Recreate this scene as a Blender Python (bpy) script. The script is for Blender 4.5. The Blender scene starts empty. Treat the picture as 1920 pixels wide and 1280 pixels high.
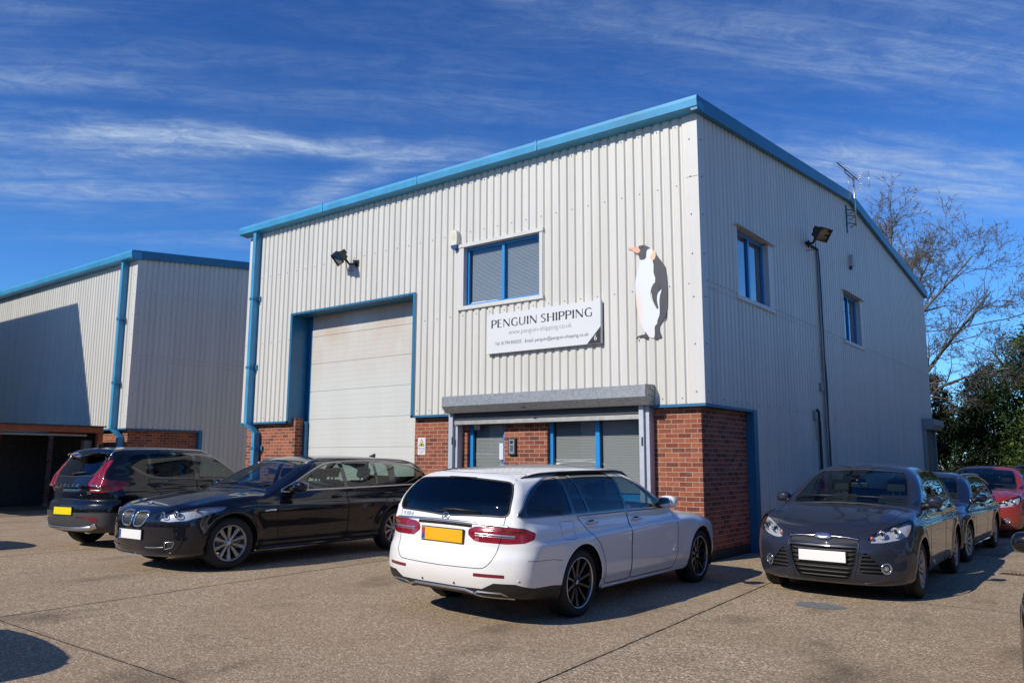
import bpy, bmesh, math, random
import numpy as np
from mathutils import Vector, Matrix
random.seed(7); rng = np.random.default_rng(7)
SC = bpy.context.scene
COL = SC.collection
R = math.radians

# ---------------------------------------------------------------- camera
cam = bpy.data.cameras.new('camera'); camo = bpy.data.objects.new('camera', cam); COL.objects.link(camo)
rows = ((0.7923614554, 0.0869665012, 0.6038212911), (0.6100381262, -0.1196050771, -0.7832931188), (0.0040998306, 0.9890052846, -0.1478233350))
camo.matrix_world = Matrix.Translation((5.1621, -11.5733, 1.47)) @ Matrix(rows).to_4x4()
cam.sensor_fit = 'HORIZONTAL'; cam.angle = R(65.248); cam.clip_start = 0.05; cam.clip_end = 3000
SC.camera = camo

# ---------------------------------------------------------------- light
SUN_EL, SUN_AZ = 34.0, 195.6          # degrees above the horizon, clockwise from +Y
SC.view_settings.view_transform = 'Standard'; SC.view_settings.look = 'None'
SC.view_settings.exposure = 0.0; SC.view_settings.gamma = 1.0
w = bpy.data.worlds.new('World'); SC.world = w; w.use_nodes = True
nt = w.node_tree; N = nt.nodes; L = nt.links
bgn = N['Background']; bgn.inputs[1].default_value = 0.076
sky = N.new('ShaderNodeTexSky'); sky.sky_type = 'NISHITA'; sky.sun_disc = False
sky.sun_elevation = R(SUN_EL); sky.sun_rotation = R(SUN_AZ)
sky.air_density = 0.85; sky.dust_density = 0.12; sky.ozone_density = 3.2; sky.altitude = 0
hsv = N.new('ShaderNodeHueSaturation'); hsv.inputs['Saturation'].default_value = 1.12; hsv.inputs['Hue'].default_value = 0.503
L.new(sky.outputs[0], hsv.inputs['Color'])
# cirrus: stretched noise on the sky direction, projected onto a high flat layer
tc = N.new('ShaderNodeTexCoord'); sep = N.new('ShaderNodeSeparateXYZ'); L.new(tc.outputs['Generated'], sep.inputs[0])
def wm(op, a, b=None, c=None, clamp=False):
    n = N.new('ShaderNodeMath'); n.operation = op; n.use_clamp = clamp
    for i, v in enumerate((a, b, c)):
        if v is None: continue
        if isinstance(v, (int, float)): n.inputs[i].default_value = v
        else: L.new(v, n.inputs[i])
    return n.outputs[0]
zz = wm('ADD', wm('MAXIMUM', sep.outputs[2], 0.0), 0.12)
px, py = wm('DIVIDE', sep.outputs[0], zz), wm('DIVIDE', sep.outputs[1], zz)
cmb = N.new('ShaderNodeCombineXYZ'); L.new(px, cmb.inputs[0]); L.new(py, cmb.inputs[1])
al0 = wm('ADD', wm('MULTIPLY', px, 0.70), wm('MULTIPLY', py, 0.71)); ac0 = wm('ADD', wm('MULTIPLY', px, -0.71), wm('MULTIPLY', py, 0.70))   # along and across the wind
def nz(sx, sy, scale, detail, dist, rough, off):
    c = N.new('ShaderNodeCombineXYZ'); L.new(wm('MULTIPLY_ADD', al0, sx, off), c.inputs[0]); L.new(wm('MULTIPLY', ac0, sy), c.inputs[1])
    ns = N.new('ShaderNodeTexNoise'); ns.inputs['Scale'].default_value = scale; ns.inputs['Detail'].default_value = detail; ns.inputs['Roughness'].default_value = rough; ns.inputs['Distortion'].default_value = dist
    L.new(c.outputs[0], ns.inputs['Vector']); return ns.outputs[0]
def ss(v, lo, hi):
    mr = N.new('ShaderNodeMapRange'); mr.interpolation_type = 'SMOOTHSTEP'; mr.inputs[1].default_value = lo; mr.inputs[2].default_value = hi; L.new(v, mr.inputs[0]); return mr.outputs[0]
warp = nz(1.2, 1.8, 1.5, 5, 0.4, 0.6, 3.0); wa = wm('MULTIPLY', wm('SUBTRACT', warp, 0.5), 0.34)
al = wm('ADD', al0, wa); ac = wm('ADD', ac0, wa); total = None
for a_, c_, sa, sc_, wt in ((-.50, 1.89, .62, .062, 1.75), (-.85, 2.15, .45, .16, .85), (-.72, 1.66, .30, .08, .60), (1.25, 1.80, .45, .15, 1.35), (.90, 1.30, .50, .15, .75), (1.1, 2.3, .6, .25, .55), (.0, 1.62, .55, .13, .30), (-.85, 1.38, .40, .13, .42), (-.55, 2.52, .40, .07, .60), (.2, 1.35, .5, .10, .22), (-2.2, 1.6, .7, .5, .4), (1.6, -1.2, 2.2, 1.0, .45), (-1.2, -2.2, 1.6, 1.2, .4)):  # the last pair are clouds out of view, added to whiten the ambient light
    q = wm('ADD', wm('POWER', wm('ABSOLUTE', wm('MULTIPLY', wm('SUBTRACT', al, a_), 1 / sa)), 2), wm('POWER', wm('ABSOLUTE', wm('MULTIPLY', wm('SUBTRACT', ac, c_), 1 / sc_)), 2))
    e_ = wm('MULTIPLY', wm('EXPONENT', wm('MULTIPLY', q, -1)), wt); total = e_ if total is None else wm('ADD', total, e_)
q = wm('ADD', wm('POWER', wm('ABSOLUTE', wm('MULTIPLY', wm('ADD', px, 1.60), 4.0)), 2), wm('POWER', wm('ABSOLUTE', wm('MULTIPLY', wm('SUBTRACT', wm('ADD', py, wm('MULTIPLY', wa, .5)), 1.36), 22)), 2))
total = wm('ADD', total, wm('MULTIPLY', wm('EXPONENT', wm('MULTIPLY', q, -1)), 1.2))
streak = ss(nz(0.9, 5.5, 2.2, 9, 0.7, 0.66, 0.0), .34, .74); fine = ss(nz(2.2, 4.0, 4.2, 8, 1.0, 0.7, 7.0), .28, .72)
tex = wm('MULTIPLY', wm('ADD', wm('MULTIPLY', streak, .72), .28), wm('ADD', wm('MULTIPLY', fine, .62), .38))
dens = wm('MULTIPLY', wm('MULTIPLY', wm('ADD', total, .02), tex), .80, clamp=True)
tint = N.new('ShaderNodeMix'); tint.data_type = 'RGBA'; tint.blend_type = 'MULTIPLY'; tint.inputs[0].default_value = 1; L.new(hsv.outputs[0], tint.inputs[6]); hz = N.new('ShaderNodeMix'); hz.data_type = 'RGBA'; L.new(ss(sep.outputs[2], 0.12, 0.5), hz.inputs[0]); hz.inputs[6].default_value = (0.90, 1.60, 2.2, 1); hz.inputs[7].default_value = (0.44, 1.06, 1.76, 1); L.new(hz.outputs[2], tint.inputs[7])
mx = N.new('ShaderNodeMix'); mx.data_type = 'RGBA'; L.new(dens, mx.inputs[0]); L.new(tint.outputs[2], mx.inputs[6]); mx.inputs[7].default_value = (6.2, 7.9, 10.4, 1)
L.new(mx.outputs[2], bgn.inputs[0])

sun = bpy.data.lights.new('sun', 'SUN'); sun.energy = 4.5; sun.angle = R(0.55); sun.color = (1.0, 0.925, 0.80)
suno = bpy.data.objects.new('sun', sun); COL.objects.link(suno)
sd = Vector((math.cos(R(SUN_EL)) * math.sin(R(SUN_AZ)), math.cos(R(SUN_EL)) * math.cos(R(SUN_AZ)), math.sin(R(SUN_EL))))
suno.rotation_euler = sd.to_track_quat('Z', 'Y').to_euler(); suno.location = sd * 60
SC.cycles.max_bounces = 8; SC.cycles.transparent_max_bounces = 12; SC.cycles.caustics_reflective = False; SC.cycles.caustics_refractive = False
SC.cycles.use_denoising = True

# ---------------------------------------------------------------- helpers
GX = (-60, -9, -5, -3, 0, 6, 30); GZ = (.06, .05, .085, .06, -.05, -.12, -.20)
def gz(x, y=0.0): return float(np.interp(x, GX, GZ))   # the yard falls gently to the right
def tag(o, label=None, cat=None, group=None, kind=None):
    if label: o['label'] = label
    if cat: o['category'] = cat
    if group: o['group'] = group
    if kind: o['kind'] = kind
    return o
def empty(name, loc=(0, 0, 0), rz=0.0, parent=None):
    o = bpy.data.objects.new(name, None); COL.objects.link(o); o.location = loc; o.rotation_euler = (0, 0, rz); o.empty_display_size = 0.2
    if parent: o.parent = parent
    return o
class MB:
    """collects vertices and faces of one mesh"""
    def __init__(s): s.v = []; s.f = []; s.m = []; s.sm = []
    def face(s, pts, m=0, smooth=False):
        i = len(s.v); s.v += [tuple(p) for p in pts]; s.f.append(tuple(range(i, i + len(pts)))); s.m.append(m); s.sm.append(smooth)
    def box(s, x0, x1, y0, y1, z0, z1, m=0, b=0.0, M=None):
        if x0 > x1: x0, x1 = x1, x0
        if y0 > y1: y0, y1 = y1, y0
        if z0 > z1: z0, z1 = z1, z0
        if b <= 0:
            P = [(x0, y0, z0), (x1, y0, z0), (x1, y1, z0), (x0, y1, z0), (x0, y0, z1), (x1, y0, z1), (x1, y1, z1), (x0, y1, z1)]
            F = [(0, 3, 2, 1), (4, 5, 6, 7), (0, 1, 5, 4), (1, 2, 6, 5), (2, 3, 7, 6), (3, 0, 4, 7)]
        else:
            bm = bmesh.new(); bmesh.ops.create_cube(bm, size=1)
            for v in bm.verts: v.co = Vector(((x0 + x1) / 2 + v.co.x * (x1 - x0), (y0 + y1) / 2 + v.co.y * (y1 - y0), (z0 + z1) / 2 + v.co.z * (z1 - z0)))
            bmesh.ops.bevel(bm, geom=bm.edges[:], offset=b, segments=2, affect='EDGES', profile=0.6)
            bm.verts.index_update(); P = [tuple(v.co) for v in bm.verts]; F = [tuple(v.index for v in f.verts) for f in bm.faces]; bm.free()
        if M is not None: P = [tuple(M @ Vector(p)) for p in P]
        i = len(s.v); s.v += P
        for f in F: s.f.append(tuple(i + k for k in f)); s.m.append(m); s.sm.append(False)
    def tube(s, pts, r, n=8, m=0, cap=True, smooth=True):
        pts = [Vector(p) for p in pts]; k = len(pts); rr = r if isinstance(r, (list, tuple)) else [r] * k
        i0 = len(s.v); prev = None
        for j, p in enumerate(pts):
            t = (pts[min(j + 1, k - 1)] - pts[max(j - 1, 0)]).normalized()
            if prev is None:
                a = Vector((0, 0, 1)) if abs(t.z) < 0.9 else Vector((1, 0, 0)); u = t.cross(a).normalized()
            else:
                u = prev - t * prev.dot(t); u = u.normalized() if u.length > 1e-6 else t.orthogonal().normalized()
            prev = u; vv = t.cross(u)
            for q in range(n):
                a = 2 * math.pi * q / n; s.v.append(tuple(p + (u * math.cos(a) + vv * math.sin(a)) * rr[j]))
        for j in range(k - 1):
            for q in range(n):
                a, b = i0 + j * n + q, i0 + j * n + (q + 1) % n
                s.f.append((a, b, b + n, a + n)); s.m.append(m); s.sm.append(smooth)
        if cap:
            s.f.append(tuple(i0 + q for q in range(n))[::-1]); s.m.append(m); s.sm.append(False)
            s.f.append(tuple(i0 + (k - 1) * n + q for q in range(n))); s.m.append(m); s.sm.append(False)
    def lathe(s, prof, n=32, axis='y', c=(0, 0, 0), m=0, smooth=True, closed=False):
        """prof: list of (radius, offset along the axis)"""
        i0 = len(s.v)
        for rr, h in prof:
            for q in range(n):
                a = 2 * math.pi * q / n; ca, sa = rr * math.cos(a), rr * math.sin(a)
                p = (ca, h, sa) if axis == 'y' else ((ca, sa, h) if axis == 'z' else (h, ca, sa))
                s.v.append((p[0] + c[0], p[1] + c[1], p[2] + c[2]))
        k = len(prof)
        for j in range(k - 1 + (1 if closed else 0)):
            for q in range(n):
                a, b = i0 + j * n + q, i0 + j * n + (q + 1) % n; j2 = (j + 1) % k
                s.f.append((a, b, i0 + j2 * n + (q + 1) % n, i0 + j2 * n + q)); s.m.append(m); s.sm.append(smooth)
    def prism(s, poly, y0, y1, m=0, plane='xz', mside=None):
        """extrude a polygon given in plane coordinates between two depths"""
        def P(a, b, d): return (a, d, b) if plane == 'xz' else ((d, a, b) if plane == 'yz' else (a, b, d))
        n = len(poly); i = len(s.v); s.v += [P(a, b, y0) for a, b in poly] + [P(a, b, y1) for a, b in poly]
        s.f.append(tuple(range(i, i + n))); s.m.append(m); s.sm.append(False)
        s.f.append(tuple(range(i + n, i + 2 * n))[::-1]); s.m.append(m); s.sm.append(False)
        for q in range(n):
            r_ = (q + 1) % n; s.f.append((i + q, i + q + n, i + r_ + n, i + r_)); s.m.append(m if mside is None else mside); s.sm.append(False)
    def build(s, name, mats, parent=None, autonorm=True):
        me = bpy.data.meshes.new(name); me.from_pydata(s.v, [], s.f)
        mats = mats if isinstance(mats, (list, tuple)) else [mats]
        for x in mats: me.materials.append(x)
        me.polygons.foreach_set('material_index', s.m); me.polygons.foreach_set('use_smooth', s.sm)
        me.validate(); me.update()
        if autonorm:
            bm = bmesh.new(); bm.from_mesh(me); bmesh.ops.recalc_face_normals(bm, faces=bm.faces); bm.to_mesh(me); bm.free()
        o = bpy.data.objects.new(name, me); COL.objects.link(o)
        if parent: o.parent = parent
        return o

# ---------------------------------------------------------------- materials
class NT:
    def __init__(s, name):
        s.mat = bpy.data.materials.new(name); s.mat.use_nodes = True; s.t = s.mat.node_tree; s.N = s.t.nodes; s.L = s.t.links
        s.p = s.N['Principled BSDF']
    def n(s, typ, **kw):
        x = s.N.new(typ)
        for k, v in kw.items():
            if hasattr(x, k): setattr(x, k, v)
        return x
    def link(s, a, b): s.L.new(a, b)
    def setin(s, node, **kw):
        for k, v in kw.items():
            k = k.replace('_', ' '); i = node.inputs[k]
            if hasattr(v, 'is_output') or isinstance(v, bpy.types.NodeSocket): s.L.new(v, i)
            else: i.default_value = v
        return node
    def coord(s, kind='Object'): return s.n('ShaderNodeTexCoord').outputs[kind]
    def geo(s): return s.n('ShaderNodeNewGeometry').outputs['Position']
    def mapping(s, v, scale=(1, 1, 1), rot=(0, 0, 0), loc=(0, 0, 0)):
        m = s.n('ShaderNodeMapping'); m.inputs['Scale'].default_value = scale; m.inputs['Rotation'].default_value = rot; m.inputs['Location'].default_value = loc
        s.link(v, m.inputs[0]); return m.outputs[0]
    def noise(s, v, scale, detail=4, rough=0.5, dist=0.0, out=0):
        x = s.n('ShaderNodeTexNoise'); x.inputs['Scale'].default_value = scale; x.inputs['Detail'].default_value = detail
        x.inputs['Roughness'].default_value = rough; x.inputs['Distortion'].default_value = dist; s.link(v, x.inputs['Vector']); return x.outputs[out]
    def ramp(s, f, stops, interp='LINEAR'):
        r_ = s.n('ShaderNodeValToRGB'); r_.color_ramp.interpolation = interp; e = r_.color_ramp.elements
        while len(e) < len(stops): e.new(0.5)
        for el, (p, c) in zip(e, stops): el.position = p; el.color = tuple(c) + (1,) if len(c) == 3 else c
        s.link(f, r_.inputs[0]); return r_.outputs[0]
    def math(s, op, a, b=None, c=None, clamp=False):
        n = s.n('ShaderNodeMath'); n.operation = op; n.use_clamp = clamp
        for i, v in enumerate((a, b, c)):
            if v is None: continue
            if isinstance(v, (int, float)): n.inputs[i].default_value = v
            else: s.link(v, n.inputs[i])
        return n.outputs[0]
    def mix(s, f, a, b, mode='MIX'):
        m = s.n('ShaderNodeMix'); m.data_type = 'RGBA'; m.blend_type = mode
        for i, v in ((0, f), (6, a), (7, b)):
            if isinstance(v, (int, float)): m.inputs[i].default_value = v
            elif isinstance(v, (tuple, list)): m.inputs[i].default_value = tuple(v) + (1,) if len(v) == 3 else v
            else: s.link(v, m.inputs[i])
        return m.outputs[2]
    def bump(s, h, strength=0.3, dist=0.01):
        b = s.n('ShaderNodeBump'); b.inputs['Strength'].default_value = strength; b.inputs['Distance'].default_value = dist
        s.link(h, b.inputs['Height']); s.link(b.outputs[0], s.p.inputs['Normal']); return b
    def col(s, c):
        if isinstance(c, (tuple, list)): s.p.inputs['Base Color'].default_value = tuple(c) + (1,)
        else: s.link(c, s.p.inputs['Base Color'])
def simple(name, c, rough=0.5, metal=0.0, coat=0.0, spec=0.5, var=0.0, vscale=8.0, bump=0.0, bscale=200):
    m = NT(name); m.p.inputs['Roughness'].default_value = rough; m.p.inputs['Metallic'].default_value = metal
    m.p.inputs['Coat Weight'].default_value = coat; m.p.inputs['Coat Roughness'].default_value = 0.03; m.p.inputs['Specular IOR Level'].default_value = spec
    if var > 0:
        n = m.noise(m.coord(), vscale, 5, 0.6); lo = tuple(x * (1 - var) for x in c); hi = tuple(min(1, x * (1 + var)) for x in c)
        m.col(m.ramp(n, [(0.3, lo), (0.7, hi)]))
    else: m.col(c)
    if bump > 0: m.bump(m.noise(m.coord(), bscale, 2), bump, 0.002)
    return m.mat
# ================================================================ materials of the place
def concrete_mat():
    m = NT('exposed aggregate concrete'); g = m.geo()
    v = m.n('ShaderNodeTexVoronoi'); v.feature = 'F1'; v.inputs['Scale'].default_value = 80; v.inputs['Randomness'].default_value = 1; m.link(g, v.inputs['Vector'])
    sepc = m.n('ShaderNodeSeparateColor'); m.link(v.outputs['Color'], sepc.inputs[0])
    stone = m.ramp(sepc.outputs[0], [(0.0, (.10, .075, .052)), (.25, (.22, .168, .122)), (.55, (.36, .285, .21)), (.80, (.50, .41, .315)), (.94, (.88, .78, .64))], 'LINEAR')
    fine = m.noise(g, 160, 3, .7); base = m.mix(.22, stone, m.ramp(fine, [(.3, (.14, .105, .078)), (.7, (.44, .355, .27))]))
    big = m.noise(g, .55, 6, .62, .8); base = m.mix(m.math('MULTIPLY', m.ramp(big, [(.38, (0, 0, 0)), (.66, (1, 1, 1))]), .42), base, (.21, .16, .11))
    mid = m.noise(g, 3.2, 5, .7); base = m.mix(m.ramp(mid, [(.35, (.0, .0, .0)), (.75, (.22, .22, .22))]), base, (.42, .34, .26))
    # each cast bay has its own tone
    s0 = m.n('ShaderNodeSeparateXYZ'); m.link(g, s0.inputs[0]); cb_ = m.n('ShaderNodeCombineXYZ'); m.link(m.math('FLOOR', m.math('DIVIDE', m.math('ADD', m.math('ADD', s0.outputs[0], m.math('MULTIPLY', s0.outputs[1], .07)), -1.23 + 49), 4.9)), cb_.inputs[0]); m.link(m.math('FLOOR', m.math('DIVIDE', m.math('ADD', m.math('SUBTRACT', s0.outputs[1], m.math('MULTIPLY', s0.outputs[0], .05)), 69.55), 6.8)), cb_.inputs[1])
    wn = m.n('ShaderNodeTexWhiteNoise'); wn.noise_dimensions = '2D'; m.link(cb_.outputs[0], wn.inputs['Vector']); base = m.mix(m.math('MULTIPLY', wn.outputs['Value'], .30), base, (.36, .27, .20))
    # drips and small spots
    vd = m.n('ShaderNodeTexVoronoi'); vd.inputs['Scale'].default_value = 1.7; m.link(g, vd.inputs['Vector']); sp_ = m.math('LESS_THAN', m.math('ADD', vd.outputs['Distance'], m.math('MULTIPLY', m.noise(g, 14, 3, .7), .10)), .095); base = m.mix(m.math('MULTIPLY', sp_, .55), base, (.055, .045, .036))
    # oily marks where cars stand
    oil = m.noise(m.mapping(g, (1, .6, 1)), 1.15, 4, .55); base = m.mix(m.ramp(oil, [(.56, (0, 0, 0)), (.72, (.60, .60, .60))]), base, (.075, .062, .048))
    # joints between the cast slabs (a real pattern of the ground), slightly wandering
    s = m.n('ShaderNodeSeparateXYZ'); m.link(g, s.inputs[0]); wob = m.math('MULTIPLY', m.math('SUBTRACT', m.noise(g, 2.3, 5, .7), .5), .035)
    u = m.math('ADD', m.math('ADD', s.outputs[0], m.math('MULTIPLY', s.outputs[1], .07)), wob); w2 = m.math('ADD', m.math('SUBTRACT', s.outputs[1], m.math('MULTIPLY', s.outputs[0], .05)), wob)
    def lines(c, off, per, hw):
        f = m.math('PINGPONG', m.math('ADD', c, off), per / 2); return f
    fu = lines(u, -1.23 + 49, 4.9, .01); fv = lines(w2, 1.55 + 68.0, 6.8, .01)
    hw = m.math('ADD', .004, m.math('MULTIPLY', m.noise(g, 7, 3), .012))
    ju = m.math('LESS_THAN', fu, hw); jv = m.math('LESS_THAN', fv, m.math('MULTIPLY', hw, .6)); j = m.math('MAXIMUM', ju, jv)
    edge = m.math('MAXIMUM', m.math('SUBTRACT', 1.0, m.math('MULTIPLY', fu, 14), clamp=True), m.math('SUBTRACT', 1.0, m.math('MULTIPLY', fv, 18), clamp=True))
    base = m.mix(m.math('MULTIPLY', edge, .22), base, (.12, .095, .07)); base = m.mix(j, base, (.018, .015, .012)); m.col(m.mix(1.0, base, (1.06, 1.01, .90), 'MULTIPLY'))
    m.p.inputs['Roughness'].default_value = .92; m.p.inputs['Specular IOR Level'].default_value = .25
    h = m.math('SUBTRACT', m.math('ADD', v.outputs['Distance'], m.math('MULTIPLY', fine, .3)), m.math('MULTIPLY', j, 1.5)); m.bump(h, .6, .006); return m.mat
def brick_mat():
    m = NT('red brick'); g = m.geo(); s = m.n('ShaderNodeSeparateXYZ'); m.link(g, s.inputs[0]); c = m.n('ShaderNodeCombineXYZ')
    m.link(m.math('ADD', m.math('ADD', s.outputs[0], s.outputs[1]), 40.0), c.inputs[0]); m.link(m.math('ADD', s.outputs[2], .045), c.inputs[1])
    wob = m.noise(g, 30, 3, .6, out=1); vv = m.n('ShaderNodeVectorMath'); vv.operation = 'MULTIPLY_ADD'; m.link(wob, vv.inputs[0]); vv.inputs[1].default_value = (.005, .005, 0); m.link(c.outputs[0], vv.inputs[2])
    b = m.n('ShaderNodeTexBrick'); b.offset = .5; m.link(vv.outputs[0], b.inputs['Vector']); b.inputs['Scale'].default_value = 1; b.inputs['Brick Width'].default_value = .225; b.inputs['Row Height'].default_value = .0755
    b.inputs['Mortar Size'].default_value = .0055; b.inputs['Mortar Smooth'].default_value = .25; b.inputs['Bias'].default_value = 0
    b.inputs['Color1'].default_value = (0, 0, 0, 1); b.inputs['Color2'].default_value = (1, 1, 1, 1); b.inputs['Mortar'].default_value = (.5, .5, .5, 1)
    tone = m.ramp(b.outputs['Color'], [(0, (.125, .034, .020)), (.35, (.235, .058, .028)), (.65, (.31, .080, .036)), (1, (.38, .118, .055))])
    n = m.noise(g, 42, 5, .7); tone = m.mix(m.ramp(n, [(.35, (.5, .5, .5)), (.6, (0, 0, 0))]), tone, (.10, .035, .026)); tone = m.mix(m.ramp(m.noise(g, 9, 3), [(.5, (0, 0, 0)), (.8, (.35, .35, .35))]), tone, (.34, .17, .11))
    mort = m.mix(m.noise(g, 60, 3), (.30, .225, .17), (.50, .40, .32)); m.col(m.mix(b.outputs['Fac'], tone, mort)); m.p.inputs['Roughness'].default_value = .9
    m.bump(m.math('SUBTRACT', m.math('MULTIPLY', n, .3), m.math('MULTIPLY', b.outputs['Fac'], 1.0)), .6, .006); return m.mat
def cladding_mat(name, c, seed=0):
    m = NT(name); g = m.geo(); st = m.noise(m.mapping(g, (3.0, 3.0, .18), loc=(seed, 0, 0)), 1.0, 6, .65); bg_ = m.noise(g, .8, 4, .6); sp = m.noise(g, 20, 4, .7)
    a = tuple(c); b = (c[0] * .86, c[1] * .86, c[2] * .84); col = m.mix(m.ramp(st, [(.38, (0, 0, 0)), (.72, (1, 1, 1))]), a, b); col = m.mix(m.ramp(bg_, [(.4, (0, 0, 0)), (.8, (.35, .35, .35))]), col, (c[0] * .88, c[1] * .90, c[2] * .86)); col = m.mix(m.ramp(sp, [(.62, (0, 0, 0)), (.8, (.22, .22, .22))]), col, (c[0] * .7, c[1] * .7, c[2] * .66))
    m.col(col); m.p.inputs['Roughness'].default_value = .42; m.p.inputs['Specular IOR Level'].default_value = .4; m.bump(m.noise(g, 2.2, 3), .06, .02); return m.mat
M_ = {}
def place_mats():
    M_['brick'] = brick_mat(); M_['clad'] = cladding_mat('off white profiled steel', (.62, .608, .572)); M_['flash'] = cladding_mat('off white flashing', (.615, .61, .59), 5)
    M_['blue'] = simple('blue painted steel', (.014, .140, .275), .42, var=.10, vscale=3, coat=.1); M_['bluelight'] = simple('weathered blue fascia', (.045, .275, .50), .45, var=.16, vscale=2.2)  # one trim blue in two tones: paler for sunlit runs, darker for shaded verge
    M_['bluef'] = simple('bright blue window frame', (.008, .24, .62), .35, coat=.3); M_['screw'] = simple('dark fixing', (.03, .03, .032), .6)
    m = NT('galvanised steel'); n = m.n('ShaderNodeTexVoronoi'); n.inputs['Scale'].default_value = 26; m.link(m.geo(), n.inputs['Vector']); sc = m.n('ShaderNodeSeparateColor'); m.link(n.outputs['Color'], sc.inputs[0])
    m.col(m.ramp(sc.outputs[0], [(0, (.23, .25, .265)), (1, (.31, .33, .345))])); m.p.inputs['Metallic'].default_value = .25; m.p.inputs['Roughness'].default_value = .42; M_['galv'] = m.mat
    m = NT('door sections'); g = m.geo(); s = m.n('ShaderNodeSeparateXYZ'); m.link(g, s.inputs[0]); rust = m.n('ShaderNodeMapRange'); rust.inputs[1].default_value = 3.0; rust.inputs[2].default_value = 4.7; m.link(s.outputs[2], rust.inputs[0])
    rn = m.noise(m.mapping(g, (1.1, 1, .5)), 1.2, 5, .6); f = m.math('MULTIPLY', rust.outputs[0], m.ramp(rn, [(.3, (0, 0, 0)), (.65, (1, 1, 1))])); base = m.mix(m.ramp(m.noise(m.mapping(g, (2, 1, .4)), 1, 5), [(.4, (0, 0, 0)), (.8, (.4, .4, .4))]), (.56, .575, .55), (.48, .49, .455))
    m.col(m.mix(m.math('MULTIPLY', f, .75), base, (.47, .33, .235))); m.p.inputs['Roughness'].default_value = .5; M_['door'] = m.mat
    M_['glass'] = glassmat('window glass', (.84, .86, .86), mixf=.03); M_['glassm'] = glassmat('reflective window glass', (.35, .4, .42), mixf=.30)
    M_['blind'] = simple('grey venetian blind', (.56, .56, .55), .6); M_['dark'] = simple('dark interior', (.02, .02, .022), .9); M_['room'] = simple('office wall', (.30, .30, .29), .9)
    M_['blackp'] = simple('black plastic', (.012, .012, .013), .5); M_['black'] = simple('black enamel', (.010, .010, .011), .38, coat=.3); M_['white'] = simple('white board', (.64, .65, .67), .4)
    M_['ink'] = simple('black lettering', (.012, .012, .016), .5); M_['inkgrey'] = simple('grey lettering', (.16, .17, .18), .5); M_['steelroof'] = simple('grey roof sheet', (.25, .26, .27), .5)
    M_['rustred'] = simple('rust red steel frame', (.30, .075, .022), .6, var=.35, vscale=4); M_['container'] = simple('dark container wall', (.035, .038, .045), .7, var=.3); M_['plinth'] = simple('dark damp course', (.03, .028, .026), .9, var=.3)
    M_['timber'] = simple('bark', (.125, .11, .09), .95, var=.4, vscale=12); M_['rail'] = simple('pale shutter rail', (.46, .50, .56), .45, .2, var=.08); M_['alu'] = simple('aluminium', (.55, .56, .57), .35, .9)

# ================================================================ ground
def ground():
    m = MB(); xs = [-400] + list(GX) + [400]; ys = [-400, -60, -20, 0, 40, 400]
    def z(x): return gz(x)
    for a, b in zip(xs[:-1], xs[1:]):
        for c, d in zip(ys[:-1], ys[1:]): m.face([(a, c, z(a)), (b, c, z(b)), (b, d, z(b)), (a, d, z(a))])
    o = m.build('ground', concrete_mat()); tag(o, 'tan exposed aggregate concrete yard', kind='structure')
    m = MB(); c = (2.28, -2.34)
    pts = [(c[0] + .26 * math.cos(a) * (1 + .14 * math.sin(3 * a + 1)), c[1] + .20 * math.sin(a) * (1 + .12 * math.cos(2 * a))) for a in np.linspace(0, 2 * math.pi, 22, endpoint=False)]
    m.face([(x, y, gz(x) + .004) for x, y in pts]); o = m.build('ground_patch', simple('grey mortar patch', (.17, .175, .175), .9, var=.25, vscale=14, bump=.4, bscale=60)); tag(o, 'grey mortar patch in the concrete', kind='structure')
    root = empty('drain_channel', (3.5, 1.98, gz(3.5))); tag(root, 'rusty slotted drain channel set in the concrete behind the grey hatchback', 'drain'); m = MB()
    m.box(0, 1.3, 0, .15, -.02, .006); m.build('channel', simple('rusty iron', (.07, .035, .025), .8, var=.4, vscale=30), root); m = MB()
    for k in range(26): m.box(.02 + k * .05, .045 + k * .05, .012, .138, .006, .014)
    m.build('grating', simple('rusty grating', (.10, .05, .035), .8, var=.4, vscale=30), root)

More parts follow.
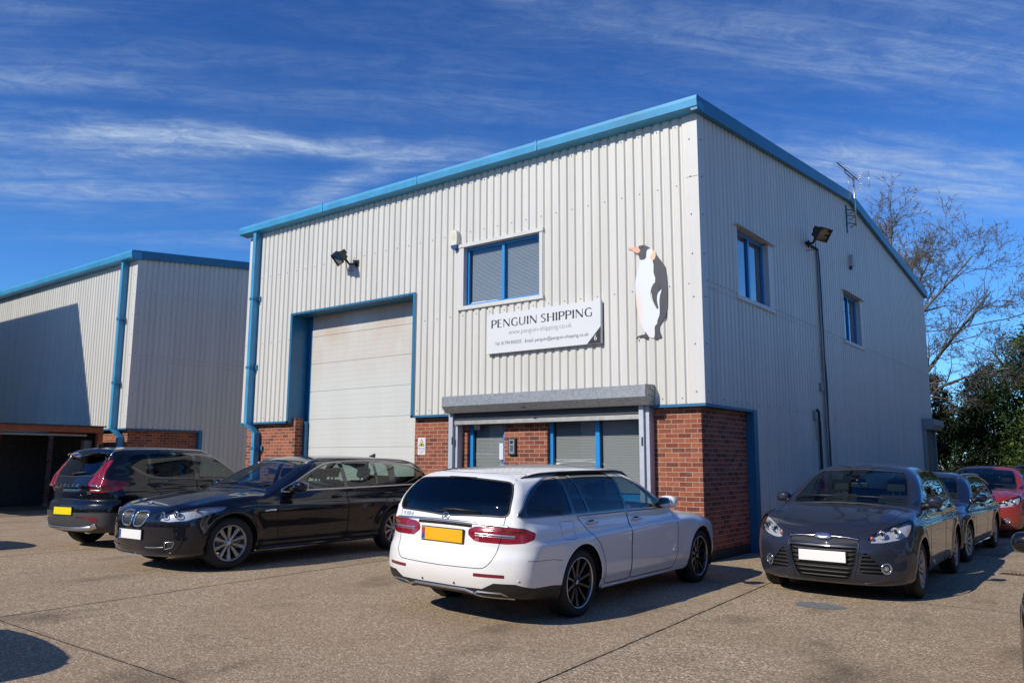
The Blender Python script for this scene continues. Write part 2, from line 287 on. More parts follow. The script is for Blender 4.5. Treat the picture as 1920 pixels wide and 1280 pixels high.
# ================================================================ cladding
PITCH = .170
PROF = [(0.0, 0.0), (.56, 0.0), (.68, 1.0), (.86, 1.0), (1.0, 0.0)]
def cladding(mb, u0, u1, P, zb, zt, openings=(), depth=.030, phase=0.0, breaks=(), out=0.0, screws=()):
    """ribbed sheet between u0 and u1; P(u, inward depth, z) -> 3-D point"""
    us = [u0, u1]; k0 = int(math.floor((u0 - phase) / PITCH)) - 1; k1 = int(math.ceil((u1 - phase) / PITCH)) + 1
    for k in range(k0, k1):
        for f, _ in PROF[:-1]:
            u = phase + (k + f) * PITCH
            if u0 < u < u1: us.append(u)
    us += [b for b in breaks if u0 < b < u1]
    for a, b, c, d in openings: us += [x for x in (a, b) if u0 < x < u1]
    us = sorted(set(round(x, 5) for x in us))
    def dep(u):
        t = ((u - phase) / PITCH) % 1.0
        for (a, x), (b, y) in zip(PROF[:-1], PROF[1:]):
            if a <= t <= b: return (x + (y - x) * (t - a) / (b - a)) * depth
        return 0
    for a, b in zip(us[:-1], us[1:]):
        if b - a < 1e-4: continue
        mid = (a + b) / 2; iv = [(zb(mid), None)]; segs = [(None, None)]
        cuts = sorted((c, d) for x0, x1, c, d in openings if x0 < mid < x1); lo = None; da, db = dep(a + 1e-6) - out, dep(b - 1e-6) - out; cur = 'b'; prev = None
        def quad(z0, z1):
            za0, zb0 = (zb(a), zb(b)) if z0 is None else (z0, z0); za1, zb1 = (zt(a), zt(b)) if z1 is None else (z1, z1)
            if za1 <= za0 and zb1 <= zb0: return
            mb.face([P(a, da, za0), P(b, db, zb0), P(b, db, zb1), P(a, da, za1)])
        z0 = None
        for c, d in cuts:
            if c > zb(mid): quad(z0, c)
            z0 = d
        quad(z0, None)
    for zz_, every, start in screws:
        k = 0; u = phase + PITCH * (math.floor((u0 - phase) / PITCH) + .28) + start * PITCH
        while u < u1:
            if u > u0 + .02 and zb(u) < zz_ < zt(u) and not any(a - .02 < u < b + .02 and c - .02 < zz_ < d + .02 for a, b, c, d in openings):
                q = [P(u + .009 * math.cos(t), -.009 - out, zz_ + .009 * math.sin(t)) for t in np.linspace(0, 2 * math.pi, 7)[:-1]]; mb.face(q, 1)
                for i in range(6): a_, b_ = q[i], q[(i + 1) % 6]; ps = [P(u + .009 * math.cos(t), 0 - out, zz_ + .009 * math.sin(t)) for t in (2 * math.pi * i / 6, 2 * math.pi * (i + 1) / 6)]; mb.face([a_, ps[0], ps[1], b_], 1)
            u += PITCH * every
FX = lambda u, d, z: (u, d, z)              # wall facing -y
def SX(x0): return lambda u, d, z: (x0 - d, u, z)   # wall facing +x

def window(parent, P, u0, u1, z0, z1, mull, depth=.10, frame=.055, blind=True, glass=None, fr=None, name='window'):
    """P(u, depth inward, z). Frame with a mullion, panes, and slatted blinds behind"""
    fr = fr or M_['bluef']; root = empty(name, (0, 0, 0), 0, parent); m = MB()
    def bx(a, b, d0, d1, c, d, mb=m, mi=0):
        p = [P(a, d0, c), P(b, d1, d)]; mb.box(p[0][0], p[1][0], p[0][1], p[1][1], p[0][2], p[1][2], mi)
    d0, d1 = depth, depth + .06
    bx(u0, u0 + frame, d0, d1, z0, z1); bx(u1 - frame, u1, d0, d1, z0, z1); bx(u0 + frame, u1 - frame, d0 + .002, d1 - .002, z1 - frame, z1); bx(u0 + frame, u1 - frame, d0 + .002, d1 - .002, z0, z0 + frame)
    for q in mull: bx(q - frame * .55, q + frame * .55, d0 - .008, d1 - .004, z0 + frame, z1 - frame)
    m.build('frame', fr, root)
    edges = [u0 + frame] + [x for q in mull for x in (q - frame * .55, q + frame * .55)] + [u1 - frame]
    for a, b in zip(edges[0::2], edges[1::2]):
        g = MB(); bx(a, b, d0 + .028, d0 + .034, z0 + frame, z1 - frame, g); g.build('pane', glass or M_['glass'], root)
        if blind:
            g = MB(); n = int((z1 - z0 - 2 * frame - .06) / .026)
            for k in range(n):
                z = z0 + frame + .02 + k * .026; pa, pb = P(a + .03, d0 + .075, z), P(b - .03, d0 + .094, z + .015)
                g.face([P(a + .02, d0 + .072, z), P(b - .02, d0 + .072, z), P(b - .02, d0 + .084, z + .024), P(a + .02, d0 + .084, z + .024)])
            g.build('blind', M_['blind'], root, autonorm=False)
    return root
def part_box(parent, name, mat, *boxes, b=0.0):
    m = MB()
    for x in boxes: m.box(*x, b=b)
    return m.build(name, mat, parent)

def each(parent, name, mat, *boxes):
    for x in boxes: part_box(parent, name, mat, x)
# ================================================================ the main building
def warehouse():
    B = empty('warehouse', (0, 0, 0)); tag(B, 'pale ribbed steel warehouse with blue trim, brick base and tall loading door', 'building')
    W0, CB, ET = -12.2, 2.37, 7.10; RY, RZ, BY, BZ = 8.9, 7.96, 17.8, 7.0
    def top(y): return ET + (RZ - ET) * y / RY if y < RY else RZ + (BZ - RZ) * (y - RY) / (BY - RY)
    door = (-10.30, -6.33, CB - 1, 4.85); win = (-4.96, -3.13, 4.45, 5.63)
    m = MB(); cladding(m, W0, -.16, FX, lambda u: CB, lambda u: ET, [door, win], phase=-.16 - PITCH * .56, screws=[(6.92, 2, 0), (5.92, 2, 0), (4.27, 2, 1), (2.46, 2, 0)]); m.build('front_cladding', [M_['clad'], M_['screw']], B)
    m = MB(); zb = lambda u: CB if u < 2.0 else gz(0) + .02
    cladding(m, .16, BY, SX(0), zb, lambda u: 4.245, [(16.15, 17.55, -1, 2.50)], phase=.16, breaks=(2.0, 2.0001), screws=[(2.46, 3, 0)])
    cladding(m, .16, BY, SX(0), lambda u: 4.235, top, [(1.52, 3.02, 4.32, 5.54), (8.0, 9.45, 4.33, 5.51)], phase=.16, breaks=(RY,), out=.008, screws=[(4.33, 1, 0)]); m.build('side_cladding', [M_['clad'], M_['screw']], B)
    m = MB(); m.box(-.19, .004, -.006, -.002, CB, ET); m.box(.0045, .0085, -.006, .19, CB, ET)
    for z in (2.55, 3.3, 4.05, 4.75, 5.4, 6.03, 6.66): m.box(-.14, -.122, -.014, -.006, z - .009, z + .009, 1); m.box(.0085, .016, .11, .128, z - .009, z + .009, 1)
    m.box(-.20, .006, -.008, -.0062, 6.02, 6.026, 1); m.build('corner_flashing', [M_['flash'], M_['screw']], B)
    # shell: far walls, roof
    m = MB(); m.face([(W0, .04, CB), (W0, BY, CB), (W0, BY, BZ), (W0, RY, RZ), (W0, .04, ET)]); m.face([(W0, .3, 0), (W0, BY, 0), (W0, BY, CB), (W0, .3, CB)]); m.face([(W0, BY, -.1), (0, BY, -.1), (0, BY, BZ), (W0, BY, BZ)]); m.build('rear_wall', M_['clad'], B)
    m = MB()
    for a, b in (((-.15, ET + .16), (RY, RZ + .17)), ((RY, RZ + .17), (BY + .1, BZ + .16))): m.face([(W0 - .1, a[0], a[1]), (.06, a[0], a[1]), (.06, b[0], b[1]), (W0 - .1, b[0], b[1])])
    m.build('roof', M_['steelroof'], B)
    m = MB(); m.face([(W0 + .05, .6, 4.0), (-.2, .6, 4.0), (-.2, BY - .2, 4.0), (W0 + .05, BY - .2, 4.0)]); m.face([(W0 + .1, 3.5, 0), (-.2, 3.5, 0), (-.2, 3.5, 7), (W0 + .1, 3.5, 7)]); m.face([(-3.4, .3, 4), (-3.4, 3.4, 4), (-3.4, 3.4, 7), (-3.4, .3, 7)][::-1]); m.face([(-1.8, 3.5, 4), (-1.8, 17, 4), (-1.8, 17, 7), (-1.8, 3.5, 7)][::-1]); m.build('inner_floors', M_['room'], B)
    # eaves gutter and verge trims
    sec = [(-.22, ET + .18), (-.235, ET + .12), (-.22, ET + .005), (-.205, ET - .002), (.03, ET - .03), (.03, ET + .19), (-.20, ET + .19)]
    m = MB(); m.prism(sec, W0 - .14, .115, plane='yz')
    for x in (-9.1, -6.1, -3.05): m.box(x - .02, x + .02, -.2405, -.2, ET + .0, ET + .186)
    m.build('gutter', M_['bluelight'], B)
    m = MB()
    for (y0, z0), (y1, z1) in (((-.20, ET - .02), (RY, RZ)), ((RY, RZ), (BY + .12, BZ - .02))):
        P = [(0.0, y0, z0 - .03), (0.0, y1, z1 - .03), (.11, y1, z1 - .03), (.11, y0, z0 - .03), (-.02, y0, z0 + .20), (-.02, y1, z1 + .20), (.118, y1, z1 + .20), (.118, y0, z0 + .20)]
        i = len(m.v); m.v += P
        for f in ((0, 1, 2, 3), (4, 7, 6, 5), (3, 2, 6, 7), (0, 4, 5, 1), (0, 3, 7, 4), (1, 5, 6, 2)): m.f.append(tuple(i + k for k in f)); m.m.append(0); m.sm.append(False)
    m.build('verge_trim', M_['blue'], B)
    # downpipe
    dp = empty('downpipe', (0, 0, 0), 0, B); m = MB(); m.box(-11.80, -11.69, -.17, -.005, 2.33, ET); m.box(-11.62, -11.51, -.05, .10, gz(-11.5), 2.12)
    q = [(-11.80, -.17, 2.33), (-11.69, -.17, 2.33), (-11.69, -.005, 2.33), (-11.80, -.005, 2.33)]; r_ = [(-11.62, -.05, 2.12), (-11.51, -.05, 2.12), (-11.51, .10, 2.12), (-11.62, .10, 2.12)]
    for k in range(4): m.face([q[k], q[(k + 1) % 4], r_[(k + 1) % 4], r_[k]])
    m.build('pipe', M_['bluelight'], dp); m = MB()
    for z in (5.4, 3.7): m.box(-11.83, -11.66, -.176, .0, z - .03, z + .03); m.box(-11.66, -11.58, -.03, -.01, z - .06, z + .06)
    m.box(-11.64, -11.46, -.056, .118, 1.72, 1.78); m.box(-11.50, -11.38, .09, .118, 1.70, 1.80); m.build('bracket', M_['blue'], dp)
    # brickwork
    bz = -.12; m = MB(); by = .13
    each(B, 'brick_wall', M_['brick'], (-12.08, -10.20, by, by + .22, bz, 2.44), (-6.33, -4.93, by, by + .22, bz, 2.44), (-4.03, -3.06, by, by + .22, bz, 2.44), (-1.14, -.13, by, by + .22, bz, 2.44), (-3.06, -1.14, by, by + .22, bz, .86), (-.35, -.13, by + .22, 1.95, bz, 2.44), (-12.08, -11.86, by + .22, 1.2, bz, 2.44))
    each(B, 'damp_course', M_['plinth'], (-.36, -.122, by - .008, 1.94, bz, gz(0) + .16), (-6.32, -4.94, by - .008, by, bz, gz(-6) + .16))
    # blue trims under and round the cladding
    each(B, 'drip_trim', M_['blue'], (W0 - .03, -10.30, -.012, .13, CB - .045, CB - .003), (-6.33, .012, -.012, .13, CB - .045, CB - .003), (-.13, .012, .13, 1.95, CB - .045, CB - .003))
    m = MB(); m.box(-.13, .012, 1.95, 1.99, gz(0), CB - .003); m.box(.0105, .0155, 1.95, 2.12, gz(0), CB - .003); m.build('blue_corner_post', M_['blue'], B)
    # loading door
    D = empty('loading_door', (0, 0, 0), 0, B); m = MB()
    m.box(-10.37, -10.30, -.012, -.001, CB - .045, 4.90); m.box(-6.33, -6.26, -.012, -.001, CB - .045, 4.90); m.box(-10.30, -6.33, -.012, -.001, 4.86, 4.90)
    m.box(-10.31, -10.295, -.001, .47, CB - .04, 4.86); m.box(-6.335, -6.32, -.001, .47, CB - .04, 4.86); m.box(-10.30, -6.33, -.0005, .50, 4.852, 4.865); m.box(-10.198, -10.13, .36, .50, bz, CB); m.box(-10.295, -10.10, .47, .50, bz, 4.85); m.build('door_surround', M_['blue'], D)
    m = MB(); n = 8; hgt = .652
    for k in range(n):
        z0 = -.19 + k * hgt; z1 = z0 + hgt - .012; m.box(-10.12, -6.2, .462, .50, z0, min(z1, 4.95)); m.box(-10.11, -6.2, .472, .50, z1, z1 + .012)
        for j in range(1, 6): zz_ = z0 + hgt * j / 6; m.box(-10.12, -6.2, .4605, .4625, zz_ - .035, zz_ + .025)
    m.build('door_section', M_['door'], D); part_box(D, 'lock_box', M_['galv'], (-10.27, -10.19, .44, .468, 1.2, 1.5))
    # first floor windows with flashings
    w1 = window(B, FX, -4.96, -3.13, 4.45, 5.63, [-4.05]); m = MB()
    m.box(-5.08, -4.96, -.014, -.001, 4.45, 5.69); m.box(-3.13, -3.06, -.014, -.001, 4.45, 5.69); m.box(-5.10, -3.04, -.030, -.001, 5.632, 5.70); m.box(-5.10, -3.04, -.035, .10, 4.375, 4.449); m.box(-4.975, -4.962, -.001, .16, 4.45, 5.63); m.box(-3.128, -3.115, -.001, .16, 4.45, 5.63); m.box(-4.96, -3.13, -.001, .16, 5.631, 5.640); m.build('window_flashing', M_['flash'], w1)
    m = MB(); m.box(-4.86, -4.5, .115, .155, 4.505, 4.53, b=.008); m.box(-4.6, -4.2, .12, .155, 4.505, 4.522, b=.006); m.build('papers_on_sill', M_['white'], w1)
    for u0, u1, z0, z1, q in ((1.52, 3.02, 4.32, 5.54, 2.27), (8.0, 9.45, 4.33, 5.51, 8.72)):
        w = window(B, SX(0), u0, u1, z0, z1, [q], blind=False, glass=M_['glassm'], frame=.06, depth=.09, fr=M_['bluef']); m = MB()
        m.box(.001, .014, u0 - .10, u0, z0, z1 + .05); m.box(.001, .014, u1, u1 + .22, z0, z1 + .05); m.box(.001, .085, u0 - .13, u1 + .25, z1 + .004, z1 + .014); m.box(-.10, .030, u0 - .1, u1 + .24, z0 - .075, z0 - .001); m.box(-.15, .0, u0 - .012, u0 - .001, z0, z1); m.box(-.15, .0, u1 + .001, u1 + .012, z0, z1); m.box(-.15, .0, u0, u1, z1 + .0145, z1 + .02)
        m.build('window_flashing', M_['flash'], w); m = MB(); m.box(-.165, -.155, u1 - .48, u1 - .06, z0 + .06, z1 - .06); m.build('roller_blind', simple('grey green blind', (.10, .12, .12), .8), w)
    # shop front: door and window behind the half-raised security shutter
    dr = window(B, FX, -4.93, -4.03, gz(-4.5), 2.33, [], depth=.20, frame=.085, name='entrance_door'); part_box(dr, 'push_plate', M_['alu'], (-4.13, -4.05, .185, .20, .95, 1.25)); part_box(dr, 'notice', M_['white'], (-4.84, -4.70, .222, .2262, 2.06, 2.2), (-4.22, -4.13, .222, .2262, 1.50, 1.8))
    window(B, FX, -3.06, -1.14, .86, 2.33, [-2.06], depth=.20, frame=.075, name='office_window'); m = MB()
    m.box(-3.06, -1.14, .12, .215, .80, .858); m.box(-3.05, -1.15, .21, .25, .62, .80); m.build('window_sill', M_['bluef'], B); m = MB()
    m.face([(-4.93, .9, 0), (-1.1, .9, 0), (-1.1, .9, 2.6), (-4.93, .9, 2.6)]); m.build('office_back', M_['dark'], B)  # dark sheet added behind the panes to stand in for room shade
    rs = empty('security_shutter', (0, 0, 0), 0, B)
    sec = [(-.002, 2.69), (-.30, 2.68), (-.315, 2.66), (-.32, 2.49), (-.20, 2.365), (-.002, 2.365)]
    m = MB(); m.prism(sec, -5.20, -.87, plane='yz'); m.build('shutter_box', M_['galv'], rs); m = MB(); m.prism([(a * 1.03, 2.52 + (b - 2.52) * 1.04) for a, b in sec], -.87, -.855, plane='yz')
    for a, b in ((-.08, 2.6), (-.16, 2.62), (-.12, 2.5), (-.2, 2.52), (-.09, 2.42)): m.box(-.855, -.850, a - .01, a + .01, b - .01, b + .01, 1)
    m.build('end_plate', [M_['galv'], M_['screw']], rs)
    each(rs, 'guide_rail', M_['rail'], (-5.21, -5.11, -.10, .004, gz(-5.2), 2.364), (-1.10, -1.02, -.10, .004, gz(-1), 2.364), (-1.02, -.945, -.045, .12, gz(-1), 2.364), (-5.11, -5.04, -.03, .12, gz(-5), 2.364))
    m = MB()
    for k in range(4):
        z0 = 2.225 + k * .045; m.box(-5.08, -1.08, -.062, -.040, z0, z0 + .041, b=.004)
    m.build('shutter_curtain', simple('dark shutter lath', (.06, .065, .07), .45, .5), rs); m = MB(); m.box(-5.085, -1.075, -.075, -.03, 2.150, 2.222, b=.004); m.build('bottom_rail', simple('worn aluminium rail', (.40, .40, .385), .5, .5, var=.2), rs)
    m = MB(); m.box(-3.28, -3.22, -.335, -.31, 2.39, 2.42, b=.004); m.box(-5.125, -5.095, -.105, -.10, 1.78, 1.92); m.box(-1.06, -1.03, -.104, -.10, 1.72, 1.86); m.build('shutter_label', [M_['blackp']], rs)
    # back shutter door on the side wall
    bs = empty('rear_shutter_door', (0, 0, 0), 0, B); m = MB(); m.prism([(.0, 2.84), (.33, 2.82), (.35, 2.66), (.22, 2.50), (.0, 2.50)], 16.05, 17.75, plane='xz') if False else None
    i = [(.002, 2.84), (.33, 2.82), (.35, 2.64), (.24, 2.50), (.002, 2.50)]
    m = MB(); m.prism(i, 16.05, 17.72, plane='xz'); m.build('shutter_box', M_['galv'], bs); each(bs, 'guide_rail', M_['galv'], (.0, .10, 16.08, 16.18, -.05, 2.5), (.0, .10, 17.58, 17.68, -.05, 2.5)); m = MB()
    for k in range(33): m.box(-.02, .03, 16.18, 17.58, -.02 + k * .076, .052 + k * .076, b=.006)
    m.build('shutter_curtain', simple('grey lath', (.10, .11, .12), .5), bs)
    return B

# ================================================================ things fixed to the walls
def flood(name, loc, label, P, tilt, yaw, arm):
    root = empty(name, loc); root.scale = (1.2,) * 3; tag(root, label, 'floodlight'); Mx = Matrix.Rotation(yaw, 4, 'Z') @ Matrix.Rotation(tilt, 4, 'X')
    m = MB(); q0 = [(-.15, -.09, -.10), (.15, -.09, -.10), (.15, -.09, .12), (-.15, -.09, .12)]; q1 = [(-.11, .06, -.07), (.11, .06, -.07), (.11, .06, .07), (-.11, .06, .07)]
    q0 = [tuple(Mx @ Vector(p)) for p in q0]; q1 = [tuple(Mx @ Vector(p)) for p in q1]; m.face(q1)
    for k in range(4): m.face([q0[k], q0[(k + 1) % 4], q1[(k + 1) % 4], q1[k]])
    for a, b, c, d in ((-.16, .16, -.115, -.095), (-.16, .16, .105, .13), (-.165, -.14, -.11, .125), (.14, .165, -.11, .125)): m.box(a, b, -.105, -.075, c, d, M=Mx)
    m.box(-.075, .075, .04, .11, .0, .09, M=Mx, b=.01); m.build('housing', M_['black'], root)
    m = MB(); m.box(-.14, .14, -.092, -.086, -.095, .105, M=Mx); m.build('lamp_glass', glassmat('lamp glass', (.5, .55, .6), mixf=.08), root); m = MB(); m.box(-.12, .12, -.06, -.03, -.07, .08, M=Mx); m.build('reflector', CM['lampwhite'], root)
    m = MB(); m.tube([tuple(Mx @ Vector((0, .04, -.06))), (arm[0] * .5, arm[1] * .5, arm[2] - .03), arm], .022, 8); m.box(arm[0] - .05, arm[0] + .05, arm[1] - .03, arm[1] + .03, arm[2] - .06, arm[2] + .06, b=.01); m.tube([arm, (arm[0] - .1, arm[1] - .0, arm[2] - .12), (arm[0] * .4, arm[1] * .5 - .02, arm[2] - .16), tuple(Mx @ Vector((0, .05, -.03)))], .007, 6); m.build('bracket', M_['black'], root)
    return root

def stroke(mb, path, thick=.18, thin=.07, over=None, dep=0.0, sc=1.0, ox=0.0, oz=0.0, y=0.0, smooth=True):
    P = crom(path, 8) if smooth and len(path) > 2 else [np.array(p, float) for p in path]; n = len(P); L_, R_ = [], []
    for i in range(n):
        t = P[min(i + 1, n - 1)] - P[max(i - 1, 0)]; t = t / max(np.linalg.norm(t), 1e-9); w = over if over is not None else thin + (thick - thin) * abs(t[1])**1.6
        if n == 2 or not smooth: fl = 1.0 + .18 * abs(2 * i / (n - 1) - 1)
        else: fl = 1
        nn = np.array((-t[1], t[0])) * w * fl / 2; L_.append(P[i] + nn); R_.append(P[i] - nn)
    if n == 2:  # flared stem
        m_ = (P[0] + P[1]) / 2; t = P[1] - P[0]; t /= np.linalg.norm(t); w = (over if over is not None else thin + (thick - thin) * abs(t[1])**1.6) * .94; nn = np.array((-t[1], t[0])) * w / 2; L_.insert(1, m_ + nn); R_.insert(1, m_ - nn)
    for a, b, c, d in zip(L_[:-1], L_[1:], R_[1:], R_[:-1]): mb.face([(ox + p[0] * sc, y, oz + p[1] * sc) for p in (a, b, c, d)])
G_ = {
 'P': (.62, [([(.10, 0), (.10, 1)], None), ([(.10, .97), (.34, .97), (.55, .86), (.57, .70), (.50, .52), (.32, .45), (.12, .46)], None)]),
 'E': (.58, [([(.10, 0), (.10, 1)], None), ([(.10, .97), (.50, .97)], .065), ([(.10, .52), (.45, .52)], .06), ([(.10, .03), (.53, .03)], .065)]),
 'N': (.84, [([(.09, 0), (.09, 1)], .085), ([(.09, .96), (.72, .04)], .19), ([(.73, 0), (.73, 1)], .085)]),
 'G': (.80, [([(.68, .84), (.52, .965), (.36, .965), (.16, .80), (.09, .50), (.16, .18), (.38, .025), (.58, .04), (.68, .12)], None), ([(.68, .06), (.68, .46)], .14)]),
 'U': (.78, [([(.10, 1), (.10, .38), (.14, .16), (.34, .02), (.56, .10), (.65, .34), (.66, .5), (.66, 1)], 'u')]),
 'I': (.24, [([(.12, 0), (.12, 1)], None)]),
 'S': (.58, [([(.47, .86), (.34, .965), (.20, .94), (.09, .80), (.14, .62), (.34, .47), (.46, .32), (.44, .13), (.28, .025), (.16, .05), (.06, .14)], 's')]),
 'H': (.80, [([(.10, 0), (.10, 1)], None), ([(.68, 0), (.68, 1)], None), ([(.10, .52), (.68, .52)], .06)])}
def lettering(s, x0, x1, z0, h, y, parent, mat):
    adv = [.30 if c == ' ' else G_[c][0] + .085 for c in s]; tot = sum(adv) - .085; k = (x1 - x0) / (tot * h); x = x0; m = MB(); q = 0
    for c, a in zip(s, adv):
        if c != ' ':
            for path, ov in G_[c][1]:
                q += 1; yy = y - .0003 * (q % 4)
                pp = [(px_ * k, pz) for px_, pz in path]
                if ov == 's': stroke(m, pp, .19, .08, None, sc=h, ox=x, oz=z0, y=yy); 
                elif ov == 'u': stroke(m, pp, .18, .08, None, sc=h, ox=x, oz=z0, y=yy)
                else: stroke(m, pp, .215, .085, ov, sc=h, ox=x, oz=z0, y=yy)
        x += a * h * k
    # the S spine is heavier in its middle
    return m.build('lettering', mat, parent, autonorm=False)

def flat(name, poly, y, mat, parent, th=.003):
    m = MB(); m.prism(poly, y, y + th); o = m.build(name, mat, parent); return o
def wall_things():
    f = flood('floodlight', (-8.28, -.30, 5.90), 'black floodlight above the loading door with a rust streak below', FX, R(38), R(-24), (.16, .26, -.10))
    flood('floodlight', (.36, 5.16, 6.20), 'black floodlight on the shaded side wall above a cable run', None, R(35), R(72), (-.31, .30, -.08))
    # rust streak under the front lamp lies in the sheet itself
    m = MB(); pts = [(-8.17, 5.70), (-8.11, 5.70), (-8.105, 5.3), (-8.12, 4.92), (-8.15, 4.92), (-8.165, 5.3)]
    mt = NT('rust stain'); g = mt.geo(); s = mt.n('ShaderNodeSeparateXYZ'); mt.link(g, s.inputs[0]); mr = mt.n('ShaderNodeMapRange'); mr.inputs[1].default_value = 4.92; mr.inputs[2].default_value = 5.68; mt.link(s.outputs[2], mr.inputs[0]); mt.col((.52, .40, .22)); mt.p.inputs['Roughness'].default_value = .8
    mt.link(mt.math('MULTIPLY', mt.math('MULTIPLY', mr.outputs[0], mt.noise(mt.mapping(g, (25, 1, 3)), 1, 3)), .95, clamp=True), mt.p.inputs['Alpha'])
    m.face([(a, -.0015, b) for a, b in pts]); m.face([(a - .11, -.0015, 5.66 + (b - 5.7) * .4) for a, b in pts]); o = m.build('rust_stain', mt.mat, f, autonorm=False); o.location = (8.28, .30, -5.90)
    # cables down the side wall
    cb = empty('wall_cables', (0, 0, 0)); tag(cb, 'bundle of black cables running down the shaded side wall from the floodlight', 'cable'); m = MB(); rr = random.Random(3)
    pts = [(.03, 5.30, 6.08), (.035, 6.05, 6.10), (.04, 6.10, 5.8)] + [(.04 + rr.uniform(-.006, .01), 6.10 + .04 * k / 10 + rr.uniform(-.02, .02), 5.6 - k * .47) for k in range(12)]; m.tube(pts, .030, 6); m.build('cable', M_['blackp'], cb)
    m = MB(); m.tube([(.05, 5.98, 6.05), (.05, 6.0, 4.0), (.05, 6.03, 2.0), (.05, 6.03, 0)], .022, 6); m.build('conduit', M_['galv'], cb); m = MB(); m.tube([(.03, 5.35, 2.45), (.05, 5.42, 2.55), (.05, 5.52, 2.5), (.045, 5.55, 2.0), (.04, 5.55, 1.2), (.04, 5.56, 0)], .026, 6); m.tube([(.04, 5.62, 2.3), (.04, 5.63, 0)], .014, 6); m.build('cable', M_['blackp'], cb)
    for n, y, z in (('junction_box', 5.32, 2.42), ('junction_box', 5.85, 3.05)):
        m = MB(); m.box(0, .06, -.06, .06, -.09, .09, b=.01); m.tube([(.03, 0, -.09), (.03, .02, -.5)], .008, 5) if y < 5.5 else None; o = m.build(n, M_['galv'], None); o.location = (.002, y, z); tag(o, 'small grey junction box ' + ('left of the cables, the lower of two' if y < 5.5 else 'beside the cables, the higher of two') + ' on the side wall', 'junction box')
    # alarm boxes
    a = empty('alarm_box', (-5.17, -.002, 5.70)); tag(a, 'white alarm box with a blue base beside the first floor window', 'alarm'); m = MB(); sh_ = [(-.075, 0), (-.085, .08), (-.08, .26), (-.05, .30), (.05, .30), (.08, .26), (.085, .08), (.075, 0)]; m.prism(sh_, -.085, 0); m.build('case', simple('aged white plastic', (.66, .64, .55), .5), a)
    m = MB(); m.prism([(-.075, -.002), (-.06, -.06), (-.015, -.10), (.015, -.10), (.06, -.06), (.075, -.002)], -.08, 0); m.build('strobe_lens', simple('dark blue lens', (.02, .07, .22), .2, coat=1), a)
    m = MB(); ring = [(.045 * math.cos(t), -.087, .15 + .055 * math.sin(t)) for t in np.linspace(0, 2 * math.pi, 21)]; m.tube(ring, .003, 4, cap=False); m.tube([(-.025, -.087, .16), (-.005, -.087, .135), (.028, -.087, .175)], .003, 4); m.build('emblem', simple('faded green print', (.45, .50, .36), .6), a); text('case_print', 'ALARM', .028, simple('grey print', (.4, .4, .36), .6), a, (0, -.086, .235), (0, -1, 0), ext=.0005)
    a = empty('alarm_box', (.002, 8.75, 6.18)); tag(a, 'narrow pale alarm box on the side wall above the further window', 'alarm'); m = MB(); m.prism([(-.09, .06), (-.07, .30), (0, .36), (.07, .30), (.09, .06)], 0, .10, plane='yz'); m.build('case', simple('aged cream plastic', (.42, .42, .36), .5), a); m = MB(); m.prism([(-.085, .058), (-.05, -.01), (.05, -.01), (.085, .058)], 0, .09, plane='yz'); m.build('strobe_lens', simple('dark lens', (.02, .03, .06), .2, coat=1), a)
    # warning notice and door entry unit
    s = empty('warning_sign', (-6.13, .128, 1.76)); tag(s, 'small white warning notice with a triangle on the brick beside the loading door', 'sign'); m = MB(); m.box(-.105, .105, -.006, 0, -.17, .17); m.build('board', M_['white'], s)
    m = MB(); tri = [(-.08, -.0), (.08, -.0), (0, .145)]; m.prism(tri, -.0075, -.006); m.build('triangle_border', M_['ink'], s); m = MB(); m.prism([(-.062, .011), (.062, .011), (0, .122)], -.009, -.0076); m.build('triangle', simple('sign yellow', (.72, .66, .12), .5), s)
    m = MB(); m.prism([(-.035, .018), (.035, .018), (.03, .04), (.012, .05), (.006, .066), (-.008, .05), (-.03, .042)], -.0105, -.0091); m.build('symbol', M_['ink'], s); text('sign_text', 'Warning', .050, M_['inkgrey'], s, (0, -.0066, -.045), (0, -1, 0), ext=.0005); text('sign_text', 'CCTV cameras', .026, M_['blue'], s, (0, -.0066, -.092), (0, -1, 0), ext=.0005); text('sign_text', 'operating', .026, M_['blue'], s, (0, -.0066, -.125), (0, -1, 0), ext=.0005)
    k = empty('door_entry_unit', (-3.82, .128, 1.73)); tag(k, 'black and silver door entry keypad on the brick between door and window', 'keypad'); m = MB(); m.box(-.085, .085, -.05, 0, -.155, .155, b=.012); m.build('hood', M_['blackp'], k); m = MB(); m.box(-.062, .062, -.056, -.050, -.13, .13, b=.003); m.build('face_plate', M_['alu'], k); m = MB(); m.box(-.035, .035, -.058, -.056, .055, .11); [m.box(-.03 + .024 * i, -.014 + .024 * i, -.060, -.056, -.08 + .028 * j, -.062 + .028 * j) for i in range(3) for j in range(4)]; m.build('keys', M_['blackp'], k)
    # company sign
    s = empty('company_sign', (0, 0, 0)); tag(s, 'white board reading PENGUIN SHIPPING with a black corner numbered 6', 'sign'); m = MB(); m.prism([(-4.30, 3.45), (-1.98, 3.45), (-1.815, 3.45), (-1.805, 3.46), (-1.80, 4.19), (-4.295, 4.19)], -.085, -.012); m.build('board', M_['white'], s)
    flat('black_corner', [(-2.075, 3.450), (-1.803, 3.450), (-1.801, 3.735)], -.0875, M_['ink'], s, .002); lettering('PENGUIN SHIPPING', -4.185, -1.958, 3.926, .150, -.0858, s, M_['ink'])
    def fit(t, x0, x1, z, size, mat, nm='sign_text', off=0):
        o = text(nm, t, size, mat, s, ((x0 + x1) / 2, -.0853, z), (0, -1, 0), ext=.0005, off=off); co = [v.co.x for v in o.data.vertices]; o.scale = ((x1 - x0) / (max(co) - min(co)), 1, 1); return o
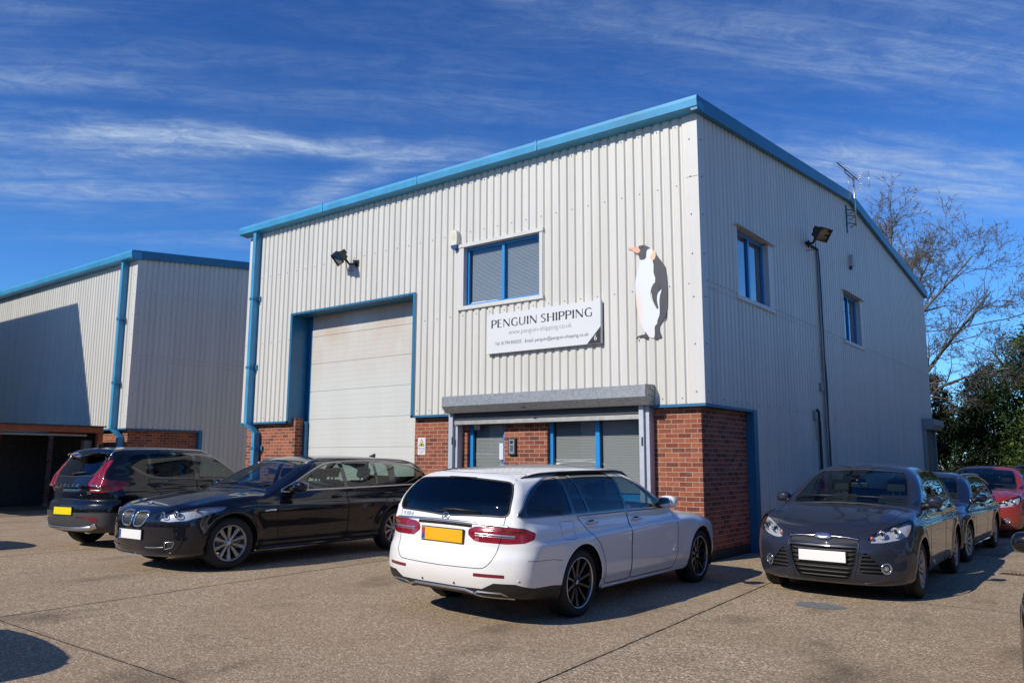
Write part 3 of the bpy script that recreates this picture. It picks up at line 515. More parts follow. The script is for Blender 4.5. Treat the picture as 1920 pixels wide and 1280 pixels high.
    fit('www.penguin-shipping.co.uk', -3.775, -2.385, 3.812, .130, M_['inkgrey'], off=-.0015); fit('Tel: 01794 830555', -4.09, -3.475, 3.622, .088, M_['ink']); fit('Email: penguin@penguin-shipping.co.uk', -3.40, -2.045, 3.620, .088, M_['ink'])
    o = text('sign_number', '6', .13, M_['white'], s, (-1.905, -.0885, 3.545), (0, -1, 0), ext=.0005)
    # penguin cut-out
    p = empty('penguin_cutout', (0, .024, 0)); tag(p, 'flat cut-out of a standing penguin fixed to the front wall', 'wall sign')
    def sm(q, n=3): return [tuple(v) for v in smoothpoly([(a, b, 0) for a, b in q], n)]
    def S2(q, n=3): return [(v[0], v[1]) for v in sm(q, n)]
    pk = simple('penguin beak', (.72, .38, .26), .5); og = simple('penguin orange', (.75, .50, .34), .5); gk = simple('penguin charcoal', (.045, .045, .055), .5, var=.1)
    flat('back', S2([(-.775, 4.827), (-.724, 4.767), (-.655, 4.669), (-.611, 4.56), (-.587, 4.455), (-.577, 4.251), (-.58, 4.079), (-.589, 3.922), (-.615, 3.825), (-.664, 3.73), (-.696, 3.69), (-.737, 3.623), (-.732, 3.536), (-.70, 3.45), (-.765, 3.435), (-.835, 3.452), (-.83, 3.56), (-.82, 3.638), (-.80, 3.75), (-.80, 3.95), (-.85, 4.02), (-.885, 4.144), (-.872, 4.28), (-.83, 4.5), (-.83, 4.75)], 2), -.040, gk, p, .010)
    mt = NT('penguin belly'); g = mt.geo(); sx = mt.n('ShaderNodeSeparateXYZ'); mt.link(g, sx.inputs[0]); fx = mt.n('ShaderNodeMapRange'); fx.inputs[1].default_value = -.98; fx.inputs[2].default_value = -1.17; mt.link(sx.outputs[0], fx.inputs[0]); fz = mt.n('ShaderNodeMapRange'); fz.inputs[1].default_value = 4.45; fz.inputs[2].default_value = 4.05; mt.link(sx.outputs[2], fz.inputs[0]); fb_ = mt.n('ShaderNodeMapRange'); fb_.inputs[1].default_value = 3.8; fb_.inputs[2].default_value = 3.5; mt.link(sx.outputs[2], fb_.inputs[0])
    ff = mt.math('MULTIPLY', mt.math('MAXIMUM', fx.outputs[0], mt.math('MULTIPLY', fb_.outputs[0], .3)), fz.outputs[0]); mt.col(mt.mix(ff, (.66, .70, .78), (.72, .58, .42))); mt.p.inputs['Roughness'].default_value = .5
    flat('belly', S2([(-.871, 4.95), (-.94, 4.93), (-.97, 4.80), (-1.062, 4.79), (-1.075, 4.717), (-1.106, 4.617), (-1.141, 4.518), (-1.16, 4.416), (-1.162, 4.298), (-1.154, 4.149), (-1.144, 4.0), (-1.115, 3.836), (-1.062, 3.684), (-1.0, 3.569), (-.938, 3.484), (-.836, 3.453), (-.822, 3.559), (-.82, 3.638), (-.775, 3.684), (-.771, 3.734), (-.733, 3.809), (-.725, 3.909), (-.727, 4.039), (-.713, 4.138), (-.68, 4.24), (-.74, 4.20), (-.80, 4.30), (-.792, 4.44), (-.82, 4.532), (-.817, 4.664), (-.831, 4.739), (-.790, 4.76), (-.772, 4.827), (-.793, 4.885)], 2), -.044, mt.mat, p, .003)
    flat('cheek', S2([(-.832, 4.924), (-.793, 4.888), (-.772, 4.83), (-.787, 4.777), (-.828, 4.739), (-.870, 4.768), (-.88, 4.814), (-.849, 4.853)]), -.0475, og, p, .003)
    flat('flipper', S2([(-.80, 4.36), (-.74, 4.34), (-.722, 4.234), (-.76, 4.159), (-.769, 4.058), (-.752, 3.969), (-.753, 3.923), (-.792, 3.945), (-.838, 4.023), (-.878, 4.144), (-.872, 4.26), (-.83, 4.34)]), -.0475, gk, p, .003)
    flat('flipper_edge', S2([(-.864, 4.205), (-.871, 4.143), (-.845, 4.046), (-.807, 3.969), (-.778, 3.943), (-.814, 4.006), (-.847, 4.097)]), -.0505, M_['white'], p, .0025)
    flat('head', S2([(-1.09, 5.015), (-1.04, 5.026), (-.983, 5.024), (-.919, 4.992), (-.868, 4.95), (-.912, 4.945), (-.94, 4.912), (-.946, 4.853), (-.956, 4.8), (-1.005, 4.779), (-1.066, 4.791), (-1.082, 4.852), (-1.108, 4.898), (-1.08, 4.95)], 2), -.0475, gk, p, .003)
    flat('beak', [(-1.305, 5.018), (-1.23, 5.022), (-1.09, 5.008), (-1.063, 4.962), (-1.050, 4.93), (-1.108, 4.897), (-1.174, 4.942), (-1.231, 4.984)], -.0505, pk, p, .0025); flat('eye', [(-1.015 + .014 * math.cos(t), 4.985 + .014 * math.sin(t)) for t in np.linspace(0, 6.28, 10)], -.0505, simple('eye grey', (.012, .012, .014), .3), p, .0025)
    flat('foot', [(-1.0, 3.576), (-.938, 3.498), (-.947, 3.456), (-1.0, 3.470), (-1.066, 3.488), (-1.111, 3.482), (-1.147, 3.450), (-1.165, 3.485), (-1.12, 3.51), (-1.05, 3.525), (-.993, 3.525)], -.0475, gk, p, .003)
    # tv aerial
    a = empty('tv_aerial', (0, 0, 0)); tag(a, 'silver tv aerial on a short mast at the roof ridge', 'aerial'); m = MB(); m.tube([(.17, 8.95, 7.30), (.17, 8.95, 8.56)], .020, 8); m.build('mast', M_['alu'], a)
    m = MB(); A, Bp = Vector((-.02, 8.25, 8.78)), Vector((.13, 9.62, 8.68)); m.tube([A, Bp], .014, 6); dr_ = (Bp - A).normalized(); cr = Vector((1, -.11, 0)).normalized()
    for k in range(13): c = A + (Bp - A) * (k / 13); m.tube([c - cr * .10, c + cr * .10], .005, 4)
    m.tube([(.17, 8.95, 8.5), (.06, 8.62, 8.62), tuple(A + (Bp - A) * .35)], .012, 6); m.build('boom', M_['black'], a); m = MB()
    for z in (-.22, -.16, -.10, .06, .12, .18): m.tube([tuple(Bp + Vector((-.28, .03, z))), tuple(Bp + Vector((.28, -.03, z)))], .006, 5)
    for sx_ in (-.25, 0, .25): m.tube([tuple(Bp + Vector((sx_, 0, -.24))), tuple(Bp + Vector((sx_, 0, .2)))], .006, 5)
    m.build('reflector', M_['alu'], a); m = MB()
    for z in (7.35, 7.55, 7.7): m.tube([(0, 8.70, z), (.17, 8.95, z)], .012, 5); m.tube([(0, 9.05, z - .04), (.17, 8.95, z)], .010, 5)
    m.box(.0, .03, 8.66, 8.74, 7.1, 7.8); m.build('wall_bracket', M_['black'], a)

# ================================================================ neighbour on the left, open shed, units outside the frame
def neighbour():
    B = empty('warehouse', (0, 0, 0)); tag(B, 'further pale ribbed warehouse on the left, partly in shadow, with a blue downpipe', 'building')
    X1, X0, CB, ET, RY, RZ, BY = -17.81, -46.0, 2.37, 7.36, 9.0, 8.35, 18.0
    def top(y): return ET + (RZ - ET) * min(y, 2 * RY - y) / RY
    m = MB(); cladding(m, X0, X1 - .17, FX, lambda u: CB, lambda u: ET, phase=-.1, depth=.028); m.build('front_cladding', [M_['clad'], M_['screw']], B)
    m = MB(); cladding(m, .16, BY, SX(X1), lambda u: CB if u < 2.42 else .1, lambda u: 4.46, phase=.16, breaks=(2.42, 2.4201), screws=[(4.38, 1, 0), (2.5, 2, 0)]); cladding(m, .16, BY, SX(X1), lambda u: 4.45, top, phase=.16, breaks=(RY,), out=.004, screws=[(6.4, 2, 0), (4.52, 1, 0)]); m.build('side_cladding', [M_['clad'], M_['screw']], B)
    m = MB(); m.box(X1 - .19, X1 + .004, -.006, -.002, CB, ET); m.box(X1 + .0045, X1 + .0085, -.006, .19, CB, ET)
    for k in range(8): m.box(X1 - .10, X1 - .08, -.013, -.006, 2.7 + k * .6, 2.72 + k * .6, 1); m.box(X1 + .0085, X1 + .016, .10, .12, 2.75 + k * .6, 2.77 + k * .6, 1)
    m.build('corner_flashing', [M_['flash'], M_['screw']], B)
    m = MB(); m.box(X0, X1 - .13, .13, .35, -.1, 2.44); m.box(X1 - .35, X1 - .13, .35, 2.3, -.1, 2.44); m.build('brick_wall', M_['brick'], B)
    m = MB(); m.box(X0, X1 + .012, -.012, .13, CB - .045, CB - .003); m.box(X1 - .13, X1 + .012, .13, 2.3, CB - .045, CB - .003); m.box(X1 - .13, X1 + .014, 2.3, 2.42, 0, CB - .0); m.build('blue_trim', M_['blue'], B)
    sec = [(-.26, ET + .22), (-.28, ET + .15), (-.26, ET + .03), (-.24, ET), (.03, ET - .02), (.03, ET + .22)]; m = MB(); m.prism(sec, X0, X1 + .12, plane='yz'); m.build('gutter', M_['bluelight'], B)
    m = MB()
    for (y0, z0), (y1, z1) in (((-.24, ET), (RY, RZ)), ((RY, RZ), (BY, ET))):
        P = [(X1, y0, z0 - .02), (X1, y1, z1 - .02), (X1 + .11, y1, z1 - .02), (X1 + .11, y0, z0 - .02), (X1 - .02, y0, z0 + .22), (X1 - .02, y1, z1 + .21), (X1 + .122, y1, z1 + .21), (X1 + .122, y0, z0 + .22)]; i = len(m.v); m.v += P
        for f in ((0, 1, 2, 3), (4, 7, 6, 5), (3, 2, 6, 7), (0, 4, 5, 1), (0, 3, 7, 4), (1, 5, 6, 2)): m.f.append(tuple(i + k for k in f)); m.m.append(0); m.sm.append(False)
    m.build('verge_trim', M_['blue'], B); m = MB()
    for a, b in (((-.2, ET + .19), (RY, RZ + .18)), ((RY, RZ + .18), (BY, ET + .19))): m.face([(X0, a[0], a[1]), (X1, a[0], a[1]), (X1, b[0], b[1]), (X0, b[0], b[1])])
    m.face([(X0, BY, 0), (X1, BY, 0), (X1, BY, ET), (X0, BY, ET)]); m.build('roof', M_['steelroof'], B)
    dp = empty('downpipe', (0, 0, 0), 0, B); m = MB(); m.box(-18.46, -18.34, -.18, -.01, 2.36, ET); m.box(-18.24, -18.12, -.05, .12, 0, 2.12); q = [(-18.46, -.18, 2.36), (-18.34, -.18, 2.36), (-18.34, -.01, 2.36), (-18.46, -.01, 2.36)]; r_ = [(-18.24, -.05, 2.12), (-18.12, -.05, 2.12), (-18.12, .12, 2.12), (-18.24, .12, 2.12)]
    for k in range(4): m.face([q[k], q[(k + 1) % 4], r_[(k + 1) % 4], r_[k]])
    m.build('pipe', M_['bluelight'], dp); m = MB(); [m.box(-18.50, -18.26, -.186, .0, z - .04, z + .04) for z in (5.6, 3.7)]; m.build('bracket', M_['blue'], dp)
    # open-sided storage shed with a rust red frame
    S_ = empty('storage_shed', (-18.0, -1.8, gz(-18))); tag(S_, 'open dark storage shed with a rust red steel frame in front of the left warehouse', 'shed'); z = 2.30
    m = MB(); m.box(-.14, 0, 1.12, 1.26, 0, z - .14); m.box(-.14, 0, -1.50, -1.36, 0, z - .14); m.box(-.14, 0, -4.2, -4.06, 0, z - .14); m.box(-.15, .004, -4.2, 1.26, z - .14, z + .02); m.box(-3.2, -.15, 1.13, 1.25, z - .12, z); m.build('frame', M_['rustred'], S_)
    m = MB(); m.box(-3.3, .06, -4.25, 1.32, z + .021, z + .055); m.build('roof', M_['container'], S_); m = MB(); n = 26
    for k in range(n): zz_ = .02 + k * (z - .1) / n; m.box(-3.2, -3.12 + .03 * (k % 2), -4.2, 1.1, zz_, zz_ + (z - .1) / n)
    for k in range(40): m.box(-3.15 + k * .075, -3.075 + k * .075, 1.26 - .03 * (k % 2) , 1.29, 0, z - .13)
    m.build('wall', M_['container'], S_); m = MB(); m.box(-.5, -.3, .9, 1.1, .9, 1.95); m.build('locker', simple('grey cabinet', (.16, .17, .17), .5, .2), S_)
    m = MB(); m.box(-.30, -.18, -1.30, .9, z - .24, z - .19); m.build('door_track', M_['galv'], S_)
    # unit beyond the left edge of the picture: its shadow lies on the neighbour's wall
    O = empty('warehouse', (0, 0, 0)); tag(O, 'warehouse standing outside the left edge of the photo', 'building'); m = MB(); m.box(-42, -22.55, -13, -3.5, -.2, 8.80); m.build('wall', M_['clad'], O); m = MB(); m.box(-42.1, -22.5, -13.1, -3.45, 8.805, 8.90); m.build('roof', M_['steelroof'], O)
    O = empty('warehouse', (0, 0, 0)); tag(O, 'long brick and steel unit across the yard behind the viewer', 'building'); m = MB(); cladding(m, -40, 30, lambda u, d, z: (u, -34 - d, z), lambda u: 2.4, lambda u: 7.0, phase=0); m.face([(-40, -34.1, -.5), (30, -34.1, -.5), (30, -34.1, 2.4), (-40, -34.1, 2.4)]); m.build('wall', [M_['clad'], M_['screw']], O); m = MB(); m.box(-40, 30, -50, -33.8, 7.0, 7.3); m.build('roof', M_['blue'], O)  # unseen unit added so that glass and paint have something to mirror
    m = MB()
    for x in range(-36, 28, 8): m.box(x, x + 3.6, -33.98, -33.9, -.1, 4.2)
    m.build('loading_door', M_['dark'], O)

# ================================================================ trees and hedges
def tube_tree(name, label, base, seed, trunk, levels, twig_r=.006, col=None, group=None):
    """bare tree: limbs given by hand, then branching down to twigs"""
    rr = random.Random(seed); root = empty(name, base); tag(root, label, 'tree', group); T = MB(); C = MB()
    def grow(p, d, ln, r, lv, mb):
        n = 4 if lv > 1 else 3; pts = [p]; rs = [r]; q = Vector(p); dd = Vector(d).normalized(); seg = ln / n; kids = []
        for k in range(n):
            dd = (dd + Vector((rr.uniform(-1, 1), rr.uniform(-1, 1), rr.uniform(-.85, 1.0))) * (.30 if lv > 1 else .50)).normalized(); q = q + dd * seg; pts.append(tuple(q)); rs.append(r * (1 - .62 * (k + 1) / n))
            kids.append((Vector(q), Vector(dd), rs[-1]))
        mb.tube(pts, rs, 6 if r > .05 else (4 if r > .015 else 3), cap=False)
        if lv <= 0: return
        nk = levels[lv][0]
        for j in range(nk):
            t = rr.uniform(.25, 1.0); i = min(n - 1, int(t * n)); kp, kd, kr = kids[i]; ax = Vector((rr.uniform(-1, 1), rr.uniform(-1, 1), rr.uniform(-1, 1))).normalized(); kd2 = (kd + ax.cross(kd).normalized() * rr.uniform(.6, 1.4) + Vector((0, 0, .06))).normalized()
            grow(tuple(kp), kd2, ln * rr.uniform(levels[lv][1], levels[lv][2]), max(kr * .62, twig_r), lv - 1, C if lv <= len(levels) - 1 else mb)
        grow(tuple(kids[-1][0]), kids[-1][1], ln * .6, max(kids[-1][2], twig_r), lv - 1, C)
    for limb in trunk:
        pts = crom(limb['p'], 4); n = len(pts); rs = [limb['r'][0] + (limb['r'][1] - limb['r'][0]) * i / (n - 1) for i in range(n)]; T.tube([tuple(p) for p in pts], rs, 9, cap=False)
        for k in range(limb['k']):
            t = limb.get('t0', .25) + (1 - limb.get('t0', .25)) * (k + rr.random() * .6) / limb['k']; i = min(n - 2, int(t * (n - 1))); d = Vector(pts[i + 1] - pts[i]).normalized(); ax = Vector((rr.uniform(-1, 1), rr.uniform(-1, 1), rr.uniform(-1, 1))).normalized()
            d2 = (d * .75 + ax.cross(d).normalized() * rr.uniform(.45, 1.0) + Vector((0, 0, .25))).normalized(); grow(tuple(pts[i]), d2, limb['l'] * rr.uniform(.7, 1.15), rs[i] * .55, len(levels) - 1, C)
    T.build('trunk', col or M_['timber'], root, autonorm=False); C.build('crown', col or M_['timber'], root, autonorm=False); return root
def leaf_mat(name, a, b, c):
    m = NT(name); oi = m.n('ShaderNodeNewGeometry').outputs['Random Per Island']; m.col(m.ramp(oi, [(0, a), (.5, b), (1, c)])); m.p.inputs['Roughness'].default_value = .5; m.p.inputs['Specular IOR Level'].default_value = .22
    t = m.n('ShaderNodeBsdfTranslucent'); t.inputs[0].default_value = tuple(x * 1.2 for x in b) + (1,); mx_ = m.n('ShaderNodeMixShader'); mx_.inputs[0].default_value = .25; m.link(m.p.outputs[0], mx_.inputs[1]); m.link(t.outputs[0], mx_.inputs[2]); m.link(mx_.outputs[0], m.N['Material Output'].inputs[0]); return m.mat
def bush(name, label, base, blobs, n, size, mat, seed, group=None, cat='bush', trunk=True, twigs=40):
    r = np.random.default_rng(seed); root = empty(name, base); tag(root, label, cat, group); V = []; blobs = [np.array(b, float) for b in blobs]; w_ = np.array([b[3] * b[4] * b[5] for b in blobs])**(2 / 3); w_ /= w_.sum(); V = []; per = np.maximum(1, (n * w_).astype(int))
    for b, k in zip(blobs, per):
        # clumps on the shell of each lobe give an uneven outline
        nc = max(6, k // 55); d = r.normal(size=(nc, 3)); d /= np.linalg.norm(d, axis=1, keepdims=True); rad = r.uniform(.55, 1.08, nc)[:, None]; cc = b[:3] + d * b[3:6] * rad; cs = r.uniform(.10, .30, nc) * b[3:6].mean()
        idx = r.integers(0, nc, k); p = cc[idx] + r.normal(size=(k, 3)) * cs[idx][:, None] * .62; p[:, 2] = np.maximum(p[:, 2], .03)
        nn = r.normal(size=(k, 3)) + d[idx] * .8 + np.array((0, 0, .4)); nn /= np.linalg.norm(nn, axis=1, keepdims=True); t = np.cross(nn, r.normal(size=(k, 3))); t /= np.linalg.norm(t, axis=1, keepdims=True); u = np.cross(nn, t); s = size * r.uniform(.6, 1.4, k)[:, None]
        q = np.stack([p - t * s, p - u * s * .48 + nn * s * .12, p + t * s, p + u * s * .48 + nn * s * .12], 1); V.append(q)
    V = np.concatenate(V).reshape(-1, 3); nf = len(V) // 4; me = bpy.data.meshes.new('foliage'); me.vertices.add(len(V)); me.vertices.foreach_set('co', V.ravel()); me.loops.add(nf * 4); me.loops.foreach_set('vertex_index', np.arange(nf * 4)); me.polygons.add(nf); me.polygons.foreach_set('loop_start', np.arange(0, nf * 4, 4)); me.polygons.foreach_set('loop_total', np.full(nf, 4)); me.materials.append(mat); me.update(); me.validate()
    o = bpy.data.objects.new('crown' if cat == 'tree' else 'foliage', me); COL.objects.link(o); o.parent = root
    if trunk:
        m = MB(); rr = random.Random(seed)
        for b in blobs:
            c = Vector(b[:3]); m.tube([(c.x * .3, c.y * .3, 0), (c.x * .6, c.y * .6, c.z * .5), tuple(c)], [.09, .06, .03], 6)
            for k in range(max(2, twigs // len(blobs))):
                d = Vector((rr.uniform(-1, 1), rr.uniform(-1, 1), rr.uniform(-.5, 1))).normalized(); e = c + Vector((d.x * b[3], d.y * b[4], d.z * b[5])) * rr.uniform(.8, 1.1); m.tube([tuple(c), tuple((c + e) / 2 + Vector((0, 0, .1))), tuple(e)], [.03, .015, .005], 4)
        m.build('trunk' if cat == 'tree' else 'stem', M_['timber'], root, autonorm=False)
    return root
def greenery():
    g0 = gz(0)
    # big bare tree behind the far corner: limbs sweep right over the bushes
    tube_tree('bare_tree', 'large bare tree with sweeping limbs behind the rear corner of the warehouse', (-2.6, 24.5, g0), 11, [
        dict(p=[(0, 0, 0), (.1, 0, 2.0), (.3, .1, 4.2), (.3, .2, 6.4)], r=(.24, .12), k=4, l=1.4, t0=.6),
        dict(p=[(.1, 0, 3.6), (1.0, -.3, 4.6), (2.0, -.4, 5.9), (2.9, -.6, 6.9), (3.9, -.6, 8.1)], r=(.105, .025), k=13, l=1.45),
        dict(p=[(.1, 0, 2.8), (1.2, .3, 4.2), (2.6, .4, 4.9), (4.2, .3, 5.2)], r=(.085, .02), k=12, l=1.2),
        dict(p=[(.3, .2, 5.2), (.8, .1, 6.9), (1.5, .2, 7.9), (2.4, .1, 8.8), (3.3, .2, 9.8)], r=(.10, .02), k=13, l=1.4),
        dict(p=[(.3, .2, 6.0), (.5, .6, 8.0), (1.2, .8, 9.2), (1.8, .6, 10.2)], r=(.08, .02), k=11, l=1.25),
        dict(p=[(.3, .2, 6.2), (-.4, .2, 7.6), (.0, .2, 9.2)], r=(.08, .02), k=9, l=1.2)], [(0, 0, 0), (4, .34, .6), (4, .36, .62), (5, .42, .7)], twig_r=.0085)
    tube_tree('bare_tree', 'further bare tree rising above the roof ridge with clustered seed heads', (-3.9, 31, g0), 5, [
        dict(p=[(0, 0, 0), (.1, 0, 4), (0, .1, 8), (.2, 0, 11), (.3, .1, 13.2)], r=(.26, .05), k=14, l=1.5, t0=.6),
        dict(p=[(.1, 0, 8.2), (.8, .1, 10.2), (1.3, 0, 11.2), (1.9, .1, 11.8)], r=(.13, .03), k=8, l=1.0)], [(0, 0, 0), (4, .36, .62), (4, .38, .65), (5, .42, .7)], twig_r=.011)
    tube_tree('bare_tree', 'low bare tree with fine twigs rising behind the evergreen bushes', (2.6, 30.5, g0), 9, [
        dict(p=[(0, 0, 0), (.1, 0, 3.0), (-.3, 0, 5.2), (-.4, .1, 7.6), (-.2, 0, 9.2)], r=(.2, .03), k=10, l=1.5, t0=.4), dict(p=[(0, 0, 3.6), (.7, 0, 5.6), (1.0, 0, 7.6)], r=(.12, .03), k=6, l=1.3), dict(p=[(0, 0, 3.8), (-1.4, 0, 5.4), (-2.2, 0, 6.6)], r=(.12, .03), k=7, l=1.2)], [(0, 0, 0), (4, .38, .65), (4, .4, .68), (4, .45, .75)], twig_r=.008)
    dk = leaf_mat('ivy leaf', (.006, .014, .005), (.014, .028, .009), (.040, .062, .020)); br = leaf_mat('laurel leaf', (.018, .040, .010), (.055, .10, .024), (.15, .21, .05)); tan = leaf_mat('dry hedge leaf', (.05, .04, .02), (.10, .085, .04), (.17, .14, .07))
    grp = 'evergreen bushes at the end of the yard'
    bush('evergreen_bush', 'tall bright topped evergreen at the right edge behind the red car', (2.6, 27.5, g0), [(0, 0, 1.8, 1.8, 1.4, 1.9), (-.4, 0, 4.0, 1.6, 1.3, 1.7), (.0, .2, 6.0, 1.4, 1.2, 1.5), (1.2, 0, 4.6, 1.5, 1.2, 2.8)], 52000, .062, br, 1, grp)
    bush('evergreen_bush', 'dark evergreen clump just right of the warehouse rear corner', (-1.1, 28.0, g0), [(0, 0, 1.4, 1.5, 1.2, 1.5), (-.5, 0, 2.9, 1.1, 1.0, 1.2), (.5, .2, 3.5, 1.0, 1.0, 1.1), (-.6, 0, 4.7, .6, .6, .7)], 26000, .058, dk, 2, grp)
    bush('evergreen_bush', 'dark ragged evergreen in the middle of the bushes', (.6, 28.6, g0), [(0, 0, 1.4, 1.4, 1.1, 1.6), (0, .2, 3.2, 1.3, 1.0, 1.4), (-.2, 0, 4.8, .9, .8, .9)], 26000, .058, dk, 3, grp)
    bush('hedge', 'browned hedge showing between the dark bushes', (.4, 30.5, g0), [(-2.6, 0, 1.6, 1.6, 1, 1.6), (0, 0, 1.8, 1.6, 1, 1.9), (2, 0, 1.8, 1.6, 1, 1.8)], 12000, .06, tan, 4, cat='hedge')
    # hedge and trees along the right side of the yard, outside the picture: mirrored by the cars and windows
    bush('hedge', 'long green hedge outside the right edge of the photo', (11.5, 6, gz(11)), [(0, y, 2.6, 1.5, 2.4, 2.7 + .5 * math.sin(y)) for y in range(-16, 38, 4)], 30000, .14, tan, 6, cat='hedge', twigs=4)  # hedge raised to block low sky light from the side wall and cars
    tube_tree('bare_tree', 'bare tree outside the right edge of the photo', (13.5, 4, gz(12)), 21, [dict(p=[(0, 0, 0), (0, 0, 3), (.2, 0, 6), (0, .2, 10)], r=(.3, .06), k=12, l=2.6, t0=.35)], [(0, 0, 0), (3, .42, .7), (4, .5, .8)], twig_r=.015)
    tube_tree('bare_tree', 'second bare tree outside the right edge of the photo', (13, 12, gz(12)), 22, [dict(p=[(0, 0, 0), (0, 0, 3), (-.4, 0, 6), (0, .2, 9.5)], r=(.3, .06), k=12, l=2.6, t0=.35)], [(0, 0, 0), (3, .42, .7), (4, .5, .8)], twig_r=.015)
    bush('woodland_edge', 'line of tall trees outside the right edge beyond the end of the yard', (16, 40, gz(12)), [(x, (x * 1.3) % 4, 4, 3.2, 3, 4.5 + (x % 3)) for x in range(-9, 22, 5)], 16000, .22, tan, 8, cat='trees', twigs=30)
    c = MB(); c.tube([tuple(v) for v in crom([(-9, 31.5, 7.9), (-2.14, 31, 7.75), (.6, 31, 7.98), (1.9, 31, 8.22), (9, 31, 9.9)], 6)], .025, 5); tag(c.build('overhead_cable', M_['blackp']), 'thin overhead cable crossing behind the bare branches', 'cable')
# ================================================================ cars
# Each body is a smooth solid: the meeting of its side, plan and section curves, meshed and then
# cut along real outlines into bonnet, doors, glass and lamps.
def pchip(pts):
    x = np.array([p[0] for p in pts], float); y = np.array([p[1] for p in pts], float)
    o = np.argsort(x); x = x[o]; y = y[o]; h = np.diff(x); d = np.diff(y) / h; n = len(x); m = np.zeros(n)
    if n > 2:
        for i in range(1, n - 1):
            if d[i - 1] * d[i] > 0:
                w1, w2 = 2 * h[i] + h[i - 1], h[i] + 2 * h[i - 1]; m[i] = (w1 + w2) / (w1 / d[i - 1] + w2 / d[i])
    m[0] = d[0]; m[-1] = d[-1]
    def f(q):
        q = np.asarray(q, float); qc = np.clip(q, x[0], x[-1]); i = np.clip(np.searchsorted(x, qc) - 1, 0, n - 2)
        t = (qc - x[i]) / h[i]; r = (2 * t**3 - 3 * t**2 + 1) * y[i] + (t**3 - 2 * t**2 + t) * h[i] * m[i] + (-2 * t**3 + 3 * t**2) * y[i + 1] + (t**3 - t**2) * h[i] * m[i + 1]
        return r + np.where(q > x[-1], (q - x[-1]) * m[-1], 0) + np.where(q < x[0], (q - x[0]) * m[0], 0)
    return f
def smax(a, b, k): h = np.maximum(k - np.abs(a - b), 0) / k; return np.maximum(a, b) + h * h * k * 0.25
def smin(a, b, k): return -smax(-a, -b, k)

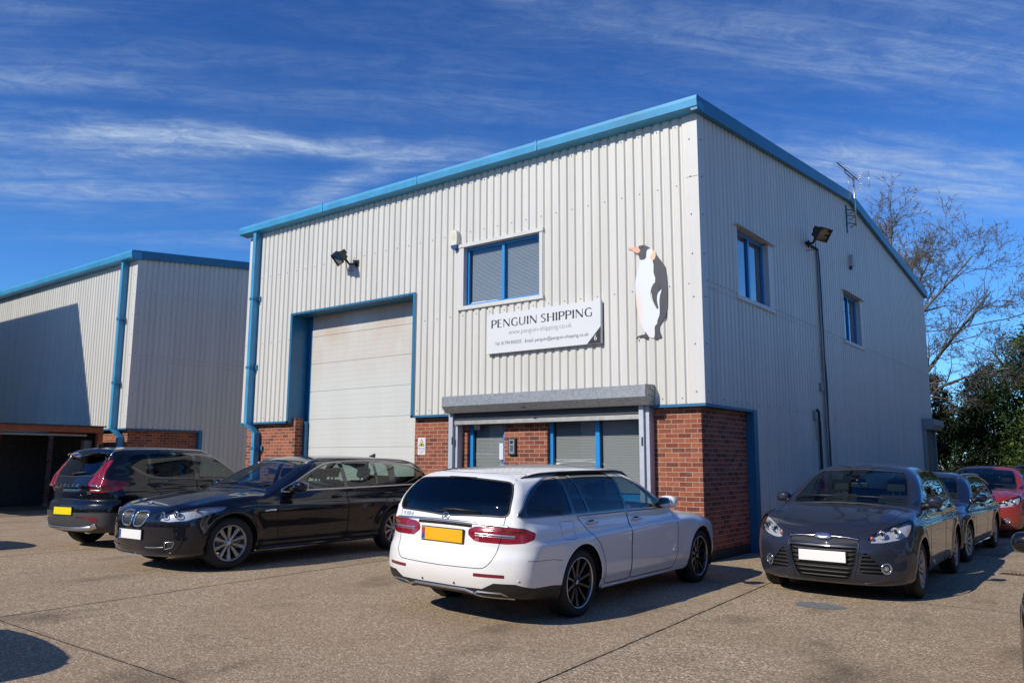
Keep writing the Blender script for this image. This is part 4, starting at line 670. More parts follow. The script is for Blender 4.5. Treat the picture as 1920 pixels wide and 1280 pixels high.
class Shape:
    def __init__(s, P):
        s.P = P; s.top = pchip(P['top']); s.bot = pchip(P['bot']); s.xf = pchip(P['nose']); s.xr = pchip(P['tail'])
        s.hw = pchip(P['section']); s.taper = pchip(P['taper']); s.ws = pchip(P['screen']); s.rg = pchip(P['rearglass']); s.roof = pchip(P['roof'])
        s.gw = pchip(P['cabin']); s.cfp = P.get('cf', 0.30); s.crp = P.get('cr', 0.22)
        s.gtaper = pchip(P.get('gtaper', [(-1.2, 0.93), (-0.4, 0.98), (0.6, 1.0), (1.6, 1.0), (2.4, 0.97), (3, 0.95)]))
    def F(s, x, y, z):
        P = s.P; ay = np.abs(y); tp = s.taper(x); hw = s.hw(z) * tp
        # wheel arch flare
        for wx in (0.0, P['wb']):
            rr = np.sqrt((x - wx)**2 + (z - P['wr'])**2); hw = hw + P.get('flare', 0.022) * np.exp(-((rr - P['ar'] - 0.01) / 0.075)**2)
        # shoulder crease and lower door hollow
        zc = P['crease'][0] + P['crease'][1] * x
        hw = hw + P['crease'][2] * (1 / (1 + np.exp(-(zc - z) / 0.012)) - 0.5) * np.exp(-((z - zc) / 0.16)**2) * np.clip((x + 1.0) * 3, 0, 1) * np.clip((P['wb'] + 0.5 - x) * 2, 0, 1)
        fs = ay - hw
        yn = np.clip(ay / 0.92, 0, 1.3)
        ft = (z - (s.top(x) - P.get('crown', 0.05) * yn**2.2 + P.get('hoodridge', 0.012) * np.exp(-((yn - 0.62) / 0.10)**2) * np.clip((x - P['wb'] + 0.6) * 2, 0, 1))) / np.sqrt(1 + 0.06)
        fb = s.bot(x) - z + 0.05 * np.clip(yn - 0.6, 0, 1)
        ff = (x - (s.xf(z) - s.cfp * yn**3.0)); fr = ((s.xr(z) + s.crp * yn**3.2) - x)
        low = smax(smax(fs, ft, P.get('ktop', 0.11)), smax(ff, fr, 0.02), P.get('kend', 0.12)); low = smax(low, fb, 0.08)
        g = ay - s.gw(z) * s.gtaper(x)
        gf = (x - (s.ws(z) - P.get('wsc', 0.24) * yn**2)) * 0.55; gr = ((s.rg(z) + P.get('rgc', 0.16) * yn**2.5) - x) * P.get('rgn', 0.8)
        gt = z - (s.roof(x) - 0.055 * (ay / 0.62)**2.2)
        cab = np.maximum(smax(smax(g, gt, P.get('kroof', 0.13)), smax(gf, gr, 0.02), 0.06), P.get('cabz', 0.88) - z)
        return smin(low, cab, P.get('kbelt', 0.035))
    def grad(s, p, e=0.004):
        g = np.stack([s.F(p[:, 0] + e * (i == 0), p[:, 1] + e * (i == 1), p[:, 2] + e * (i == 2)) - s.F(p[:, 0] - e * (i == 0), p[:, 1] - e * (i == 1), p[:, 2] - e * (i == 2)) for i in range(3)], 1) / (2 * e)
        return g
    def normal(s, p):
        g = s.grad(p); return g / np.maximum(np.linalg.norm(g, axis=1, keepdims=True), 1e-9)
    def project(s, p, it=4):
        p = p.copy()
        for _ in range(it):
            g = s.grad(p); f = s.F(p[:, 0], p[:, 1], p[:, 2]); st = g * (f / np.maximum((g * g).sum(1), 0.05))[:, None]
            p -= np.clip(st, -0.03, 0.03)
        return p
    def hit(s, pts, d, span=4.8):
        """first surface point met when looking along -d at each of the points"""
        pts = np.atleast_2d(np.array(pts, float)); d = np.array(d, float); d /= np.linalg.norm(d)
        t = np.linspace(span, -span * 0.5, 241)
        q = pts[:, None, :] + d[None, None, :] * t[None, :, None]
        f = s.F(q[..., 0], q[..., 1], q[..., 2]); ins = f < 0; k = np.argmax(ins, 1); ok = ins.any(1); k = np.maximum(k, 1)
        a = t[k - 1].copy(); b = t[k].copy()
        for _ in range(14):
            m = (a + b) / 2; p = pts + d * m[:, None]; v = s.F(p[:, 0], p[:, 1], p[:, 2]) < 0; b = np.where(v, m, b); a = np.where(v, a, m)
        p = pts + d * ((a + b) / 2)[:, None]
        p[~ok] = pts[~ok]
        return p
    def mesh(s, h=0.028):
        P = s.P; xs = np.arange(P['x0'] - 0.06, P['x1'] + 0.06 + h, h); ny = int(1.06 / h); ys = (np.arange(-ny, ny + 1)) * h; zs = np.arange(0.08, P['h'] + 0.08, h)
        X, Y, Z = np.meshgrid(xs, ys, zs, indexing='ij'); V = s.F(X, Y, Z)
        nx, ny_, nz = V.shape; sg = V < 0
        c = np.zeros((nx - 1, ny_ - 1, nz - 1), int)
        for a in (0, 1):
            for b in (0, 1):
                for d in (0, 1): c += sg[a:nx - 1 + a, b:ny_ - 1 + b, d:nz - 1 + d]
        act = (c > 0) & (c < 8); idx = -np.ones(act.shape, int); ijk = np.argwhere(act); idx[act] = np.arange(len(ijk))
        ps = np.zeros((len(ijk), 3)); cnt = np.zeros(len(ijk)); base = np.stack([xs[ijk[:, 0]], ys[ijk[:, 1]], zs[ijk[:, 2]]], 1)
        for ax in range(3):
            o1, o2 = [q for q in range(3) if q != ax]
            for a in (0, 1):
                for b in (0, 1):
                    off = np.zeros(3, int); off[o1] = a; off[o2] = b; p0 = ijk + off; off2 = off.copy(); off2[ax] = 1; p1 = ijk + off2
                    v0 = V[p0[:, 0], p0[:, 1], p0[:, 2]]; v1 = V[p1[:, 0], p1[:, 1], p1[:, 2]]; cr = (v0 < 0) != (v1 < 0)
                    t = np.where(cr, v0 / np.where(cr, v0 - v1, 1), 0); q = np.tile(off.astype(float), (len(ijk), 1)); q[:, ax] = t
                    ps += np.where(cr[:, None], q, 0); cnt += cr
        verts = base + ps / cnt[:, None] * h
        quads = []
        for ax in range(3):
            o1, o2 = [(1, 2), (2, 0), (0, 1)][ax]
            sl0 = [slice(None)] * 3; sl1 = [slice(None)] * 3; sl0[ax] = slice(0, -1); sl1[ax] = slice(1, None)
            a, b = sg[tuple(sl0)], sg[tuple(sl1)]; e = np.argwhere(a != b)
            ok = (e[:, o1] > 0) & (e[:, o2] > 0) & (e[:, o1] < V.shape[o1] - 1) & (e[:, o2] < V.shape[o2] - 1); e = e[ok]
            def cell(d1, d2):
                q = e.copy(); q[:, o1] -= d1; q[:, o2] -= d2; return idx[q[:, 0], q[:, 1], q[:, 2]]
            q = np.stack([cell(1, 1), cell(0, 1), cell(0, 0), cell(1, 0)], 1); flip = ~a[e[:, 0], e[:, 1], e[:, 2]]; q[flip] = q[flip][:, ::-1]; quads.append(q)
        quads = np.concatenate(quads); quads = quads[(quads >= 0).all(1)]
        return s.project(verts), quads

def rounded(poly, r=0.04, n=4):
    """round the corners of a polygon of 3-D points"""
    poly = [np.array(p[:3], float) for p in poly]; poly = [p for i, p in enumerate(poly) if np.linalg.norm(p - poly[i - 1]) > 1e-6]; out = []; k = len(poly)
    for i, p in enumerate(poly):
        a, b = poly[i - 1], poly[(i + 1) % k]; da, db = a - p, b - p; la, lb = np.linalg.norm(da), np.linalg.norm(db); rr = min(r, la * 0.45, lb * 0.45)
        p0, p1 = p + da / la * rr, p + db / lb * rr
        for j in range(n + 1):
            t = j / n; out.append((1 - t)**2 * p0 + 2 * t * (1 - t) * p + t * t * p1)
    return out
def smoothpoly(pts, n=6):
    """closed Catmull-Rom through the points"""
    P = [np.array(p, float) for p in pts]; k = len(P); out = []
    for i in range(k):
        a, b, c, d = P[i - 1], P[i], P[(i + 1) % k], P[(i + 2) % k]
        for j in range(n):
            t = j / n; out.append(0.5 * ((2 * b) + (-a + c) * t + (2 * a - 5 * b + 4 * c - d) * t * t + (-a + 3 * b - 3 * c + d) * t**3))
    return out
def crom(pts, n=6):
    P = [np.array(p, float) for p in pts]; P = [2 * P[0] - P[1]] + P + [2 * P[-1] - P[-2]]; out = []
    for i in range(1, len(P) - 2):
        a, b, c, d = P[i - 1:i + 3]
        for j in range(n):
            t = j / n; out.append(0.5 * ((2 * b) + (-a + c) * t + (2 * a - 5 * b + 4 * c - d) * t * t + (-a + 3 * b - 3 * c + d) * t**3))
    out.append(P[-2]); return out
def mir(pts): return [np.array((p[0], -p[1], p[2])) for p in pts]
def basis(d):
    d = np.array(d, float); d /= np.linalg.norm(d); u = np.cross((0, 0, 1), d); u /= np.linalg.norm(u); return d, u, np.cross(d, u)
def inpoly(pu, pv, poly):
    c = False; n = len(poly); j = n - 1
    for i in range(n):
        if (poly[i][1] > pv) != (poly[j][1] > pv) and pu < (poly[j][0] - poly[i][0]) * (pv - poly[i][1]) / (poly[j][1] - poly[i][1]) + poly[i][0]: c = not c
        j = i
    return c

SURF = {}
def emit(shape, name, mats, parent, polys, inset=0.0, skirt=False, label=None):
    """polys: lists of 3-D points lying on the body surface -> one object, with exact surface normals"""
    key = {}; V = []; Fc = []
    for pl in polys:
        f = []
        for p in pl:
            k = (round(p[0], 5), round(p[1], 5), round(p[2], 5))
            if k not in key: key[k] = len(V); V.append(p)
            f.append(key[k])
        f2 = [f[i] for i in range(len(f)) if f[i] != f[i - 1]]
        if len(f2) >= 3: Fc.append(f2)
    if not V: return None
    V = np.array(V); Nn = shape.normal(V); V2 = V - Nn * inset
    if skirt:
        ec = {}
        for f in Fc:
            for i in range(len(f)):
                a, b = f[i - 1], f[i]; ec[(a, b)] = ec.get((a, b), 0) + 1
        bd = [(a, b) for (a, b) in ec if (b, a) not in ec]; extra = {}; SV = []; SN = []; SF = []
        for a, b in bd:
            ids = []
            for q in (a, b):
                SV.append(V2[q]); SV.append(V[q] + Nn[q] * 0.0005)
            base = len(V2) + len(SV) - 4; SF.append([base, base + 1, base + 3, base + 2])
        nb = len(V2)
        if SV: V2 = np.concatenate([V2, np.array(SV)])
    me = bpy.data.meshes.new(name); faces = Fc + (SF if skirt else [])
    me.from_pydata([tuple(v) for v in V2], [], faces); me.materials.append(mats)
    me.polygons.foreach_set('use_smooth', [True] * len(faces))
    nl = np.zeros((len(me.loops), 3)); vi = np.zeros(len(me.loops), int); me.loops.foreach_get('vertex_index', vi)
    nn = Nn
    if skirt and SV: nn = np.concatenate([Nn, np.zeros((len(SV), 3))])
    me.normals_split_custom_set([tuple(v) for v in nn[vi]]); me.update()
    o = bpy.data.objects.new(name, me); COL.objects.link(o); o.parent = parent
    if label: o['label'] = label
    return o

def ribbon(mb, shape, path, d, wid=0.006, off=0.0012, closed=False, step=0.03, m=0):
    """thin strip laid on the body along a path of 3-D points seen along d"""
    P = [np.array(p, float) for p in path]
    if closed: P.append(P[0])
    Q = []
    for a, b in zip(P[:-1], P[1:]):
        k = max(1, int(np.linalg.norm(b - a) / step)); Q += [a + (b - a) * j / k for j in range(k)]
    if not closed: Q.append(P[-1])
    S = shape.hit(np.array(Q), d); Nn = shape.normal(S); n = len(S)
    T = np.roll(S, -1, 0) - np.roll(S, 1, 0)
    if not closed: T[0] = S[1] - S[0]; T[-1] = S[-1] - S[-2]
    B = np.cross(Nn, T); B /= np.maximum(np.linalg.norm(B, axis=1, keepdims=True), 1e-9)
    h = off; i0 = len(mb.v)
    for q in range(n):
        for sgn, hh in ((-1, -0.001), (-0.8, h), (0.8, h), (1, -0.001)): mb.v.append(tuple(S[q] + B[q] * wid / 2 * sgn + Nn[q] * hh))
    for q in range(n if closed else n - 1):
        r_ = (q + 1) % n
        if np.linalg.norm(S[q] - S[r_]) > 0.25: continue
        for c in range(3):
            mb.f.append((i0 + q * 4 + c, i0 + q * 4 + c + 1, i0 + r_ * 4 + c + 1, i0 + r_ * 4 + c)); mb.m.append(m); mb.sm.append(c == 1)

class Cutter:
    """body mesh that can be cut along outlines; every face carries the id of its region"""
    def __init__(s, shape, h=0.028):
        s.sh = shape; v, q = shape.mesh(h); n = shape.normal(v); f = v[q]
        fn = np.cross(f[:, 2] - f[:, 0], f[:, 3] - f[:, 1]); flip = (fn * n[q[:, 0]]).sum(1) < 0; f[flip] = f[flip][:, ::-1]
        s.f = [list(map(tuple, x)) for x in f.tolist()]; s.reg = np.zeros(len(f), int); s.cen = f.mean(1); s.nor = n[q].mean(1); s.nor /= np.linalg.norm(s.nor, axis=1, keepdims=True)
        s.alive = np.ones(len(f), bool)
    def cut(s, poly, d, rid, nmin=0.12, only=None, cond=None):
        d, u, v = basis(d); PL = np.array([(float(np.dot(p, u)), float(np.dot(p, v))) for p in poly]); n = len(PL); Q = np.roll(PL, -1, 0)
        cu, cv = s.cen @ u, s.cen @ v; mg = 0.06; lo, hi = PL.min(0), PL.max(0)
        mk = s.alive & (s.nor @ d > nmin) & (cu > lo[0] - mg) & (cu < hi[0] + mg) & (cv > lo[1] - mg) & (cv < hi[1] + mg)
        if only is not None: mk &= np.isin(s.reg, list(only))
        ids = np.nonzero(mk)[0]
        if cond is not None: ids = np.array([i for i in ids if cond(Vector(s.cen[i]))], int)
        if not len(ids): return
        def inside(a, b):
            r_ = np.zeros(len(a), bool)
            for (x0, y0), (x1, y1) in zip(PL, Q):
                if y0 == y1: continue
                c = ((y0 > b) != (y1 > b)) & (a < (x1 - x0) * (b - y0) / (y1 - y0) + x0); r_ ^= c
            return r_
        B = np.array([(min(a), max(a), min(b), max(b)) for a, b in (([p[0] * u[0] + p[1] * u[1] + p[2] * u[2] for p in s.f[i]], [p[0] * v[0] + p[1] * v[1] + p[2] * v[2] for p in s.f[i]]) for i in ids)])
        m = 1e-4; hitl = [[] for _ in ids]
        for e in range(n):
            x0, x1 = sorted((PL[e, 0], Q[e, 0])); y0, y1 = sorted((PL[e, 1], Q[e, 1]))
            for k in np.nonzero((B[:, 1] > x0 - m) & (B[:, 0] < x1 + m) & (B[:, 3] > y0 - m) & (B[:, 2] < y1 + m))[0]: hitl[k].append(e)
        ins = inside(cu[ids], cv[ids]); newf, newn = [], []
        for k, i in enumerate(ids):
            if not hitl[k]:
                if ins[k]: s.reg[i] = rid
                continue
            pieces = [s.f[i]]
            for e in hitl[k]:
                p, q = PL[e], Q[e]; du, dv = q - p; ln = math.hypot(du, dv)
                if ln < 1e-7: continue
                A, Bc, Cc = dv / ln, -du / ln, -(p[0] * dv - p[1] * du) / ln; x0, x1 = sorted((p[0], q[0])); y0, y1 = sorted((p[1], q[1])); out = []
                for pc in pieces:
                    c2 = [(a[0] * u[0] + a[1] * u[1] + a[2] * u[2], a[0] * v[0] + a[1] * v[1] + a[2] * v[2]) for a in pc]
                    if max(c[0] for c in c2) < x0 - m or min(c[0] for c in c2) > x1 + m or max(c[1] for c in c2) < y0 - m or min(c[1] for c in c2) > y1 + m: out.append(pc); continue
                    ds = [A * c[0] + Bc * c[1] + Cc for c in c2]
                    if min(ds) > -2e-5 or max(ds) < 2e-5: out.append(pc); continue
                    P1, P2 = [], []; L_ = len(pc)
                    for j in range(L_):
                        a, b, da, db = pc[j], pc[(j + 1) % L_], ds[j], ds[(j + 1) % L_]
                        if da >= 0: P1.append(a)
                        if da <= 0: P2.append(a)
                        if (da > 0 and db < 0) or (da < 0 and db > 0):
                            if a < b: t = da / (da - db); x = tuple(a[w_] + (b[w_] - a[w_]) * t for w_ in range(3))
                            else: t = db / (db - da); x = tuple(b[w_] + (a[w_] - b[w_]) * t for w_ in range(3))
                            P1.append(x); P2.append(x)
                    if len(P1) >= 3: out.append(P1)
                    if len(P2) >= 3: out.append(P2)
                pieces = out
            cs = np.array([np.mean(pc, 0) for pc in pieces]); fl = inside(cs @ u, cs @ v)
            if not fl.any(): continue
            if fl.all(): s.reg[i] = rid; continue
            s.alive[i] = False
            for pc, c, fi in zip(pieces, cs, fl): newf.append((pc, c, rid if fi else s.reg[i])); newn.append(s.nor[i])
        if newf:
            s.f += [x[0] for x in newf]; s.cen = np.concatenate([s.cen, [x[1] for x in newf]]); s.reg = np.concatenate([s.reg, [x[2] for x in newf]]); s.nor = np.concatenate([s.nor, newn]); s.alive = np.concatenate([s.alive, np.ones(len(newf), bool)])
    def polys(s):
        out = {}
        for i in np.nonzero(s.alive)[0]: out.setdefault(int(s.reg[i]), []).append(s.f[i])
        return out

def paint(name, c, metal=0.0, rough=0.35, flake=0.0, coat=1.0):
    m = NT(name); m.col(c); m.p.inputs['Metallic'].default_value = metal; m.p.inputs['Roughness'].default_value = rough
    m.p.inputs['Coat Weight'].default_value = coat; m.p.inputs['Coat Roughness'].default_value = 0.02; m.p.inputs['Coat IOR'].default_value = 1.5
    # a film of road dust towards the sills
    g = m.n('ShaderNodeSeparateXYZ'); m.link(m.coord(), g.inputs[0]); d = m.n('ShaderNodeMapRange'); d.inputs[1].default_value = 0.75; d.inputs[2].default_value = 0.2; m.link(g.outputs[2], d.inputs[0])
    ns = m.noise(m.coord(), 5, 5, 0.7); f = m.math('MULTIPLY', m.math('MULTIPLY', d.outputs[0], ns), 0.28 if max(c) > .1 else 0.07, clamp=True); m.p.inputs['Specular IOR Level'].default_value = .5 if max(c) > .1 else .12
    m.col(m.mix(f, tuple(c), (0.16, 0.14, 0.12))); rr = m.math('ADD', m.math('MULTIPLY', f, 1.2), rough); m.link(rr, m.p.inputs['Roughness'])
    m.link(m.math('ADD', m.math('MULTIPLY', m.noise(m.coord(), 14, 3), 0.05), 0.0), m.p.inputs['Coat Roughness'])
    b = m.n('ShaderNodeBump'); b.inputs['Strength'].default_value = 0.02; b.inputs['Distance'].default_value = 0.01; m.link(m.noise(m.coord(), 1.8, 2), b.inputs['Height'])
    m.link(b.outputs[0], m.p.inputs['Coat Normal'])
    return m.mat
def glassmat(name, tint, rough=0.0, mixf=0.0):
    m = NT(name); N_ = m.N; g = N_.new('ShaderNodeBsdfGlossy'); g.inputs['Roughness'].default_value = 0.01; t = N_.new('ShaderNodeBsdfTransparent'); t.inputs[0].default_value = tuple(tint) + (1,)
    fr = N_.new('ShaderNodeFresnel'); m.link(m.math('ADD', 1.52, m.math('MULTIPLY', m.n('ShaderNodeNewGeometry').outputs['Backfacing'], 1 / 1.52 - 1.52)), fr.inputs[0]); mx_ = N_.new('ShaderNodeMixShader')
    f = m.math('ADD', m.math('MULTIPLY', fr.outputs[0], 1.15), mixf, clamp=True)
    m.link(f, mx_.inputs[0]); m.link(t.outputs[0], mx_.inputs[1]); m.link(g.outputs[0], mx_.inputs[2]); m.link(mx_.outputs[0], N_['Material Output'].inputs[0])
    return m.mat

CM = {}
def car_mats():
    CM['tyre'] = simple('tyre rubber', (0.012, 0.012, 0.012), 0.75, var=0.3, vscale=40, bump=0.3, bscale=120)
    CM['trim'] = simple('black plastic trim', (0.014, 0.014, 0.015), 0.5, bump=0.15, bscale=400)
    CM['cladding'] = simple('grey plastic bumper', (0.045, 0.047, 0.05), 0.6, bump=0.15, bscale=400)
    CM['gloss'] = simple('gloss black', (0.006, 0.006, 0.007), 0.08, coat=1)
    CM['chrome'] = simple('chrome', (0.85, 0.86, 0.88), 0.12, 1.0)
    CM['satin'] = simple('satin aluminium', (0.62, 0.63, 0.65), 0.3, 1.0)
    CM['alloy'] = simple('silver alloy', (0.36, 0.35, 0.34), 0.35, 0.85, var=0.15)
    CM['blackalloy'] = simple('black alloy', (0.008, 0.008, 0.009), 0.28, 0.2, coat=0.5)
    CM['disc'] = simple('brake disc', (0.12, 0.11, 0.10), 0.4, 0.9)
    CM['gap'] = simple('shut line', (0.004, 0.004, 0.004), 0.9)
    CM['well'] = simple('wheel well', (0.006, 0.006, 0.006), 0.95)
    CM['inner'] = simple('cabin fabric', (0.018, 0.018, 0.02), 0.85, bump=0.3, bscale=300)
    CM['lining'] = simple('pale headlining', (0.35, 0.34, 0.31), 0.9)
    CM['glass'] = glassmat('car glass', (0.50, 0.60, 0.56), mixf=0.01)
    CM['privacy'] = glassmat('privacy glass', (0.035, 0.045, 0.06), mixf=0.01)
    CM['lens'] = glassmat('clear lamp lens', (0.93, 0.94, 0.95), mixf=0.01)
    m = NT('red lamp lens'); m.col((0.30, 0.004, 0.012)); m.p.inputs['Roughness'].default_value = 0.12; m.p.inputs['Coat Weight'].default_value = 1
    m.p.inputs['Transmission Weight'].default_value = 0.15
    wv = m.n('ShaderNodeTexWave'); wv.bands_direction = 'Z'; wv.inputs['Scale'].default_value = 22; m.link(m.coord(), wv.inputs[0])
    m.col(m.mix(m.math('MULTIPLY', wv.outputs[1], 0.55), (0.16, 0.002, 0.008), (0.62, 0.010, 0.03))); m.bump(wv.outputs[1], 0.25, 0.004); CM['red'] = m.mat
    CM['darkred'] = simple('dark red reflector', (0.16, 0.004, 0.02), 0.15, coat=1)
    CM['bowl'] = simple('bright lamp housing', (.62, .63, .66), .25, .35, var=.3, vscale=60); CM['lampwhite'] = simple('lamp reflector', (0.75, 0.76, 0.8), 0.18, 0.9)
    CM['amber'] = simple('amber bulb', (0.5, 0.12, 0.03), 0.2, coat=1)
    CM['plateW'] = simple('white plate', (0.80, 0.81, 0.80), 0.35, coat=0.3)
    CM['plateY'] = simple('yellow plate', (0.85, 0.42, 0.012), 0.35, coat=0.3)
    CM['plateYb'] = simple('bright yellow plate', (0.85, 0.66, 0.01), 0.35, coat=0.3)
    CM['blue'] = simple('plate band blue', (0.02, 0.06, 0.35), 0.4)
    CM['mesh'] = simple('grille mesh', (0.006, 0.006, 0.006), 0.6)
    CM['mirrorglass'] = simple('mirror glass', (0.8, 0.82, 0.85), 0.03, 1.0)

def wheel(name, parent, x, y, r, rimr, wid, style, side):
    """side: +1 outer face towards +y"""
    w_ = empty(name, (x, y, r), 0, parent)
    t = MB(); hw = wid / 2; s = side
    prof = [(rimr + 0.004, -hw * 0.85), (rimr + 0.02, -hw), (r - 0.045, -hw * 1.02), (r - 0.012, -hw * 0.86), (r, -hw * 0.62), (r, -hw * 0.2), (r - 0.008, -hw * 0.18), (r - 0.008, -hw * 0.12), (r, -hw * 0.1),
            (r, hw * 0.1), (r - 0.008, hw * 0.12), (r - 0.008, hw * 0.18), (r, hw * 0.2), (r, hw * 0.62), (r - 0.012, hw * 0.86), (r - 0.045, hw * 1.02), (rimr + 0.02, hw), (rimr + 0.004, hw * 0.85)]
    t.lathe([(a, b * s) for a, b in prof], 56); t.build('tyre', CM['tyre'], w_)
    rm = MB(); mat = {'mb': CM['blackalloy'], 'dark': CM['blackalloy']}.get(style, CM['alloy'])
    lip = [(rimr * 0.90, -hw * 0.8), (rimr * 0.90, hw * 0.45), (rimr * 0.925, hw * 0.72), (rimr * 0.965, hw * 0.88), (rimr + 0.006, hw * 0.92), (rimr + 0.006, hw * 0.8), (rimr * 0.95, -hw * 0.8)]
    rm.lathe([(a, b * s) for a, b in lip], 56, m=0)
    if style == 'mb':
        rm.lathe([(rimr * 0.962, hw * 0.885 * s), (rimr * 0.975, hw * 0.93 * s), (rimr + 0.002, hw * 0.95 * s), (rimr + 0.004, hw * 0.9 * s)], 56, m=1)
    ns = {'mb': 10, 'bmw': 10, 'five': 5, 'dark': 5, 'ten': 10}[style]
    for k in range(ns):
        a = 2 * math.pi * k / ns + 0.3
        def P(rr, tw, yy): return (rr * math.cos(a) - tw * math.sin(a), yy * s, rr * math.sin(a) + tw * math.cos(a))
        if style == 'bmw': w0, w1 = 0.017, 0.030
        elif style == 'mb': w0, w1 = 0.017, 0.020
        elif style == 'ten': w0, w1 = 0.014, 0.022
        else: w0, w1 = 0.034, 0.050
        r0, r1 = 0.055, rimr * 0.935; yo, yi = hw * 0.60, hw * 0.80; dep = 0.045
        sec = []
        for rr, ww, yy in ((r0, w0, yo), ((r0 + r1) / 2, (w0 + w1) / 2 * 0.92, yo + 0.012), (r1, w1, yi)):
            sec.append([P(rr, -ww, yy - 0.01), P(rr, -ww * 0.55, yy), P(rr, ww * 0.55, yy), P(rr, ww, yy - 0.01), P(rr, ww * 0.8, yy - dep), P(rr, -ww * 0.8, yy - dep)])
        for A, B in zip(sec[:-1], sec[1:]):
            for q in range(6): rm.face([A[q], A[(q + 1) % 6], B[(q + 1) % 6], B[q]], 0)
        if style == 'bmw':
            pass
    rm.lathe([(0.0, hw * 0.66 * s), (0.028, hw * 0.66 * s), (0.032, hw * 0.62 * s), (0.062, hw * 0.60 * s), (0.070, hw * 0.5 * s), (0.072, hw * 0.1 * s)], 24, m=0)
    for k in range(5):
        a = 2 * math.pi * k / 5; rm.lathe([(0.0, hw * 0.62 * s), (0.008, hw * 0.62 * s), (0.009, hw * 0.5 * s)], 6, c=(0.048 * math.cos(a), 0, 0.048 * math.sin(a)), m=2)
    rm.lathe([(0, hw * 0.675 * s), (0.024, hw * 0.67 * s), (0.026, hw * 0.64 * s)], 20, m=1)
    rm.build('rim', [mat, CM['satin'], CM['well']], w_)
    dd = MB(); dd.lathe([(0.05, hw * 0.1 * s), (0.155, hw * 0.12 * s), (0.158, hw * 0.02 * s), (0.05, 0)], 40); dd.box(-0.2, -0.10, hw * 0.02 * s, hw * 0.34 * s, -0.08, 0.08, b=0.02); dd.build('brake_disc', CM['disc'], w_)
    return w_

def ellipsoid(mb, c, r, n=20, k=12, m=0, p=2.3, rot=None):
    i0 = len(mb.v); c = Vector(c)
    def sp(v, e): return math.copysign(abs(v)**(2 / e), v)
    for j in range(k + 1):
        th = math.pi * j / k - math.pi / 2
        for i in range(n):
            a = 2 * math.pi * i / n; v = Vector((r[0] * sp(math.cos(th), p) * sp(math.cos(a), p), r[1] * sp(math.cos(th), p) * sp(math.sin(a), p), r[2] * sp(math.sin(th), p)))
            if rot is not None: v = rot @ v
            mb.v.append(tuple(c + v))
    for j in range(k):
        for i in range(n):
            mb.f.append((i0 + j * n + i, i0 + j * n + (i + 1) % n, i0 + (j + 1) * n + (i + 1) % n, i0 + (j + 1) * n + i)); mb.m.append(m); mb.sm.append(True)

def orient(o, n, up=(0, 0, 1)):
    """turn an object so that its local z points along n and its local y near up"""
    n = Vector(n).normalized(); up = Vector(up); x = up.cross(n).normalized(); y = n.cross(x)
    o.rotation_mode = 'QUATERNION'; o.rotation_quaternion = Matrix((x, y, n)).transposed().to_quaternion()
def text(name, s, size, mat, parent, loc, n, up=(0, 0, 1), ext=0.002, align='CENTER', spacing=1.0, xs=1.0, off=0):
    c = bpy.data.curves.new(name, 'FONT'); c.body = s; c.size = size; c.extrude = ext; c.align_x = align; c.align_y = 'CENTER'; c.space_character = spacing
    c.materials.append(mat); t = bpy.data.objects.new('text_source', c); COL.objects.link(t)
    if off: c.offset = off
    bpy.context.view_layer.update(); me = bpy.data.meshes.new_from_object(t.evaluated_get(bpy.context.evaluated_depsgraph_get())); bpy.data.objects.remove(t); bpy.data.curves.remove(c)
    if not me.materials: me.materials.append(mat)
    o = bpy.data.objects.new(name, me); COL.objects.link(o); o.parent = parent; o.location = loc; orient(o, n, up); o.scale = (xs, 1, 1); return o

def plate(parent, shape, x, z, d, mat, w=0.52, h=0.111, band=None, tilt=0.0, name='number_plate'):
    p = shape.hit([(0, 0, z)], (d, 0, 0))[0]; n = shape.normal(np.array([p]))[0]; px_ = p[0] + d * 0.012
    # rest on the most forward point behind the plate
    q = shape.hit([(0, yy, z + zz_) for yy in (-w / 2, 0, w / 2) for zz_ in (-h / 2, 0, h / 2)], (d, 0, 0)); px_ = (q[:, 0].max() if d > 0 else q[:, 0].min()) + d * 0.012
    m = MB(); m.box(-w / 2, w / 2, -h / 2, h / 2, -0.004, 0.004, b=0.003, m=0)
    if band: m.box(-w / 2 + 0.006, -w / 2 + 0.045, -h / 2 + 0.006, h / 2 - 0.006, 0.004, 0.0052, m=1)
    m.box(-w / 2 - 0.008, w / 2 + 0.008, -h / 2 - 0.008, h / 2 + 0.008, -0.016, -0.0042, m=2)
    o = m.build(name, [mat, band or CM['blue'], CM['trim']], parent); o.location = (px_, 0, z); orient(o, (d, 0, tilt)); return o

